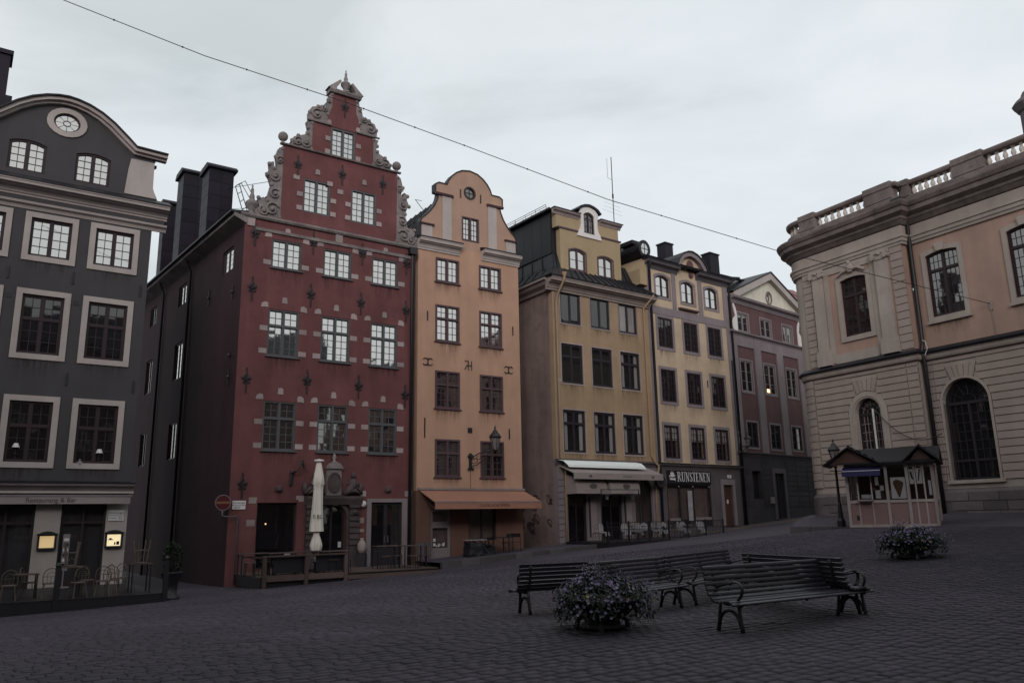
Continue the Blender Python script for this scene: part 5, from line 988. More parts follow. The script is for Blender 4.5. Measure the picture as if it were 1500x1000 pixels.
for s in (-1, 1):
    f = lambda u: 5.75 + s * u; P = [(f(5.3), 16.8), (f(4.6), 16.8), (f(0), 18.9), (f(0), 19.4), (f(5.2), 17.05)]
    if s < 0: P = P[::-1]
    MB().prism(P, -.35, .1).build('raking_cornice', 'cream', T)
    MB().prism([(a, b + .02) for a, b in ([(f(5.4), 16.98), (f(0), 19.42), (f(0), 19.5), (f(5.45), 17.04)] if s > 0 else [(f(5.45), 17.04), (f(0), 19.5), (f(0), 19.42), (f(5.4), 16.98)])], -.42, 3).build('roof_edge', 'roof', T)
    q = .55 if s < 0 else 9.55; cvx = [(0, 0), (.25, -.05), (.55, .1), (.62, .5), (.5, .85), (.2, 1.1), (.3, 1.5), (.42, 1.9), (.34, 2.05), (.12, 1.7), (0, 1.3)]
    cvx = [(q + (x if s > 0 else .55 - x), 14.26 + z_) for x, z_ in cvx]; MB().prism(cvx if s > 0 else cvx[::-1], -.06, .02).build('volute', 'white', T)
seams_roof(T, [(-.3, .3, 17.4), (2.5, .3, 18.6), (2.5, 8, 20.8), (-.3, 8, 20.8)], 8); seams_roof(T, [(-2.2, 1, 18.4), (5.4, 1, 18.9), (2.5, 7, 21.6), (-2.2, 7, 21.6)], 14)
mb = MB(); ring_strip(mb, rect(4.0, 5.85, 1.2, 4.75), rect(4.3, 5.55, 1.201, 4.4), -.06, .02); mb.build('door_frame', 'greytrimdark', T); MB().box(4.3, 5.55, .15, .2, 1.2, 4.4).box(4.9, 4.95, .1, .15, 1.3, 4.3).build('door', 'blackwood', T)
for k in range(9):
    z0 = 2.1 + k * .36
    for a, b in ((.1, 1.35), (2.75, 3.9), (5.95, 7.4), (7.45, 8.9), (8.95, 10.25)): MB().box(a, b, -.03, .01, z0, z0 + .33).build('ashlar_block', 'darkashlar', T)
MB().box(3.45, 3.85, -.15, 0, 2.3, 2.75).build('wall_box', 'greytrim', T); MB().box(-.05, .3, -.12, -.05, 6.9, 7.1).box(0, .35, -.12, -.05, 6.3, 6.75).build('wall_plate', 'greytrim', T)
backing(T, 1.4, 2.7, 2.5, 4.6, .3)
# red-roofed building farther up the street
p = BRN.w(12.2, 9); fb = thing('far_house', 'distant house with a red sheet roof behind the pedimented house', 'house', (p.x, p.y, 2.0), R(20))
MB().box(-4, 12, 0, 8, 0, 17.5).build('wall', 'stonelight', fb); cb = cornice(fb, -4.2, 12.2, 17.2, 18.2, .5, 'greytrim', 4)
seams_roof(fb, [(-4.2, -.6, 18.3), (12.2, -.6, 18.3), (12.2, 4, 21.5), (-4.2, 4, 21.5)], 14, 'roof', 'redroof'); MB().box(-1.2, 1.2, 1.2, 2.6, 19.5, 21.9).box(-1.4, 1.4, 1.0, 2.8, 21.9, 22.1).build('chimney', 'redroof', fb)
for k in range(4): window(fb, -2.5 + k * 1.7, 1.0, 13.6, 15.4, 'blackwood', 'glassmid', cols=1, rb=3, y=-.03)
# ------------------------------------------------------------------ large rose building on the right
T = bthing(BOR, 'exchange_building', 'large rose and sandstone classical building with balustrade and arched windows at the right', 1.0, 'building')
PV = -.5; RR = 1.1; UL = -5.4; UE = 27.0
def plan(extra=()):
    p = [(UE, 0.0), (.12, 0.0), (.12, PV), (UL, PV)]
    for i in range(1, 10): a = R(-90 - 90 * i / 9); p.append((UL + RR * math.cos(a), PV + RR + RR * math.sin(a)))
    p.append((UL - RR, 9.0)); return p
def hsweep(profile, m, name, parent=None, path=None):
    P = [Vector(q) for q in (path or plan())]; n = len(P); nr = []
    for i in range(n):
        d0 = (P[i] - P[i - 1]).normalized() if i else (P[1] - P[0]).normalized(); d1 = (P[i + 1] - P[i]).normalized() if i < n - 1 else d0
        n0 = Vector((-d0.y, d0.x)); n1 = Vector((-d1.y, d1.x)); q = (n0 + n1); q = q.normalized() if q.length > 1e-6 else n0; q = q / max(.5, q.dot(n0)); nr.append(q)
    # outward normal: facade faces -y while walking towards -u
    s = -1 if nr[0].y > 0 else 1
    k = len(profile); vs = [(P[i].x + s * nr[i].x * o, P[i].y + s * nr[i].y * o, z) for i in range(n) for o, z in profile]; fs = []
    for i in range(n - 1):
        for j in range(k): a = i * k + j; b = i * k + (j + 1) % k; fs.append((a, b, b + k, a + k))
    fs += [tuple(range(k)), tuple((n - 1) * k + j for j in range(k - 1, -1, -1))]
    return MB().add(vs, fs).build(name, m, parent or T)
AC = [1.7 + 3.5 * k for k in range(8)]; WC = [1.57 + 3.52 * k for k in range(8)]
hl_ = [rect(c - .98, c + .98, 2.8, 7.02, .98, 16) for c in AC]
wall(T, [(.1, .9), (UE, .9), (UE, 8.2), (.1, 8.2)], hl_, 'borsstone', name='wall', y0=.04)
wall(T, [(.1, 8.202), (UE, 8.202), (UE, 14.2), (.1, 14.2)], [rect(c - .75, c + .75, 9.8, 12.72, .12) for c in WC], 'bors', name='upper_wall')
pa = rect(-3.22, -1.92, 2.6, 6.72, .65, 16)
wall(T, [(UL, .9), (.1, .9), (.1, 8.2), (UL, 8.2)], [pa], 'borsstone', PV + .04, PV + .5, name='pavilion_wall')
wall(T, [(UL, 8.202), (.1, 8.202), (.1, 14.2), (UL, 14.2)], [rect(-3.27, -1.84, 9.73, 12.58, .1)], 'bors', PV, PV + .45, name='pavilion_upper_wall')
mb = MB(); n = 14
def cyl(z0, z1, r): 
    m_ = MB(); pts = [(UL + r * math.cos(R(-90 - 90 * i / n)), PV + RR + r * math.sin(R(-90 - 90 * i / n))) for i in range(n + 1)]
    v = [(x, y, z) for z in (z0, z1) for x, y in pts]; f = [(i + 1, i, i + n + 1, i + n + 2) for i in range(n)]; return m_.add(v, f)
cyl(.9, 14.2, RR - .04).build('curved_wall', 'borsstone', T)
MB().box(UL - RR + .02, UL - RR + .4, PV + RR, 14, .9, 14.2).build('street_wall', 'borsstone', T)
MB().box(UL, UE, .5, 14, 14.0, 15.4).build('attic', 'borscorn', T)
# rusticated courses, joints left open between them
def zone(u0, u1, y, arcs, ra, za, vmin, vmax, step=.315, hr=None):
    z = vmin
    while z < vmax - .1:
        zt = min(z + step, vmax) - .042; zm = (z + zt) / 2; cuts = []
        for c in arcs:
            if zm > 7.66: continue
            h = ra if zm < za else math.sqrt(max(0, ra * ra - (zm - za) ** 2)); h = max(h, .52 + (zm - 6.9) * .25) if zm > 6.8 else h; cuts.append((c - h, c + h))
        x = u0
        for a, b in sorted(cuts):
            if a > x + .06: MB().box(x, min(a, u1), y - .055, y + .06, z, zt).build('stone_course', 'borsrust', T)
            x = max(x, b)
        if x < u1 - .06: MB().box(x, u1, y - .055, y + .06, z, zt).build('stone_course', 'borsrust', T)
        z += step
zone(.5, UE - 12, .04, [c for c in AC if c < 16], 1.11, 6.04, 2.78, 8.0)
zone(UL + .05, -.45, PV + .04, [-2.57], 1.03, 6.07, 2.78, 8.0); zone(-.40, .10, PV + .05, [], 1, 1, 2.78, 8.0); zone(.16, .48, .05, [], 1, 1, 2.78, 8.0)
for c in [c for c in AC if c < 16] + [-2.57]:
    y = .04 if c > 0 else PV + .04; r0, r1, za = (1.08, 1.47, 6.04) if c > 0 else (1.0, 1.39, 6.07)
    for k in range(5):
        b0, b1 = -.62 + .248 * k + .012, -.62 + .248 * (k + 1) - .012; q0, q1 = -.46 + .184 * k + .01, -.46 + .184 * (k + 1) - .01; f_ = lambda q: math.sqrt(max(0, r0 * r0 - q * q)); MB().prism([(c + q0, za + f_(q0)), (c + q1, za + f_(q1)), (c + b1 * 1.1, 7.62), (c + b0 * 1.1, 7.62)], y - .06 - .02 * (k == 2), y + .06).build('arch_stone', 'borsrust', T)
    w = (1.08, .98) if c > 0 else (1.0, .66)
    mb = MB(); ring_strip(mb, rect(c - w[0], c + w[0], 2.72, 6.04 + w[0], w[0] - .001, 18), rect(c - w[1], c + w[1], 2.8, (6.04 if c > 0 else 6.07) + w[1], w[1] - .001, 18), y - .07, y + .3); ao = mb.build('arch_surround', 'borsstone', T)
    if c < 0: mb = MB(); ring_strip(mb, rect(c - .82, c + .82, 2.75, 6.07 + .82, .819, 18), rect(c - .74, c + .74, 2.8, 6.07 + .74, .739, 18), y - .10, y - .06); mb.build('arch_moulding', 'borsstone', ao)
    ww = w[1]; za = 6.04 if c > 0 else 6.07
    m_ = MB(); ring_strip(m_, rect(c - ww, c + ww, 2.8, za + ww, ww - .001, 16), rect(c - ww + .09, c + ww - .09, 2.9, za + ww - .09, ww - .1, 16), y + .18, y + .28); m_.box(c - ww + .09, c + ww - .09, y + .17, y + .27, 5.94, 6.06); m_.box(c - .05, c + .05, y + .175, y + .265, 2.9, 5.94); m_.box(c - ww + .09, c + ww - .09, y + .176, y + .264, 3.55, 3.65)
    wo = m_.build('arched_window', 'blackwood', T); g = MB(); cw = (ww - .14)
    for s in (-1, 1):
        for k in range(1, 3): x = c + s * (.05 + cw * k / 3); g.box(x - .014, x + .014, y + .2, y + .25, 2.9, 5.94)
    for k in range(1, 6): z = 3.65 + (5.94 - 3.65) * k / 6; g.box(c - ww + .09, c + ww - .09, y + .2, y + .25, z - .014, z + .014)
    for a in np.linspace(0, PI, 7)[1:-1]: g.tube([(c + .3 * math.cos(a), y + .22, 6.06 + .3 * math.sin(a)), (c + (ww - .1) * math.cos(a), y + .22, 6.06 + (ww - .1) * math.sin(a))], .014, 4)
    for rr in (.3, .62): g.tube([(c + rr * ww / .98 * math.cos(a), y + .22, 6.06 + rr * ww / .98 * math.sin(a)) for a in np.linspace(0, PI, 12)], .014, 4)
    g.build('glazing_bars', 'greytrim' if c < 0 else 'blackwood', wo)
    for s in (-1, 1):
        for k in range(3):
            x0 = c + s * (.05 + cw * k / 3); x1 = c + s * (.05 + cw * (k + 1) / 3); x0, x1 = sorted((x0, x1))
            for q in range(6):
                z0 = 3.65 + 2.29 * q / 6; z1 = 3.65 + 2.29 * (q + 1) / 6; link('pane', pane_mesh(x1 - x0, z1 - z0, 'glassmid' if c < 0 and q < 2 else 'glasslow'), wo, ((x0 + x1) / 2, y + .23, (z0 + z1) / 2), (R(random.gauss(0, .4)), 0, R(random.gauss(0, .4))))
    MB().prism(rect(c - ww + .09, c + ww - .09, 6.0, za + ww - .09, ww - .1, 14), y + .235, y + .24).build('fanlight_pane', 'glasslow', wo); MB().box(c - ww + .09, c + ww - .09, y + .235, y + .24, 2.9, 3.6).build('bottom_pane', 'glasslow', wo)
    MB().prof([(y + .1, 2.66), (y - .14, 2.66), (y - .14, 2.78), (y + .2, 2.8)], c - w[0] - .1, c + w[0] + .1).build('sill', 'borsstone', T)
# tall panel leaning in the pavilion window
MB().box(-2.35, -2.27, PV - .02, PV + .02, 3.0, 6.2).build('pole', 'white', T)
MB().tube([(-2.1 + .0, PV - .1, 6.1)] + [(-2.1 + 3.0 * t, PV - .12, 6.1 - 2.6 * t * (1 - t) * 1.1 - 1.35 * t) for t in np.linspace(.1, 1, 10)], .02, 4).build('cable', 'iron', T)
hsweep([(-.3, .9), (.12, .9), (.12, 2.3), (.08, 2.36), (-.3, 2.7)], 'plinth', 'plinth_core')
for k in range(3):
    z0 = 1.2 + k * .38; x = .2 + .4 * (k % 2)
    while x < 14: w = random.uniform(.9, 1.4); MB().box(x, x + w - .03, -.16, -.1, z0, z0 + .35).build('plinth_stone', 'plinth', T); x += w
    x = UL + .3 * (k % 2)
    while x < -.2: w = min(random.uniform(.8, 1.2), .1 - x); MB().box(x, x + w - .03, PV - .16, PV - .1, z0, z0 + .35).build('plinth_stone', 'plinth', T); x += w
for k in range(14):   # curved corner blocks
    z0 = 2.75 + k * .375
    for q in range(3):
        m_ = MB(); a0, a1 = -90 - 30 * q - 1.5, -90 - 30 * (q + 1) + 1.5; pts = []
        for j in range(5): a = R(a0 + (a1 - a0) * j / 4); pts.append((math.cos(a), math.sin(a)))
        v = [(UL + (RR + e) * x, PV + RR + (RR + e) * y, z) for z in (z0, z0 + .34) for e in (-.02, .03) for x, y in pts]
        f = [(5 + i, 6 + i, 16 + i, 15 + i) for i in range(4)] + [(10 + i, 11 + i, 16 + i, 15 + i) for i in range(4)] + [(i, i + 1, 6 + i, 5 + i) for i in range(4)] + [(5, 0, 10, 15), (4, 9, 19, 14)]
        m_.add(v, f).build('corner_stone', 'borsrust', T)
hsweep([(-.1, 8.02), (.10, 8.04), (.14, 8.12), (.16, 8.30), (-.1, 8.30)], 'borsstone', 'string_course'); hsweep([(-.1, 8.302), (.26, 8.302), (.28, 8.36), (.10, 8.52), (-.1, 8.54)], 'roof', 'lead_flashing')
# upper order
for u0, u1, base in ((-4.78, -4.22, 1), (-1.26, -.62, 1)):
    MB().box(u0, u1, PV - .16, PV + .02, 9.3, 12.95).build('pilaster', 'borsstone', T); MB().box(u0 - .1, u1 + .1, PV - .22, PV + .02, 8.54, 9.2).box(u0 - .06, u1 + .06, PV - .2, PV + .02, 9.2, 9.3).build('pilaster_base', 'borsstone', T)
    MB().box(u0 - .1, u1 + .1, PV - .24, PV + .02, 13.22, 13.36).tube([(u0 + .0, PV - .26, 13.1), (u0 + .0, PV - .0, 13.1)], .13, 12).tube([(u1, PV - .26, 13.1), (u1, PV, 13.1)], .13, 12).box(u0, u1, PV - .2, PV + .02, 12.95, 13.22).ball(((u0 + u1) / 2, PV - .22, 13.22), .09, 8).build('ionic_capital', 'borsstone', T)
for u0, u1 in ((-5.4, -4.9), (-.5, .1)):
    for k in range(14): MB().box(u0, u1, PV - .05, PV + .02, 8.6 + k * .345, 8.6 + k * .345 + .31).build('stone_course', 'borsrust', T)
MB().box(-4.12, -1.36, PV - .05, PV + .02, 13.0, 13.34).build('panel_head', 'borsstone', T); MB().box(-4.18, -3.9, PV - .04, PV + .02, 8.6, 13.0).build('panel_side', 'borsstone', T); MB().box(-1.6, -1.34, PV - .04, PV + .02, 8.6, 13.0).build('panel_side', 'borsstone', T); MB().box(-3.9, -1.6, PV - .05, PV + .02, 8.55, 9.0).build('panel_foot', 'borsstone', T)
window(T, -2.55, 1.40, 9.75, 12.58, 'brownwood', 'glasslow', cols=2, rt=2, rb=5, tf=.3, rise=.1, y=PV + .12, cas='borsstone', casw=.24, casy=PV - .07, bw=.06, bar=.022)
mb = MB().tube([(-3.35, PV - .12, 12.75), (-3.0, PV - .14, 12.9), (-2.75, PV - .14, 12.95)], .07, 6).tube([(-1.8, PV - .12, 12.75), (-2.15, PV - .14, 12.95), (-2.35, PV - .14, 12.95)], .07, 6).ball((-2.55, PV - .16, 13.0), .2, 10, sc=(1, .6, 1.2)).ball((-2.55, PV - .2, 13.25), .1, 8); mb.build('carved_crest', 'borsstone', T)
for c in WC[:5]:
    window(T, c, 1.44, 9.84, 12.72, 'brownwood', 'glassmid', cols=3, rt=2, rb=5, tf=.27, rise=.1, y=.12, cas='borsstone', casw=.2, casy=-.06, bw=.07, bar=.022, stain=-.004)
    MB().prism([(c - .16, 12.72), (c + .16, 12.72), (c + .22, 13.08), (c - .22, 13.08)], -.14, .01).build('keystone', 'borsstone', T); MB().box(c - .98, c + .98, -.12, .02, 9.55, 9.66).build('sill', 'borsstone', T)
hsweep([(-.1, 13.36), (.08, 13.38), (.1, 13.5), (.14, 13.52), (.15, 13.66), (.2, 13.7), (.2, 13.8), (-.1, 13.82)], 'borsstone', 'architrave')
hsweep([(-.1, 13.82), (.08, 13.82), (.1, 14.25), (-.1, 14.27)], 'borsstone', 'frieze')
hsweep([(-.1, 14.27), (.15, 14.29), (.28, 14.45), (.34, 14.5), (.36, 14.6), (.58, 14.74), (.60, 14.93), (.66, 14.97), (.74, 15.12), (.75, 15.2), (.3, 15.34), (-.1, 15.34)], 'borscorn', 'main_cornice')
# balustrade
hsweep([(-.35, 15.34), (.16, 15.34), (.16, 15.62), (.12, 15.66), (-.35, 15.66)], 'borscorn', 'balustrade_base'); hsweep([(-.33, 16.18), (.13, 16.18), (.17, 16.26), (.17, 16.36), (-.33, 16.38)], 'borscorn', 'balustrade_rail')
bal = MB().lathe([(.09, 0), (.1, .04), (.06, .07), (.07, .1), (.105, .2), (.09, .29), (.055, .38), (.05, .42), (.08, .45), (.09, .52)], (0, 0, 0), 10).mesh('baluster', 'baluster', True)
def bals(u0, u1, y, n):
    for k in range(n): link('baluster', bal, T, (u0 + (u1 - u0) * k / (n - 1), y, 15.66))
bals(.7, 2.5, .1, 7); bals(-4.08, -1.5, PV + .1, 8)
x = 4.12
for q in range(4): bals(x, x + 1.95, .1, 7); x += 3.45
piers = [(2.62, 3.98, .0), (-1.38, .06, PV), (.14, .58, 0), (-5.2, -4.22, PV)] + [(6.2 + 3.45 * q, 7.45 + 3.45 * q, 0) for q in range(3)]
for a, b, y in piers: MB().box(a, b, y - .17, y + .33, 15.66, 16.18).box(a + .0, b - .0, y - .21, y + .35, 16.182, 16.46).build('balustrade_pier', 'borscorn', T)
for i in range(3):
    a = R(-105 - 22 * i); link('baluster', bal, T, (UL + (RR - .1) * math.cos(a), PV + RR + (RR - .1) * math.sin(a), 15.66))
for i in range(3, 5): a = R(-105 - 18 * i); link('baluster', bal, T, (UL + (RR - .1) * math.cos(a), PV + RR + (RR - .1) * math.sin(a), 15.66))
pipe(T, [(.35, -.75, 15.3), (.3, -.45, 14.9), (.3, -.16, 14.3), (.28, -.15, 8.8), (.28, -.32, 8.4), (.28, -.2, 7.9), (.28, -.2, 1.4)], .09, 'iron'); MB().box(.1, .6, -.9, -.5, 15.1, 15.45).tube([(.35, -.7, 15.3), (.9, -1.2, 15.8)], .03, 5).build('rainwater_head', 'iron', T)
MB().tube([(.35, -.25, 8.9), (.5, -.3, 8.8), (.55, -.3, 8.5), (.4, -.3, 8.2)], .02, 5).build('cable', 'white', T)
# slender turret with a finial behind the roofline, at the frame edge
MB().lathe([(.62, 0), (.62, 10.6), (.75, 10.7), (.9, 10.95), (1.0, 11.1), (.86, 11.3), (.5, 11.6), (.34, 11.95), (.1, 12.15), (.07, 12.3), (.14, 12.42), (.12, 12.5), (0, 12.66)], (-1.75, 17.7, 15.0), 12).build('roof_turret', 'greytrimdark', T)
# kerbed pavement in front
def strip(name, pts, top, m, kind='structure', th=.6, parent=None): pass
kerbY = -6.4
def borw(u, y): return BOR.w(u, y)
pv_ = []
NS = 26; us = np.linspace(0, 1, NS); vs = []; fs = []
def pz(u, y):
    t = (y - kerbY) / (0 - kerbY); return 1.03 + .44 * min(max(t, 0), 1.0)
rows_ = [kerbY, -4, -2, 0, .3]
for y in rows_:
    for f_ in us: ul = -2.4 - 4.6 * ((y - kerbY) / 6.7) ** .8; u = ul + (27 - ul) * f_; p = borw(u, y); vs.append((p.x, p.y, pz(u, y)))
for j in range(len(rows_) - 1):
    for i in range(NS - 1): a = j * NS + i; fs.append((a, a + 1, a + NS + 1, a + NS))
me = bpy.data.meshes.new('pavement'); me.from_pydata(vs, [], fs); me.materials.append(M['ground']); pvm = link('pavement', me); pvm['kind'] = 'structure'
for i in range(29):
    u = -2.4 + i * 1.03; p = borw(u, kerbY - .08)
    MB().box(.0, 1.0, -.12, .12, -.6, 0).build('kerb_stone', 'kerb', pvm, (p.x, p.y, 1.045), rot=(0, 0, BOR.a))
# pavement and step before the apricot and ochre houses
vs = []; fs = []
for i, u in enumerate(np.linspace(-.1, 9.0, 12)):
    for y in (-2.6, -.0): p = BEI.w(u, y); vs.append((p.x, p.y, -.30 + .055 * u))
for i in range(11): a = i * 2; fs.append((a, a + 2, a + 3, a + 1))
me = bpy.data.meshes.new('pavement'); me.from_pydata(vs, [], fs); me.materials.append(M['ground']); pv2 = link('pavement', me); pv2['kind'] = 'structure'
for i in range(9): p = BEI.w(-.1 + i * 1.01, -2.68); MB().box(0, .99, -.1, .1, -.7, 0.01).build('kerb_stone', 'kerb', pv2, (p.x, p.y, -.30 + .055 * i + .02), rot=(0, -math.atan(.055), BEI.a))
# yellow line and low pavement along the straw yellow house
vs = []; fs = []
for i, u in enumerate(np.linspace(-.3, 20, 24)):
    F_ = RUN if u < 8.5 else BRN; q = u if u < 8.5 else u - 8.5
    for y in (-2.15, -1.95): p = F_.w(q, y); vs.append((p.x, p.y, G(p.x, p.y) + .012))
for i in range(23): a = i * 2; fs.append((a, a + 2, a + 3, a + 1))
me = bpy.data.meshes.new('yellow_kerb_line'); me.from_pydata(vs, [], fs); me.materials.append(M['yellowline']); yl_ = link('yellow_kerb_line', me); yl_['kind'] = 'structure'

# ------------------------------------------------------------------ buildings round the rest of the square (behind the camera, seen in the glass)
def plain_house(name, label, x, y, rz, w, h, d, wm, rm='roof', z0=0.0, fl=4, nb=4):
    t = thing(name, label, 'house', (x, y, z0 - .8), R(rz)); hs = []
    fh = (h - 1.5) / fl
    for f in range(fl):
        for b in range(nb): c = w * (b + .5) / nb; hs.append((c, 1.3, 2 + f * fh, 2 + f * fh + 2.0, 0))
    wm = {'straw': 'yellowside', 'beige': 'farwall', 'yellow': 'farwall', 'greyplaster': 'greyplaster', 'brown': 'brown'}[wm]; wall(t, [(0, 0), (w, 0), (w, h), (0, h)], [hole(*q) for q in hs], wm); MB().box(0, w, .4, d, 0, h).build('side_walls', wm, t)
    for q in hs:
        o = MB().box(q[0] - .6, q[0] + .6, .14, .16, q[2] + .05, q[3] - .05).build('pane', 'mirror', t); mb = MB(); ring_strip(mb, rect(q[0] - .65, q[0] + .65, q[2], q[3]), rect(q[0] - .55, q[0] + .55, q[2] + .1, q[3] - .1), .05, .18); mb.box(q[0] - .04, q[0] + .04, .08, .17, q[2], q[3]); mb.build('window', 'white', t)
    MB().prof([(-.4, h), (d + .4, h), (d / 2, h + 4.5)], -.2, w + .2).build('roof', rm, t); return t
# each facade faces the square
def face(ax, ay, bx, by): return math.degrees(math.atan2(by - ay, bx - ax))
ring = [((-30, 14), (-22.5, 26), 17, 'brown'), ((33, 9), (22, -4), 20, 'straw'), ((31, 62), (34, 46), 17, 'greyplaster'), ((22, -4), (12, -16), 20, 'beige'), ((12, -16), (2, -22), 21, 'yellow'), ((2, -22), (-10, -22), 20, 'greyplaster'), ((-10, -22), (-22, -16), 21, 'brown'), ((-22, -16), (-28, -6), 20, 'straw'), ((-28, -6), (-30, 4), 18, 'beige'), ((-30, 4), (-30, 14), 19, 'yellow')]
labs = ['brick red house on the west side, joining the grey gabled house', 'brown house closing the square behind the classical building', 'grey house in the street behind the classical building', 'brown house facing the square, nearest to the classical building', 'dark brown house on the far side of the square', 'grey house in the middle of the far side', 'brick red house beside the grey one on the far side', 'yellowish brown house at the far corner of the square', 'dark brown house on the west side of the square', 'dark brown house on the west side nearest the grey gabled house']
for (a, b, h, m_), lb in zip(ring, labs):
    L_ = math.hypot(b[0] - a[0], b[1] - a[1]); plain_house('town_house', lb + '', a[0], a[1], face(*a, *b), L_ - .05, h, 9, m_, z0=-.5)
# ------------------------------------------------------------------ kiosk
KX, KY, KZ = 12.36, 30.0, 1.03
K = thing('kiosk', 'small pink and white ice cream kiosk with twin gables under a dark roof', 'kiosk', (KX, KY, KZ), R(-30))
KD = 2.3; W = 3.4; K.scale = (.84, 1, 1)
MB().box(-.1, W + .1, -.1, KD + .1, -.35, .0).build('base', 'kerb', K)
for x, y in ((0, 0), (1.6, 0), (2.42, 0), (W, 0), (0, KD), (W, KD)): MB().box(x - .06, x + .06, y - .06, y + .06, 0, 2.3).build('corner_post', 'stonelight', K)
mb = MB()
for z0, z1 in ((0, .1), (.86, .96), (2.2, 2.3)):
    mb.box(.06, W - .06, -.045, .045, z0, z1); mb.box(-.045, .045, .06, KD - .06, z0, z1); mb.box(W - .045, W + .045, .06, KD - .06, z0, z1); mb.box(.06, W - .06, KD - .045, KD + .045, z0, z1)
for x in (.42, .97, 2.72, 3.05): mb.box(x - .03, x + .03, -.035, .035, .1, 2.2)
for y in (.75, 1.5):
    for x in (0, W): mb.box(x - .035, x + .035, y - .03, y + .03, .1, 2.2)
mb.build('frame', 'stonelight', K)
xs = [.06, .39, .45, .94, 1.0, 1.54, 1.66, 2.36, 2.48, 2.69, 2.75, 3.02, 3.08, W - .06]
for k in range(0, len(xs), 2):
    MB().box(xs[k], xs[k + 1], -.012, .012, .1, .86).build('lower_panel', 'pink', K); 
    if k != 2: MB().box(xs[k], xs[k + 1], -.006, .006, .96, 2.2).build('pane', 'clear', K)
for y0, y1 in ((.06, .72), (.78, 1.47), (1.53, KD - .06)):
    for x in (0, W): MB().box(x - .012, x + .012, y0, y1, .1, .86).build('lower_panel', 'pink', K); MB().box(x - .006, x + .006, y0, y1, .96, 2.2).build('pane', 'clear', K)
MB().box(.06, W - .06, KD - .02, KD + .02, .1, 2.2).build('back_panel', 'doorwood', K); MB().box(.1, W - .1, .1, KD - .1, .0, .08).build('floor', 'dark', K)
MB().box(.4, 1.0, -.3, .04, .93, .99).build('serving_shelf', 'greywood', K); MB().box(.26, .38, -.02, -.012, .25, .42).build('vent_grille', 'iron', K)
MB().box(.15, 1.5, .35, .9, .1, 1.0).build('counter', 'greywood', K)
MB().box(1.75, 2.33, .03, .05, 1.0, 1.75).build('poster', 'signwhite', K)
MB().prism([(1.85, 1.5), (2.02, 1.05), (2.07, 1.05), (2.24, 1.5)], .015, .029).prism(circ(2.0, 1.55, .16, .12, 10), .016, .029).prism(circ(2.13, 1.52, .12, .1, 10), .014, .028).build('print', 'cone', K)
for x0, x1, z0, z1 in ((2.5, 2.68, 1.5, 2.15), (2.77, 3.0, 1.5, 2.15), (3.2, 3.3, 1.1, 1.6)): MB().box(x0, x1, .02, .03, z0, z1).build('poster', 'signwhite', K)
MB().prism([(2.53, 1.9), (2.6, 1.66), (2.66, 1.66), (2.6, 1.95)], .008, .018).prism([(2.82, 1.6), (2.86, 1.6), (2.95, 2.0), (2.9, 2.02)], .008, .018).box(2.52, 2.66, .008, .018, 2.02, 2.1).box(2.8, 2.96, .008, .018, 2.05, 2.11).build('print', 'ink', K)
for i, (x, z, w, h, m_) in enumerate(((1.12, 1.5, .14, .3, 'signwhite'), (1.1, 1.02, .2, .3, 'signwhite'), (1.02, 1.3, .1, .12, 'signbar'), (1.3, 1.3, .15, .18, 'signwhite'), (.52, 1.03, .4, .14, 'blanket'), (1.35, .98, .1, .25, 'doorwood'), (1.68, 1.0, .08, .3, 'blanket'))): MB().box(x, x + w, .1, .13, z, z + h).build('goods', m_, K)
aw = MB().prof([(-.05, 2.18), (-.5, 1.98), (-.5, 1.96), (-.05, 2.14)], -.1, 1.45); o = aw.build('awning', 'blue', K); MB().box(-.1, 1.45, -.51, -.5, 1.82, 1.98).build('valance', 'blue', o); MB().box(-.1, 1.45, -.52, -.505, 2.0, 2.02).build('awning_rail', 'signwhite', o)
def tri_roof(x0, xp, x1, ze, zp, y0, y1, name='roof_gable'):
    mb = MB(); t = .05
    mb.hexa([(x0, y0, ze), (xp, y0, zp), (xp, y1, zp), (x0, y1, ze), (x0, y0, ze + t), (xp, y0, zp + t), (xp, y1, zp + t), (x0, y1, ze + t)]); mb.hexa([(xp, y0, zp), (x1, y0, ze), (x1, y1, ze), (xp, y1, zp), (xp, y0, zp + t), (x1, y0, ze + t), (x1, y1, ze + t), (xp, y1, zp + t)])
    o = mb.build(name, 'roof', K); MB().prism([(x0 + .25, ze + .03), (x1 - .25, ze + .03), (xp, zp - .04)], y0 + .22, y0 + .26).build('gable_board', 'doorwood', o)
    for s, (a, b) in enumerate(((x0, xp), (xp, x1))):
        for k in range(4):
            f0, f1 = k / 4, (k + 1) / 4; za = ze if s == 0 else zp; zb = zp if s == 0 else ze; MB().box(a + (b - a) * f0, a + (b - a) * f0 + .03, y0, y1, za + (zb - za) * f0 + t, za + (zb - za) * f0 + t + .04).build('roof_seam', 'roof', o)
    return o
tri_roof(-.85, .25, 1.5, 2.22, 2.86, -.55, 1.3); tri_roof(2.35, 3.02, 3.75, 2.26, 2.80, -.5, 1.3)
mb = MB(); a, b = -.3, W + .35
mb.hexa([(a, -.35, 2.26), (b, -.35, 2.26), (b, KD / 2, 2.84), (a, KD / 2, 2.84), (a, -.35, 2.31), (b, -.35, 2.31), (b, KD / 2, 2.89), (a, KD / 2, 2.89)]); mb.hexa([(a, KD / 2, 2.84), (b, KD / 2, 2.84), (b, KD + .35, 2.26), (a, KD + .35, 2.26), (a, KD / 2, 2.89), (b, KD / 2, 2.89), (b, KD + .35, 2.31), (a, KD + .35, 2.31)]); mb.build('main_roof', 'roof', K)
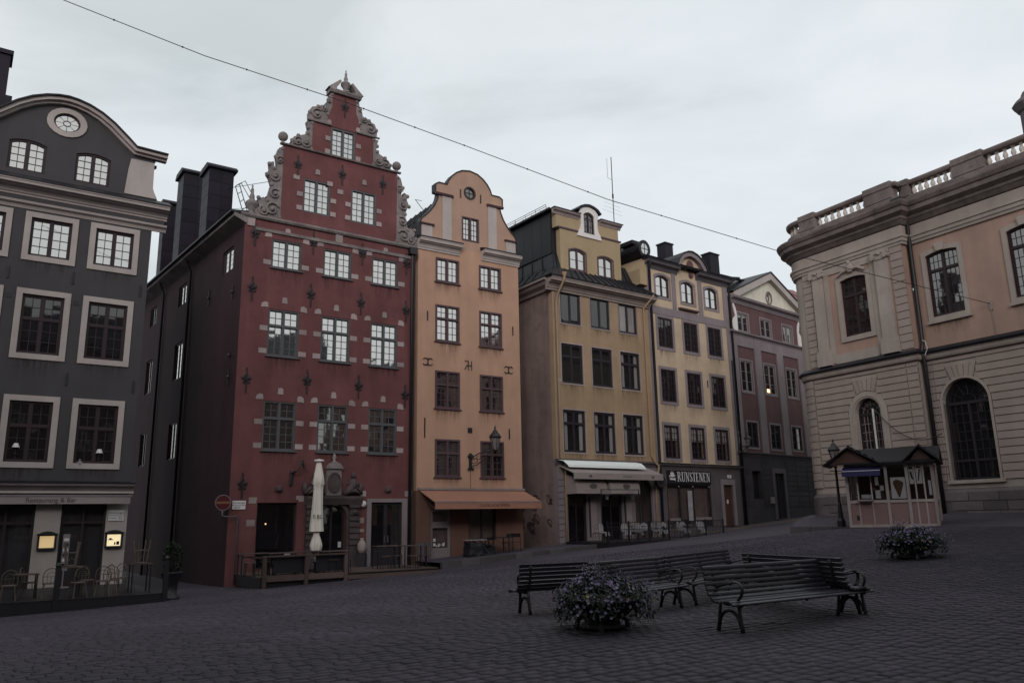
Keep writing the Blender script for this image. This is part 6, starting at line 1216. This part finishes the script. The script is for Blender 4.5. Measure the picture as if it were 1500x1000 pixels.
# lamp post behind the kiosk
z = G(12.66, 31.6); lp = thing('street_lamp', 'black lamp post with a glass lantern behind the left end of the kiosk', 'street lamp', (12.60, 31.5, z))
MB().lathe([(.16, 0), (.16, .3), (.1, .4), (.07, .9), (.055, 1.0), (.045, 2.3), (.07, 2.35), (.04, 2.45), (.03, 2.5)], (0, 0, 0), 10).tube([(-.25, 0, 2.2), (.25, 0, 2.2)], .018, 5).build('post', 'iron', lp); lantern(lp, 0, 0, 2.52, .78)

# ------------------------------------------------------------------ benches
prof = [(.30, .90), (.285, .825), (.27, .75), (.255, .675), (.235, .60), (.205, .53), (.155, .47), (.085, .435), (.01, .425), (-.065, .43), (-.14, .44), (-.215, .44), (-.28, .41)]
slat_cache = {}
def bench(name, label, x, y, rz, Ln, z=None):
    z = G(x + math.cos(R(rz)) * Ln / 2, y + math.sin(R(rz)) * Ln / 2) if z is None else z
    b = thing(name, label, 'bench', (x, y, z), R(rz), 'slatted iron benches'); b.scale = (1, .82, .89); key = round(Ln, 2)
    if key not in slat_cache: slat_cache[key] = MB().prof([(-.004, -.031), (.016, -.031), (.016, .031), (-.004, .031), (-.013, .022), (-.017, 0), (-.013, -.022)], -Ln / 2, Ln / 2).mesh('slat', 'slat')
    for i, (py, pz_) in enumerate(prof):
        q0 = Vector(prof[max(i - 1, 0)]); q1 = Vector(prof[min(i + 1, len(prof) - 1)]); d = (q0 - q1).normalized(); ang = math.atan2(-d.x, d.y)
        o = link('slat', slat_cache[key], b, (Ln / 2 + random.gauss(0, .004), py, pz_), (ang, 0, 0))
    IN = .2
    for xx in (IN, Ln / 2, Ln - IN) if Ln > 2.6 else (IN, Ln - IN):
        mb = MB(); inner = [(xx, py + .03 if i < 6 else py, pz_ - (.0 if i < 6 else .032)) for i, (py, pz_) in enumerate(prof)]
        mb.tube(inner, .03, 6, flat=(.8, 1.1))
        if xx in (IN, Ln - IN): 
            mb.tube([(xx, .17, .44), (xx, .2, .3), (xx, .235, .12), (xx, .26, .0)], [.026, .024, .026, .035], 6); mb.tube([(xx, -.20, .41), (xx, -.22, .25), (xx, -.24, .1), (xx, -.25, .0)], [.028, .026, .028, .037], 6)
            mb.tube([(xx, -.235 + .24 + .225 * math.cos(a) , .06 + .24 * math.sin(a)) for a in np.linspace(.1, PI - .1, 9)], .026, 6)
            mb.build('leg_frame', 'iron', b, smooth=True)
            ar = [(xx, .25, .64), (xx, .1, .68), (xx, -.08, .70), (xx, -.18, .70)] + [(xx, -.18 + .11 * math.sin(a), .59 + .11 * math.cos(a)) for a in []]
            ar = [(xx, .24, .62), (xx, .05, .67), (xx, -.14, .71), (xx, -.24, .70), (xx, -.29, .65), (xx, -.30, .58), (xx, -.26, .50), (xx, -.2, .46)]
            MB().tube(ar, .016, 6, flat=(1.0, 1.9)).build('armrest', 'iron', b, smooth=True)
        else: mb.build('middle_rib', 'iron', b, smooth=True)
    return b
A_ = lambda ax, ay, bx, by: math.degrees(math.atan2(by - ay, bx - ax))
bench('bench', 'nearest black slatted bench, facing the camera, right of the flower tub', 2.65, 10.95, 33, 3.05)
bench('bench', 'black slatted bench at the rear, its right end nearest the road', 2.80, 14.25, 54, 2.95)
bench('bench', 'black slatted bench behind the front flower tub', 1.30, 12.75, 46, 2.1)
# turned half round: these two face away
bench('bench', 'black slatted bench turned away, leftmost of the group', 1.72, 14.9, 205, 1.95)
bench('bench', 'black slatted bench turned away, right behind the nearest bench', 4.98, 12.15, A_(4.98, 12.15, 4.15, 14.25), 2.3)

# ------------------------------------------------------------------ flower tubs
def tub(label, x, y, s=1.0, seed=1):
    rs = np.random.default_rng(seed); z = G(x, y); t = thing('flower_tub', label, 'flower tub', (x, y, z), 0, 'iron flower tubs'); t.scale = (s, s, s)
    MB().lathe([(0, .02), (.34, .0), (.38, .05), (.30, .1), (.28, .14), (.42, .22), (.56, .34), (.62, .44), (.64, .48), (.58, .48), (.5, .44), (0, .44)], (0, 0, 0), 20).build('bowl', 'iron', t, smooth=True)
    for k in range(3): a = 2 * PI * k / 3 + .4; MB().tube([(.3 * math.cos(a), .3 * math.sin(a), .2), (.46 * math.cos(a), .46 * math.sin(a), .12), (.48 * math.cos(a), .48 * math.sin(a), 0)], [.04, .035, .05], 6).build('foot', 'iron', t)
    # crown: an uneven dome with trailing rim
    def pt():
        a = rs.uniform(0, 2 * PI); lump = 1 + .16 * math.sin(3 * a + seed) + .1 * math.sin(7 * a); e = rs.uniform(-.75, 1.35); r = .78 * lump * math.cos(min(max(e, 0), 1.3)) if e > 0 else .79 * lump * (1 + .10 * e); zz = .50 + (.26 * math.sin(e) * (1 + .35 * math.sin(2 * a + seed)) if e > 0 else .46 * e * (1 + .3 * math.sin(5 * a)))
        k = rs.uniform(.86, 1.04); return Vector((r * k * math.cos(a), r * k * math.sin(a), zz * 1.0 + rs.normal(0, .02))), a
    lf = MB()
    for i in range(3600):
        p, a = pt(); p = p * rs.uniform(.8, 1.0) if p.z > .3 else p; q = Matrix.Rotation(rs.uniform(0, 2 * PI), 3, 'Z') @ Matrix.Rotation(rs.uniform(-1.2, 1.2), 3, 'X'); l_ = rs.uniform(.025, .055)
        P = [q @ Vector(v) * l_ for v in ((0, -1, 0), (.45, 0, .15), (0, 1, 0), (-.45, 0, .15))]; lf.add([p + v for v in P], [(0, 1, 2), (0, 2, 3)])
    lf.build('leaves', 'leaf', t, kind='stuff')
    for nm, m_, n_, filt in (('violet_petunias', 'petal', 330, None), ('pale_petunias', 'petal2', 90, None), ('yellow_petunias', 'petal3', 26, 1)):
        fm = MB()
        for i in range(n_):
            p, a = pt()
            if p.z < .34 and rs.random() < .75: continue
            if filt and math.sin(a - 1.2) > .2: continue
            out_ = Vector((p.x, p.y, max(.1, (p.z - .5) * 1.6))).normalized(); p = p + out_ * .05; ax = out_.orthogonal().normalized(); ay = out_.cross(ax); r = rs.uniform(.016, .034); c = [p - out_ * .012]; pts = []
            for k in range(10): rr = r * (1.0 if k % 2 == 0 else .8); th = 2 * PI * k / 10 + a; pts.append(p + (ax * math.cos(th) + ay * math.sin(th)) * rr + out_ * .008)
            fm.add(c + pts, [(0, 1 + k, 1 + (k + 1) % 10) for k in range(10)])
        fm.build(nm, m_, t, kind='stuff')
    sg_ = MB(); fl = MB()      # thin sprays standing above the crown
    for i in range(16):
        bx, by = rs.normal(0, .16) - .12, rs.normal(0, .16); lean = Vector((rs.normal(0, .25), rs.normal(0, .2), 1)); h = rs.uniform(.2, .42); p0 = Vector((bx, by, .68)); p1 = p0 + lean * h; sg_.tube([p0, (p0 + p1) / 2 + Vector((.01, 0, 0)), p1], .003, 3)
        for k in range(7): c = p0.lerp(p1, rs.uniform(.55, 1.08)) + Vector(rs.normal(0, .03, 3)); fl.ball(tuple(c), rs.uniform(.006, .011), 4)
    sg_.build('stems', 'leaf', t, kind='stuff'); fl.build('small_white_flowers', 'petal2', t, kind='stuff'); return t
tub('iron tub overflowing with violet petunias in front of the benches', 1.16, 11.45, s=.84, seed=1)
b2 = tub('iron tub of violet petunias by the kiosk, farther right', 9.12, 19.0, s=.86, seed=4)

# ------------------------------------------------------------------ furniture of the terraces
def cafe_chair(name, label, x, y, rz, m_='wicker', z=None, group=None, blanket=False, back='arch'):
    c = thing(name, label, 'chair', (x, y, G(x, y) if z is None else z), rz, group)
    MB().lathe([(0, .43), (.21, .43), (.22, .45), (.21, .465), (0, .465)], (0, 0, 0), 12).build('seat', m_, c)
    for sx, sy in ((-1, -1), (1, -1), (-1, 1), (1, 1)): MB().tube([(sx * .15, sy * .15, .44), (sx * .18, sy * .18, .2), (sx * .21, sy * .22, 0)], .014, 5).build('leg', m_, c)
    mb = MB(); arc = [(-.2, .17, .44), (-.22, .2, .62)] + [(.22 * math.cos(a), .22, .68 + .23 * math.sin(a)) for a in np.linspace(PI, 0, 9)] + [(.22, .2, .62), (.2, .17, .44)]; mb.tube(arc, .014, 5)
    mb.tube([(-.21, .21, .66), (.21, .21, .66)], .008, 4)
    for k in (-.1, 0, .1): mb.tube([(k, .18, .46), (k, .215, .66)], .007, 4)
    mb.tube([(.12 * math.cos(a), .217, .66 + .14 * math.sin(a)) for a in np.linspace(PI, 0, 7)], .008, 4); mb.build('backrest', m_, c)
    if blanket: MB().prism(rect(-.19, .19, .52, .93, .17), .19, .245).prof([(-.2, .44), (.17, .47), (.17, .5), (-.2, .5), (-.25, .3), (-.23, .3)], -.2, .2).build('cushion', 'blanket', c)
    return c
def table(name, label, x, y, rz, w=.7, d=.7, h=.74, m_='plank', z=None, group=None, pedestal=False):
    t = thing(name, label, 'table', (x, y, G(x, y) if z is None else z), rz, group); MB().box(-w / 2, w / 2, -d / 2, d / 2, h - .035, h).build('tabletop', m_, t)
    if pedestal: MB().lathe([(.22, 0), (.2, .03), (.03, .06), (.03, h - .04)], (0, 0, 0), 10).build('pedestal', 'iron', t)
    else:
        for sx in (-1, 1):
            for sy in (-1, 1): MB().box(sx * (w / 2 - .05) - .02, sx * (w / 2 - .05) + .02, sy * (d / 2 - .05) - .02, sy * (d / 2 - .05) + .02, 0, h - .035).build('leg', 'iron', t)
    return t
ORD = ['first', 'second', 'third', 'fourth', 'fifth', 'sixth', 'seventh', 'eighth', 'ninth', 'tenth', 'eleventh', 'twelfth', 'thirteenth', 'fourteenth', 'fifteenth', 'sixteenth', 'seventeenth']
# terrace of the grey house: a dark deck with posts
def deck(fr, u0, u1, y0, y1, z, name, label, m_='plank', hfr=.35):
    p = fr.w(u0, y1); d = thing(name, label, 'deck', (p.x, p.y, z - hfr), fr.a); W_ = u1 - u0; D_ = y1 - y0
    MB().box(0, W_, -D_ + .03, -.03, 0, hfr - .04).build('deck_skirt', 'iron', d); n = int(D_ / .14)
    for k in range(n): MB().box(0, W_, -D_ + k * D_ / n + .004, -D_ + (k + 1) * D_ / n - .004, hfr - .038, hfr).build('plank', m_, d)
    return d
gzt = -.58
deck(GRAY, -9.0, .25, -6.4, -.3, gzt, 'terrace_deck', 'dark deck under the cafe chairs of the grey house', 'iron', .5)
xs_ = [-7.2, -6.3, -5.4, -4.7, -4.1, -3.5, -3.0, -1.9, -1.25, -.6]; ys_ = [-5.4, -4.6, -5.5, -4.7, -5.7, -4.6, -5.6, -4.9, -5.6, -4.3]; rr_ = [PI, .4, PI + .2, 2.6, PI, 1.2, PI, .5, PI - .3, 2.2]
xs_ += [-8.3, -7.7, -5.0, -2.25, -1.55, -.95]; ys_ += [-5.7, -4.8, -5.9, -5.9, -5.8, -4.7]; rr_ += [PI, .3, PI - .2, PI + .3, PI - .1, 1.9]
xs_, ys_, rr_ = zip(*sorted(zip(xs_, ys_, rr_)))
for k, (u, y, r) in enumerate(zip(xs_, ys_, rr_)):
    p = GRAY.w(u, y); cafe_chair('bentwood_chair', 'bentwood cafe chair on the grey house terrace, %s from the left' % ORD[k], p.x, p.y, GRAY.a + r, z=gzt, group='bentwood cafe chairs')
for k, (u, y, h) in enumerate(((-6.2, -5.3, .74), (-4.6, -4.0, .74), (-3.6, -5.0, .74), (-2.45, -5.3, .92), (-.35, -5.2, .92))):
    p = GRAY.w(u, y); table('cafe_table', ['small table at the left end of the grey house terrace', 'small table against the grey house wall, left of the middle pier', 'small table against the middle pier of the grey house', 'tall bar table with an upturned stool beside the grey house door', 'tall bar table with an upturned stool at the corner of the grey house terrace'][k], p.x, p.y, GRAY.a, .65, .65, h, z=gzt, group='grey house terrace tables')
def stool(label, x, y, z, rz):
    s = thing('bar_stool', label, 'stool', (x, y, z), rz, 'upturned bar stools'); q = MB()
    MB().lathe([(0, 0), (.19, 0), (.2, .03), (0, .045)], (0, 0, 0), 10).build('seat', 'wicker', s)
    for sx in (-1, 1):
        for sy in (-1, 1): MB().tube([(sx * .13, sy * .13, .03), (sx * .2, sy * .2, .75)], .022, 5).build('leg', 'wicker', s)
    MB().tube([(-.17, -.17, .42), (.17, -.17, .42), (.17, .17, .42), (-.17, .17, .42), (-.17, -.17, .42)], .014, 4).tube([(-.15, -.15, .1), (0, -.2, .28), (.15, -.15, .1)], .012, 4).build('stretcher', 'wicker', s)
p = GRAY.w(-2.45, -5.3); stool('upturned wooden stool on the tall table beside the grey house door', p.x, p.y, gzt + .92, GRAY.a); p = GRAY.w(-.35, -5.2); stool('upturned wooden stool on the corner table of the grey house terrace', p.x, p.y, gzt + .92, GRAY.a + .2)
for k, u in enumerate((-5.6, -2.9, .2)):
    p = GRAY.w(u, -6.5); t = thing('terrace_post', 'dark post at the front edge of the grey house terrace, %s from the left' % ORD[k], 'post', (p.x, p.y, G(p.x, p.y)), GRAY.a, 'dark terrace posts'); MB().box(-.07, .07, -.07, .07, 0, 1.3).ball((0, 0, 1.36), .09, 8).build('post', 'iron', t)
p = GRAY.w(-4.4, -6.5); 
MB().box(-4.6, 4.6, -.03, .03, 0, .34).build('deck_fascia', 'iron', None, (p.x, p.y, G(p.x, p.y)), rot=(0, 0, GRAY.a), label='low dark board along the front of the grey house terrace', cat='board')
p = GRAY.w(.62, -5.4); z = G(p.x, p.y); ur = thing('planter_column', 'dark shrub in a tall urn at the alley corner of the grey house', 'planter', (p.x, p.y, z)); MB().lathe([(0, 0), (.3, 0), (.3, .08), (.2, .14), (.22, .5), (.34, .85), (.36, .9), (0, .9)], (0, 0, 0), 12).build('urn', 'iron', ur, smooth=True)
lf = MB(); rs = np.random.default_rng(9)
for i in range(900):
    d = Vector(rs.normal(0, 1, 3)).normalized(); p_ = Vector((d.x * .36, d.y * .36, 1.35 + d.z * .55)) * 1; p_ *= 1; q = Matrix.Rotation(rs.uniform(0, 6.28), 3, 'Z') @ Matrix.Rotation(rs.uniform(-1.3, 1.3), 3, 'X'); P = [q @ Vector(v) * .05 for v in ((0, -1, 0), (.4, 0, .1), (0, 1, 0), (-.4, 0, .1))]; lf.add([Vector((p_.x * rs.uniform(.6, 1), p_.y * rs.uniform(.6, 1), p_.z)) + v for v in P], [(0, 1, 2), (0, 2, 3)])
lf.build('leaves', 'leaf', ur, kind='stuff')
p = GRAY.w(-2.15, -1.0); t = thing('bottle_display', 'narrow standing sign with white lettering beside the grey house door', 'sign', (p.x, p.y, gzt), GRAY.a); MB().box(-.11, .11, -.03, .03, .6, 1.9).box(-.2, .2, -.15, .15, 0, .04).box(-.02, .02, -.02, .02, 0, .6).build('board', 'greytrim', t)
for k in range(6): MB().box(-.08, .08, -.036, -.031, .75 + k * .18, .85 + k * .18).build('print', 'signwhite' if k % 2 else 'ink', t)
for i, (u, v) in enumerate(((-4.05, 1.05),)): p = GRAY.w(u, .9); t = MB().ball((0, 0, 0), .03, 8).build('lamp_bulb', 'bulb', None, (p.x, p.y, v), label='tiny lit bulb deep inside the grey house restaurant', cat='lamp')
# table lamps in the lower windows of the grey house
for k, (u, v, s) in enumerate(((-4.02, 4.55, 1), (-1.2, 4.42, 1), (-1.85, 4.1, .9))):
    p = GRAY.w(u, .05); o = thing('table_lamp', ['white shaded lamp in the middle window of the grey house first floor', 'white shaded lamp in the right window of the grey house first floor', 'round pale vase in the right window of the grey house first floor'][k], 'lamp' if k < 2 else 'vase', (p.x, p.y, v - .3), GRAY.a)
    if k < 2: MB().lathe([(.13, .26), (.07, .42)], (0, 0, 0), 12).build('lamp_shade', 'signwhite', o); MB().lathe([(.06, 0), (.06, .02), (.015, .05), (.015, .4)], (0, 0, 0), 8).build('base', 'iron', o)
    else: MB().ball((0, 0, .15), .12, 10).lathe([(.05, .22), (.04, .3), (.06, .34)], (0, 0, 0), 8).build('vase_body', 'greytrim', o)

# terrace of the red house: plank deck, rail, folded parasol, tables
rz_ = -.42
dk = deck(RED, .25, 8.0, -3.85, -.35, rz_, 'terrace_deck', 'wooden terrace deck in front of the red house', 'plank', .45)
rail = thing('terrace_railing', 'weathered wooden railing round the red house terrace', 'railing', (*RED.w(.35, -3.95), rz_ - .4), RED.a)
def rp(u, y): q = RED.w(u, y); w0 = RED.w(.35, -3.95); d = q - w0; return (d.dot(RED.d), d.dot(RED.n))
# the rail follows measured ground points
posts = [RED.w(.35, -3.95), RED.w(2.05, -3.95), RED.w(3.75, -3.95), RED.w(5.3, -3.95)]
for i in range(3): MB().box(i * 1.65 - .07, i * 1.65 + .07, -.07, .07, 0, 1.12).build('post', 'plank', rail)
for i in range(2):
    MB().box(i * 1.65 + .07, (i + 1) * 1.65 - .07, -.03, .03, .22, .44).build('lower_board', 'plank', rail); 
MB().box(-.1, 3.4, -.08, .08, 1.12, 1.18).build('handrail', 'plank', rail); MB().box(-.06, .06, .09, 3.6, 1.06, 1.12).build('handrail', 'plank', rail); MB().box(3.4, 7.6, -.04, .04, .14, .3).build('edge_board', 'plank', rail)
for k in range(2): MB().box(-.05, .05, 1.2 + k * 1.5, 1.3 + k * 1.5, 0, 1.06).build('post', 'plank', rail)
p = RED.w(-1.05, -.9); pr = None
# parasol
px, py = -8.41, 34.45; ps = thing('parasol', 'folded off-white parasol standing before the red house portal', 'parasol', (px, py, rz_))
MB().tube([(0, 0, 0), (0, 0, 4.3)], .035, 8).build('pole', 'stonelight', ps); MB().box(-.3, .3, -.3, .3, 0, .08).build('base', 'iron', ps)
mb = MB(); nf = 32
prf = [(4.55, .10), (4.5, .16), (4.35, .20), (3.95, .29), (3.6, .36), (3.55, .31), (3.35, .28), (3.0, .30), (2.6, .32), (2.2, .36), (1.75, .41), (1.62, .42)]
prof2 = [(1.62, .20), (1.5, .2), (1.4, .24), (1.2, .33), (1.05, .37), (.85, .30), (.7, .2), (.55, .1), (.45, .07)]
def folds(prf, amp, seed):
    vs = []; 
    for j, (z, r) in enumerate(prf):
        for i in range(nf): a = 2 * PI * i / nf; rr = r * (1 + amp * (1 if i % 4 in (0, 1) else -1) * min(1, (prf[0][0] - z + .1) * 1.2) + .06 * math.sin(a * 3 + z * 2 + seed)); vs.append((rr * .63 * math.cos(a), rr * .58 * math.sin(a), z))
    fs = [(j * nf + i, j * nf + (i + 1) % nf, (j + 1) * nf + (i + 1) % nf, (j + 1) * nf + i) for j in range(len(prf) - 1) for i in range(nf)]; return MB().add(vs, fs)
cn = folds(prf, .13, 0).build('canopy', 'canvas', ps, smooth=True); folds(prof2, .16, 1).build('canopy_tail', 'canvas', ps, smooth=True); MB().lathe([(0, 4.66), (.2, 4.62), (.22, 4.56), (.1, 4.5)], (0, 0, 0), 12).build('canopy_cap', 'white', ps)
av = math.atan2(px, py)
for s, x, sc_ in (('F', -.05, .28), ('B', .10, .25), ('G', .22, .22), ('C', -.27, .24)):
    a = x / .27; q = (.30 * math.sin(a), -.265 * math.cos(a)); text(cn, 'lettering', s, sc_, (q[0], q[1] - .02, 2.22), 'ink', .002, rot=(PI / 2, 0, a * .9), sx=.8)
tt = [(1.3, -3.0), (2.6, -2.2), (3.5, -3.1), (6.2, -2.4), (7.2, -3.0), (.4, -2.4)]
for k, (u, y) in enumerate(tt):
    p = RED.w(u, y); table('terrace_table', ['plank table under the red house shop window', 'plank table left of the folded parasol', 'plank table right in front of the folded parasol', 'plank table before the stone framed door', 'plank table at the open right end of the red house terrace', 'plank table at the alley corner of the red house terrace'][k], p.x, p.y, RED.a, 1.15, .6, .95 if u > 5 else .85, z=rz_, group='red house terrace tables')
    for s in (-1, 1):
        q = RED.w(u + s * .32, y - .62 + .2 * (s > 0)); st = thing('terrace_stool', 'small stool on the red house terrace, %s from the left' % (ORD[2 * k + (s > 0)]), 'stool', (q.x, q.y, rz_), RED.a + .1 * s, 'red house terrace stools'); MB().box(-.2, .2, -.16, .16, .5, .54).build('seat', 'plank', st)
        for sx in (-1, 1):
            for sy in (-1, 1): MB().tube([(sx * .15, sy * .12, .5), (sx * .18, sy * .15, 0)], .015, 4).build('leg', 'iron', st)
p = RED.w(5.95, -.4); MB().lathe([(0, 0), (.14, .02), (.2, .2), (.2, .42), (.12, .56), (.08, .62), (.1, .68), (0, .7)], (0, 0, 0), 12).build('stone_jar', 'stonelight', None, (p.x, p.y, .15), smooth=True, label='pale stone jar on a stand beside the stone framed door', cat='jar')
p = RED.w(5.95, -.4); MB().box(-.2, .2, -.2, .2, -.57, 0).build('jar_stand', 'iron', None, (p.x, p.y, .14), label='dark stand under the pale stone jar', cat='stand')
# signs at the red corner
p = RED.w(.05, -.25); sg1 = thing('no_entry_sign', 'red no entry sign on a cranked grey pole at the red house corner', 'road sign', (p.x, p.y, -.9), RED.a)
MB().tube([(.3, .1, 0), (.3, .1, 2.66), (.3, .1, 2.74), (.22, .08, 2.78), (-.34, -.1, 2.78), (-.4, -.1, 2.84), (-.4, -.1, 3.1)], .03, 7).build('pole', 'greyiron', sg1, smooth=True); MB().prism(circ(-.4, 3.35, .31, .31, 24), -.14, -.125).build('sign_disc', 'signred', sg1); mb = MB(); ring_strip(mb, circ(-.4, 3.35, .325, .325, 24), circ(-.4, 3.35, .3, .3, 24), -.145, -.12); mb.build('rim', 'greytrim', sg1); MB().box(-.68, -.12, -.15, -.141, 3.3, 3.4).build('bar', 'signbar', sg1)
p = RED.w(.42, -.015); ss = thing('street_sign', 'small white street sign reading Stortorget 18-20 on the red house corner', 'sign', (p.x, p.y, 2.18), RED.a)
MB().box(-.28, .28, -.02, 0, .17, .36).build('name_plate', 'signwhite', ss); MB().box(-.29, .27, -.02, 0, 0, .15).build('number_plate', 'signwhite', ss); text(ss, 'lettering', 'Stortorget', .12, (0, -.023, .27), 'ink', .002); text(ss, 'lettering', '18-20', .11, (-.08, -.023, .075), 'ink', .002)

# seating before the apricot house
for k, (u, y) in enumerate(((2.6, -1.2), (3.9, -1.3))):
    p = BEI.w(u, y); zz = -.30 + .055 * u
    table('cafe_table', ['narrow covered table under the orange awning, nearer the door', 'dark folding table under the orange awning, farther right'][k], p.x, p.y, BEI.a, 1.0, .6, .78, m_='blanket' if k == 0 else 'iron', z=zz)
for k, (u, y, r) in enumerate(((3.1, -1.6, .6), (4.5, -1.2, 2.0), (4.85, -1.5, -.7))):
    p = BEI.w(u, y); zz = -.30 + .055 * u; c = thing('folding_chair', 'dark folding chair under the orange awning, %s from the left' % ORD[k], 'chair', (p.x, p.y, zz), BEI.a + r, 'dark folding chairs')
    for sx in (-.2, .2): MB().tube([(sx, .25, 0), (sx, -.1, .5), (sx, -.28, .92)], .013, 4).build('leg', 'iron', c); MB().tube([(sx, -.25, 0), (sx, .2, .5)], .013, 4).build('leg', 'iron', c)
    MB().box(-.2, .2, -.12, .22, .46, .49).build('seat', 'iron', c); MB().hexa([(-.2, -.2, .72), (.2, -.2, .72), (.2, -.18, .72), (-.2, -.18, .72), (-.2, -.27, .9), (.2, -.27, .9), (.2, -.25, .9), (-.2, -.25, .9)]).build('backrest', 'iron', c)

p = BEI.w(2.1, -1.2); cf = thing('covered_furniture', 'dark covered stack of furniture beside the shop door under the orange awning', 'covered furniture', (p.x, p.y, -.2), BEI.a)
mb = MB(); n = 14
for i in range(n):
    for j in range(6):
        def hp(a, b): return (a / n * 1.5, b / 6 * .8 - .4, .72 + .08 * math.sin(a * 1.3) * math.cos(b) - .25 * (a / n) ** 2 - (.62 if b in (0, 6) or a in (0, n) else 0))
        mb.add([hp(i, j), hp(i + 1, j), hp(i + 1, j + 1), hp(i, j + 1)], [(0, 1, 2, 3)])
mb.build('cover', 'iron', cf, smooth=True); MB().box(.05, 1.45, -.36, .36, 0, .5).build('stacked_base', 'iron', cf)
for k, (u0, lab) in enumerate(((.75, 'long low dark bench inside the left part of the red house terrace railing'), (2.45, 'long low dark bench inside the middle part of the red house terrace railing'))):
    p = RED.w(u0, -3.6); tb = thing('terrace_bench', lab, 'bench', (p.x, p.y, rz_), RED.a, 'red house terrace benches'); MB().box(0, 1.4, -.16, .16, .42, .46).build('seat', 'iron', tb); MB().box(0, 1.4, -.2, -.17, .1, .72).build('backrest', 'iron', tb)
    for x in (.1, 1.3): MB().box(x - .03, x + .03, -.15, .15, 0, .42).build('leg', 'iron', tb)

# terrace of the ochre house: black railing, white cushioned chairs
F_ = YEL; zt = .32
deck(F_, .2, 9.2, -3.6, -.3, zt, 'terrace_deck', 'black deck of the cafe terrace before the ochre house', 'iron', .5)
fn = thing('terrace_railing', 'black iron railing round the ochre house cafe terrace', 'railing', (*F_.w(.2, -3.62), zt - .5), F_.a)
for i in range(7): u = i * 1.5; MB().box(u - .03, u + .03, -.03, .03, 0, 1.55).build('post', 'iron', fn)
for zz in (.62, 1.1, 1.45): MB().box(0, 9.0, -.015, .015, zz, zz + .03).build('rail', 'iron', fn)
bs = MB().box(-.007, .007, -.007, .007, 0, .85).mesh('bar', 'iron')
for k in range(74): link('bar', bs, fn, (.12 + k * .12, 0, .62))
MB().box(0, 9.0, -.05, .05, -.05, .5).build('base_board', 'iron', fn)
pos = [(.9, -2.6), (1.3, -1.6), (2.3, -2.8), (3.2, -2.6), (3.8, -1.7), (4.4, -3.0), (5.1, -2.8), (5.9, -1.9), (6.4, -3.0), (7.1, -2.6), (7.7, -1.8), (8.1, -3.0), (8.6, -2.5), (2.8, -3.2), (4.8, -1.6), (5.5, -3.2), (7.3, -3.3)]
pos.sort()
for k, (u, y) in enumerate(pos):
    p = F_.w(u, y); cafe_chair('cafe_chair', 'cafe chair with a pale cushion on the ochre house terrace, %s from the left' % ORD[k], p.x, p.y, F_.a + [.2, 2.8, -.3, .5, 3.0, 0, .4, 2.5, .1, -.4, 2.9, .3, -.2, .3, 1.2, -.5, .4][k], z=zt, group='cushioned cafe chairs', blanket=k % 4 != 1)
for k, (u, y) in enumerate(((1.6, -2.5), (3.6, -2.4), (5.5, -2.5), (7.4, -2.3))):
    p = F_.w(u, y); table('cafe_table', 'small table on the ochre house terrace, %s from the left' % ORD[k], p.x, p.y, F_.a, .65, .65, .74, m_='blanket' if k in (2, 3) else 'iron', z=zt, group='ochre house terrace tables', pedestal=True)
sign_ = thing('hanging_menu_sign', 'black sign frame hanging over the ochre house terrace', 'sign frame', (*F_.w(1.7, -1.6), 2.75), F_.a)
mb = MB(); ring_strip(mb, rect(0, 2.9, 0, .32), rect(.04, 2.86, .04, .28), -.02, .02); mb.box(-.02, .02, -.02, .02, -2.4, 0); mb.box(2.88, 2.92, -.02, .02, -2.4, 0); mb.build('frame', 'iron', sign_); MB().box(.06, .8, -.01, .01, .06, .26).build('board', 'greytrim', sign_)
MB().box(2.0, 2.5, -.015, .015, .08, .24).build('board', 'greytrim', sign_)
# distant red signal by the alley
p = BRN.w(9.6, -1.4); z = G(p.x, p.y); t = thing('road_sign', 'leaning pole with small red signs at the mouth of the far alley', 'road sign', (p.x, p.y, z), BRN.a); MB().tube([(0, 0, 0), (-.25, 0, 2.6)], .035, 5).build('pole', 'greyiron', t)
for zz in (2.55, 2.95): MB().prism(circ(-.28, zz, .17, .17, 14), -.05, -.03).build('sign_disc', 'signred', t)
# span wire over the square
def at(px, py, d):
    v = Vector(((px - 750) / 1162, (500 - py) / 1162, -1)); w = cam.matrix_world.to_3x3() @ v; return Vector((0, 0, EYE)) + w * (d / w.y)
W0, W1 = Vector((-16.0, 15.0, 18.3)), BOR.w(3.34, -.02); W1 = Vector((W1.x, W1.y, 9.85))
wp = [at(62, -12, 21), at(300, 82, 22.6), at(507, 150, 24.2), at(680, 213, 25.6), at(890, 292, 27.4), at(1148, 370, 30.5)] + [W1]
mb = MB().tube(wp, .014, 5); wr = mb.build('span_wire', 'iron', None, label='thin steel wire stretched high over the square', cat='wire')
for k in range(14): f = k / 14 * (len(wp) - 1); i = int(f); c = wp[i].lerp(wp[i + 1], f - i); MB().ball(tuple(c), .032, 6).build('wire_clip', 'iron', wr)
MB().box(3.28, 3.4, -.05, .0, 9.6, 10.0).tube([(3.34, -.04, 9.7), (3.36, -.04, 8.6)], .015, 4).build('wire_hook', 'stonelight', bpy.data.objects['exchange_building'])
for t in list(bpy.data.objects):
    if '_z0' in t: del t['_z0']
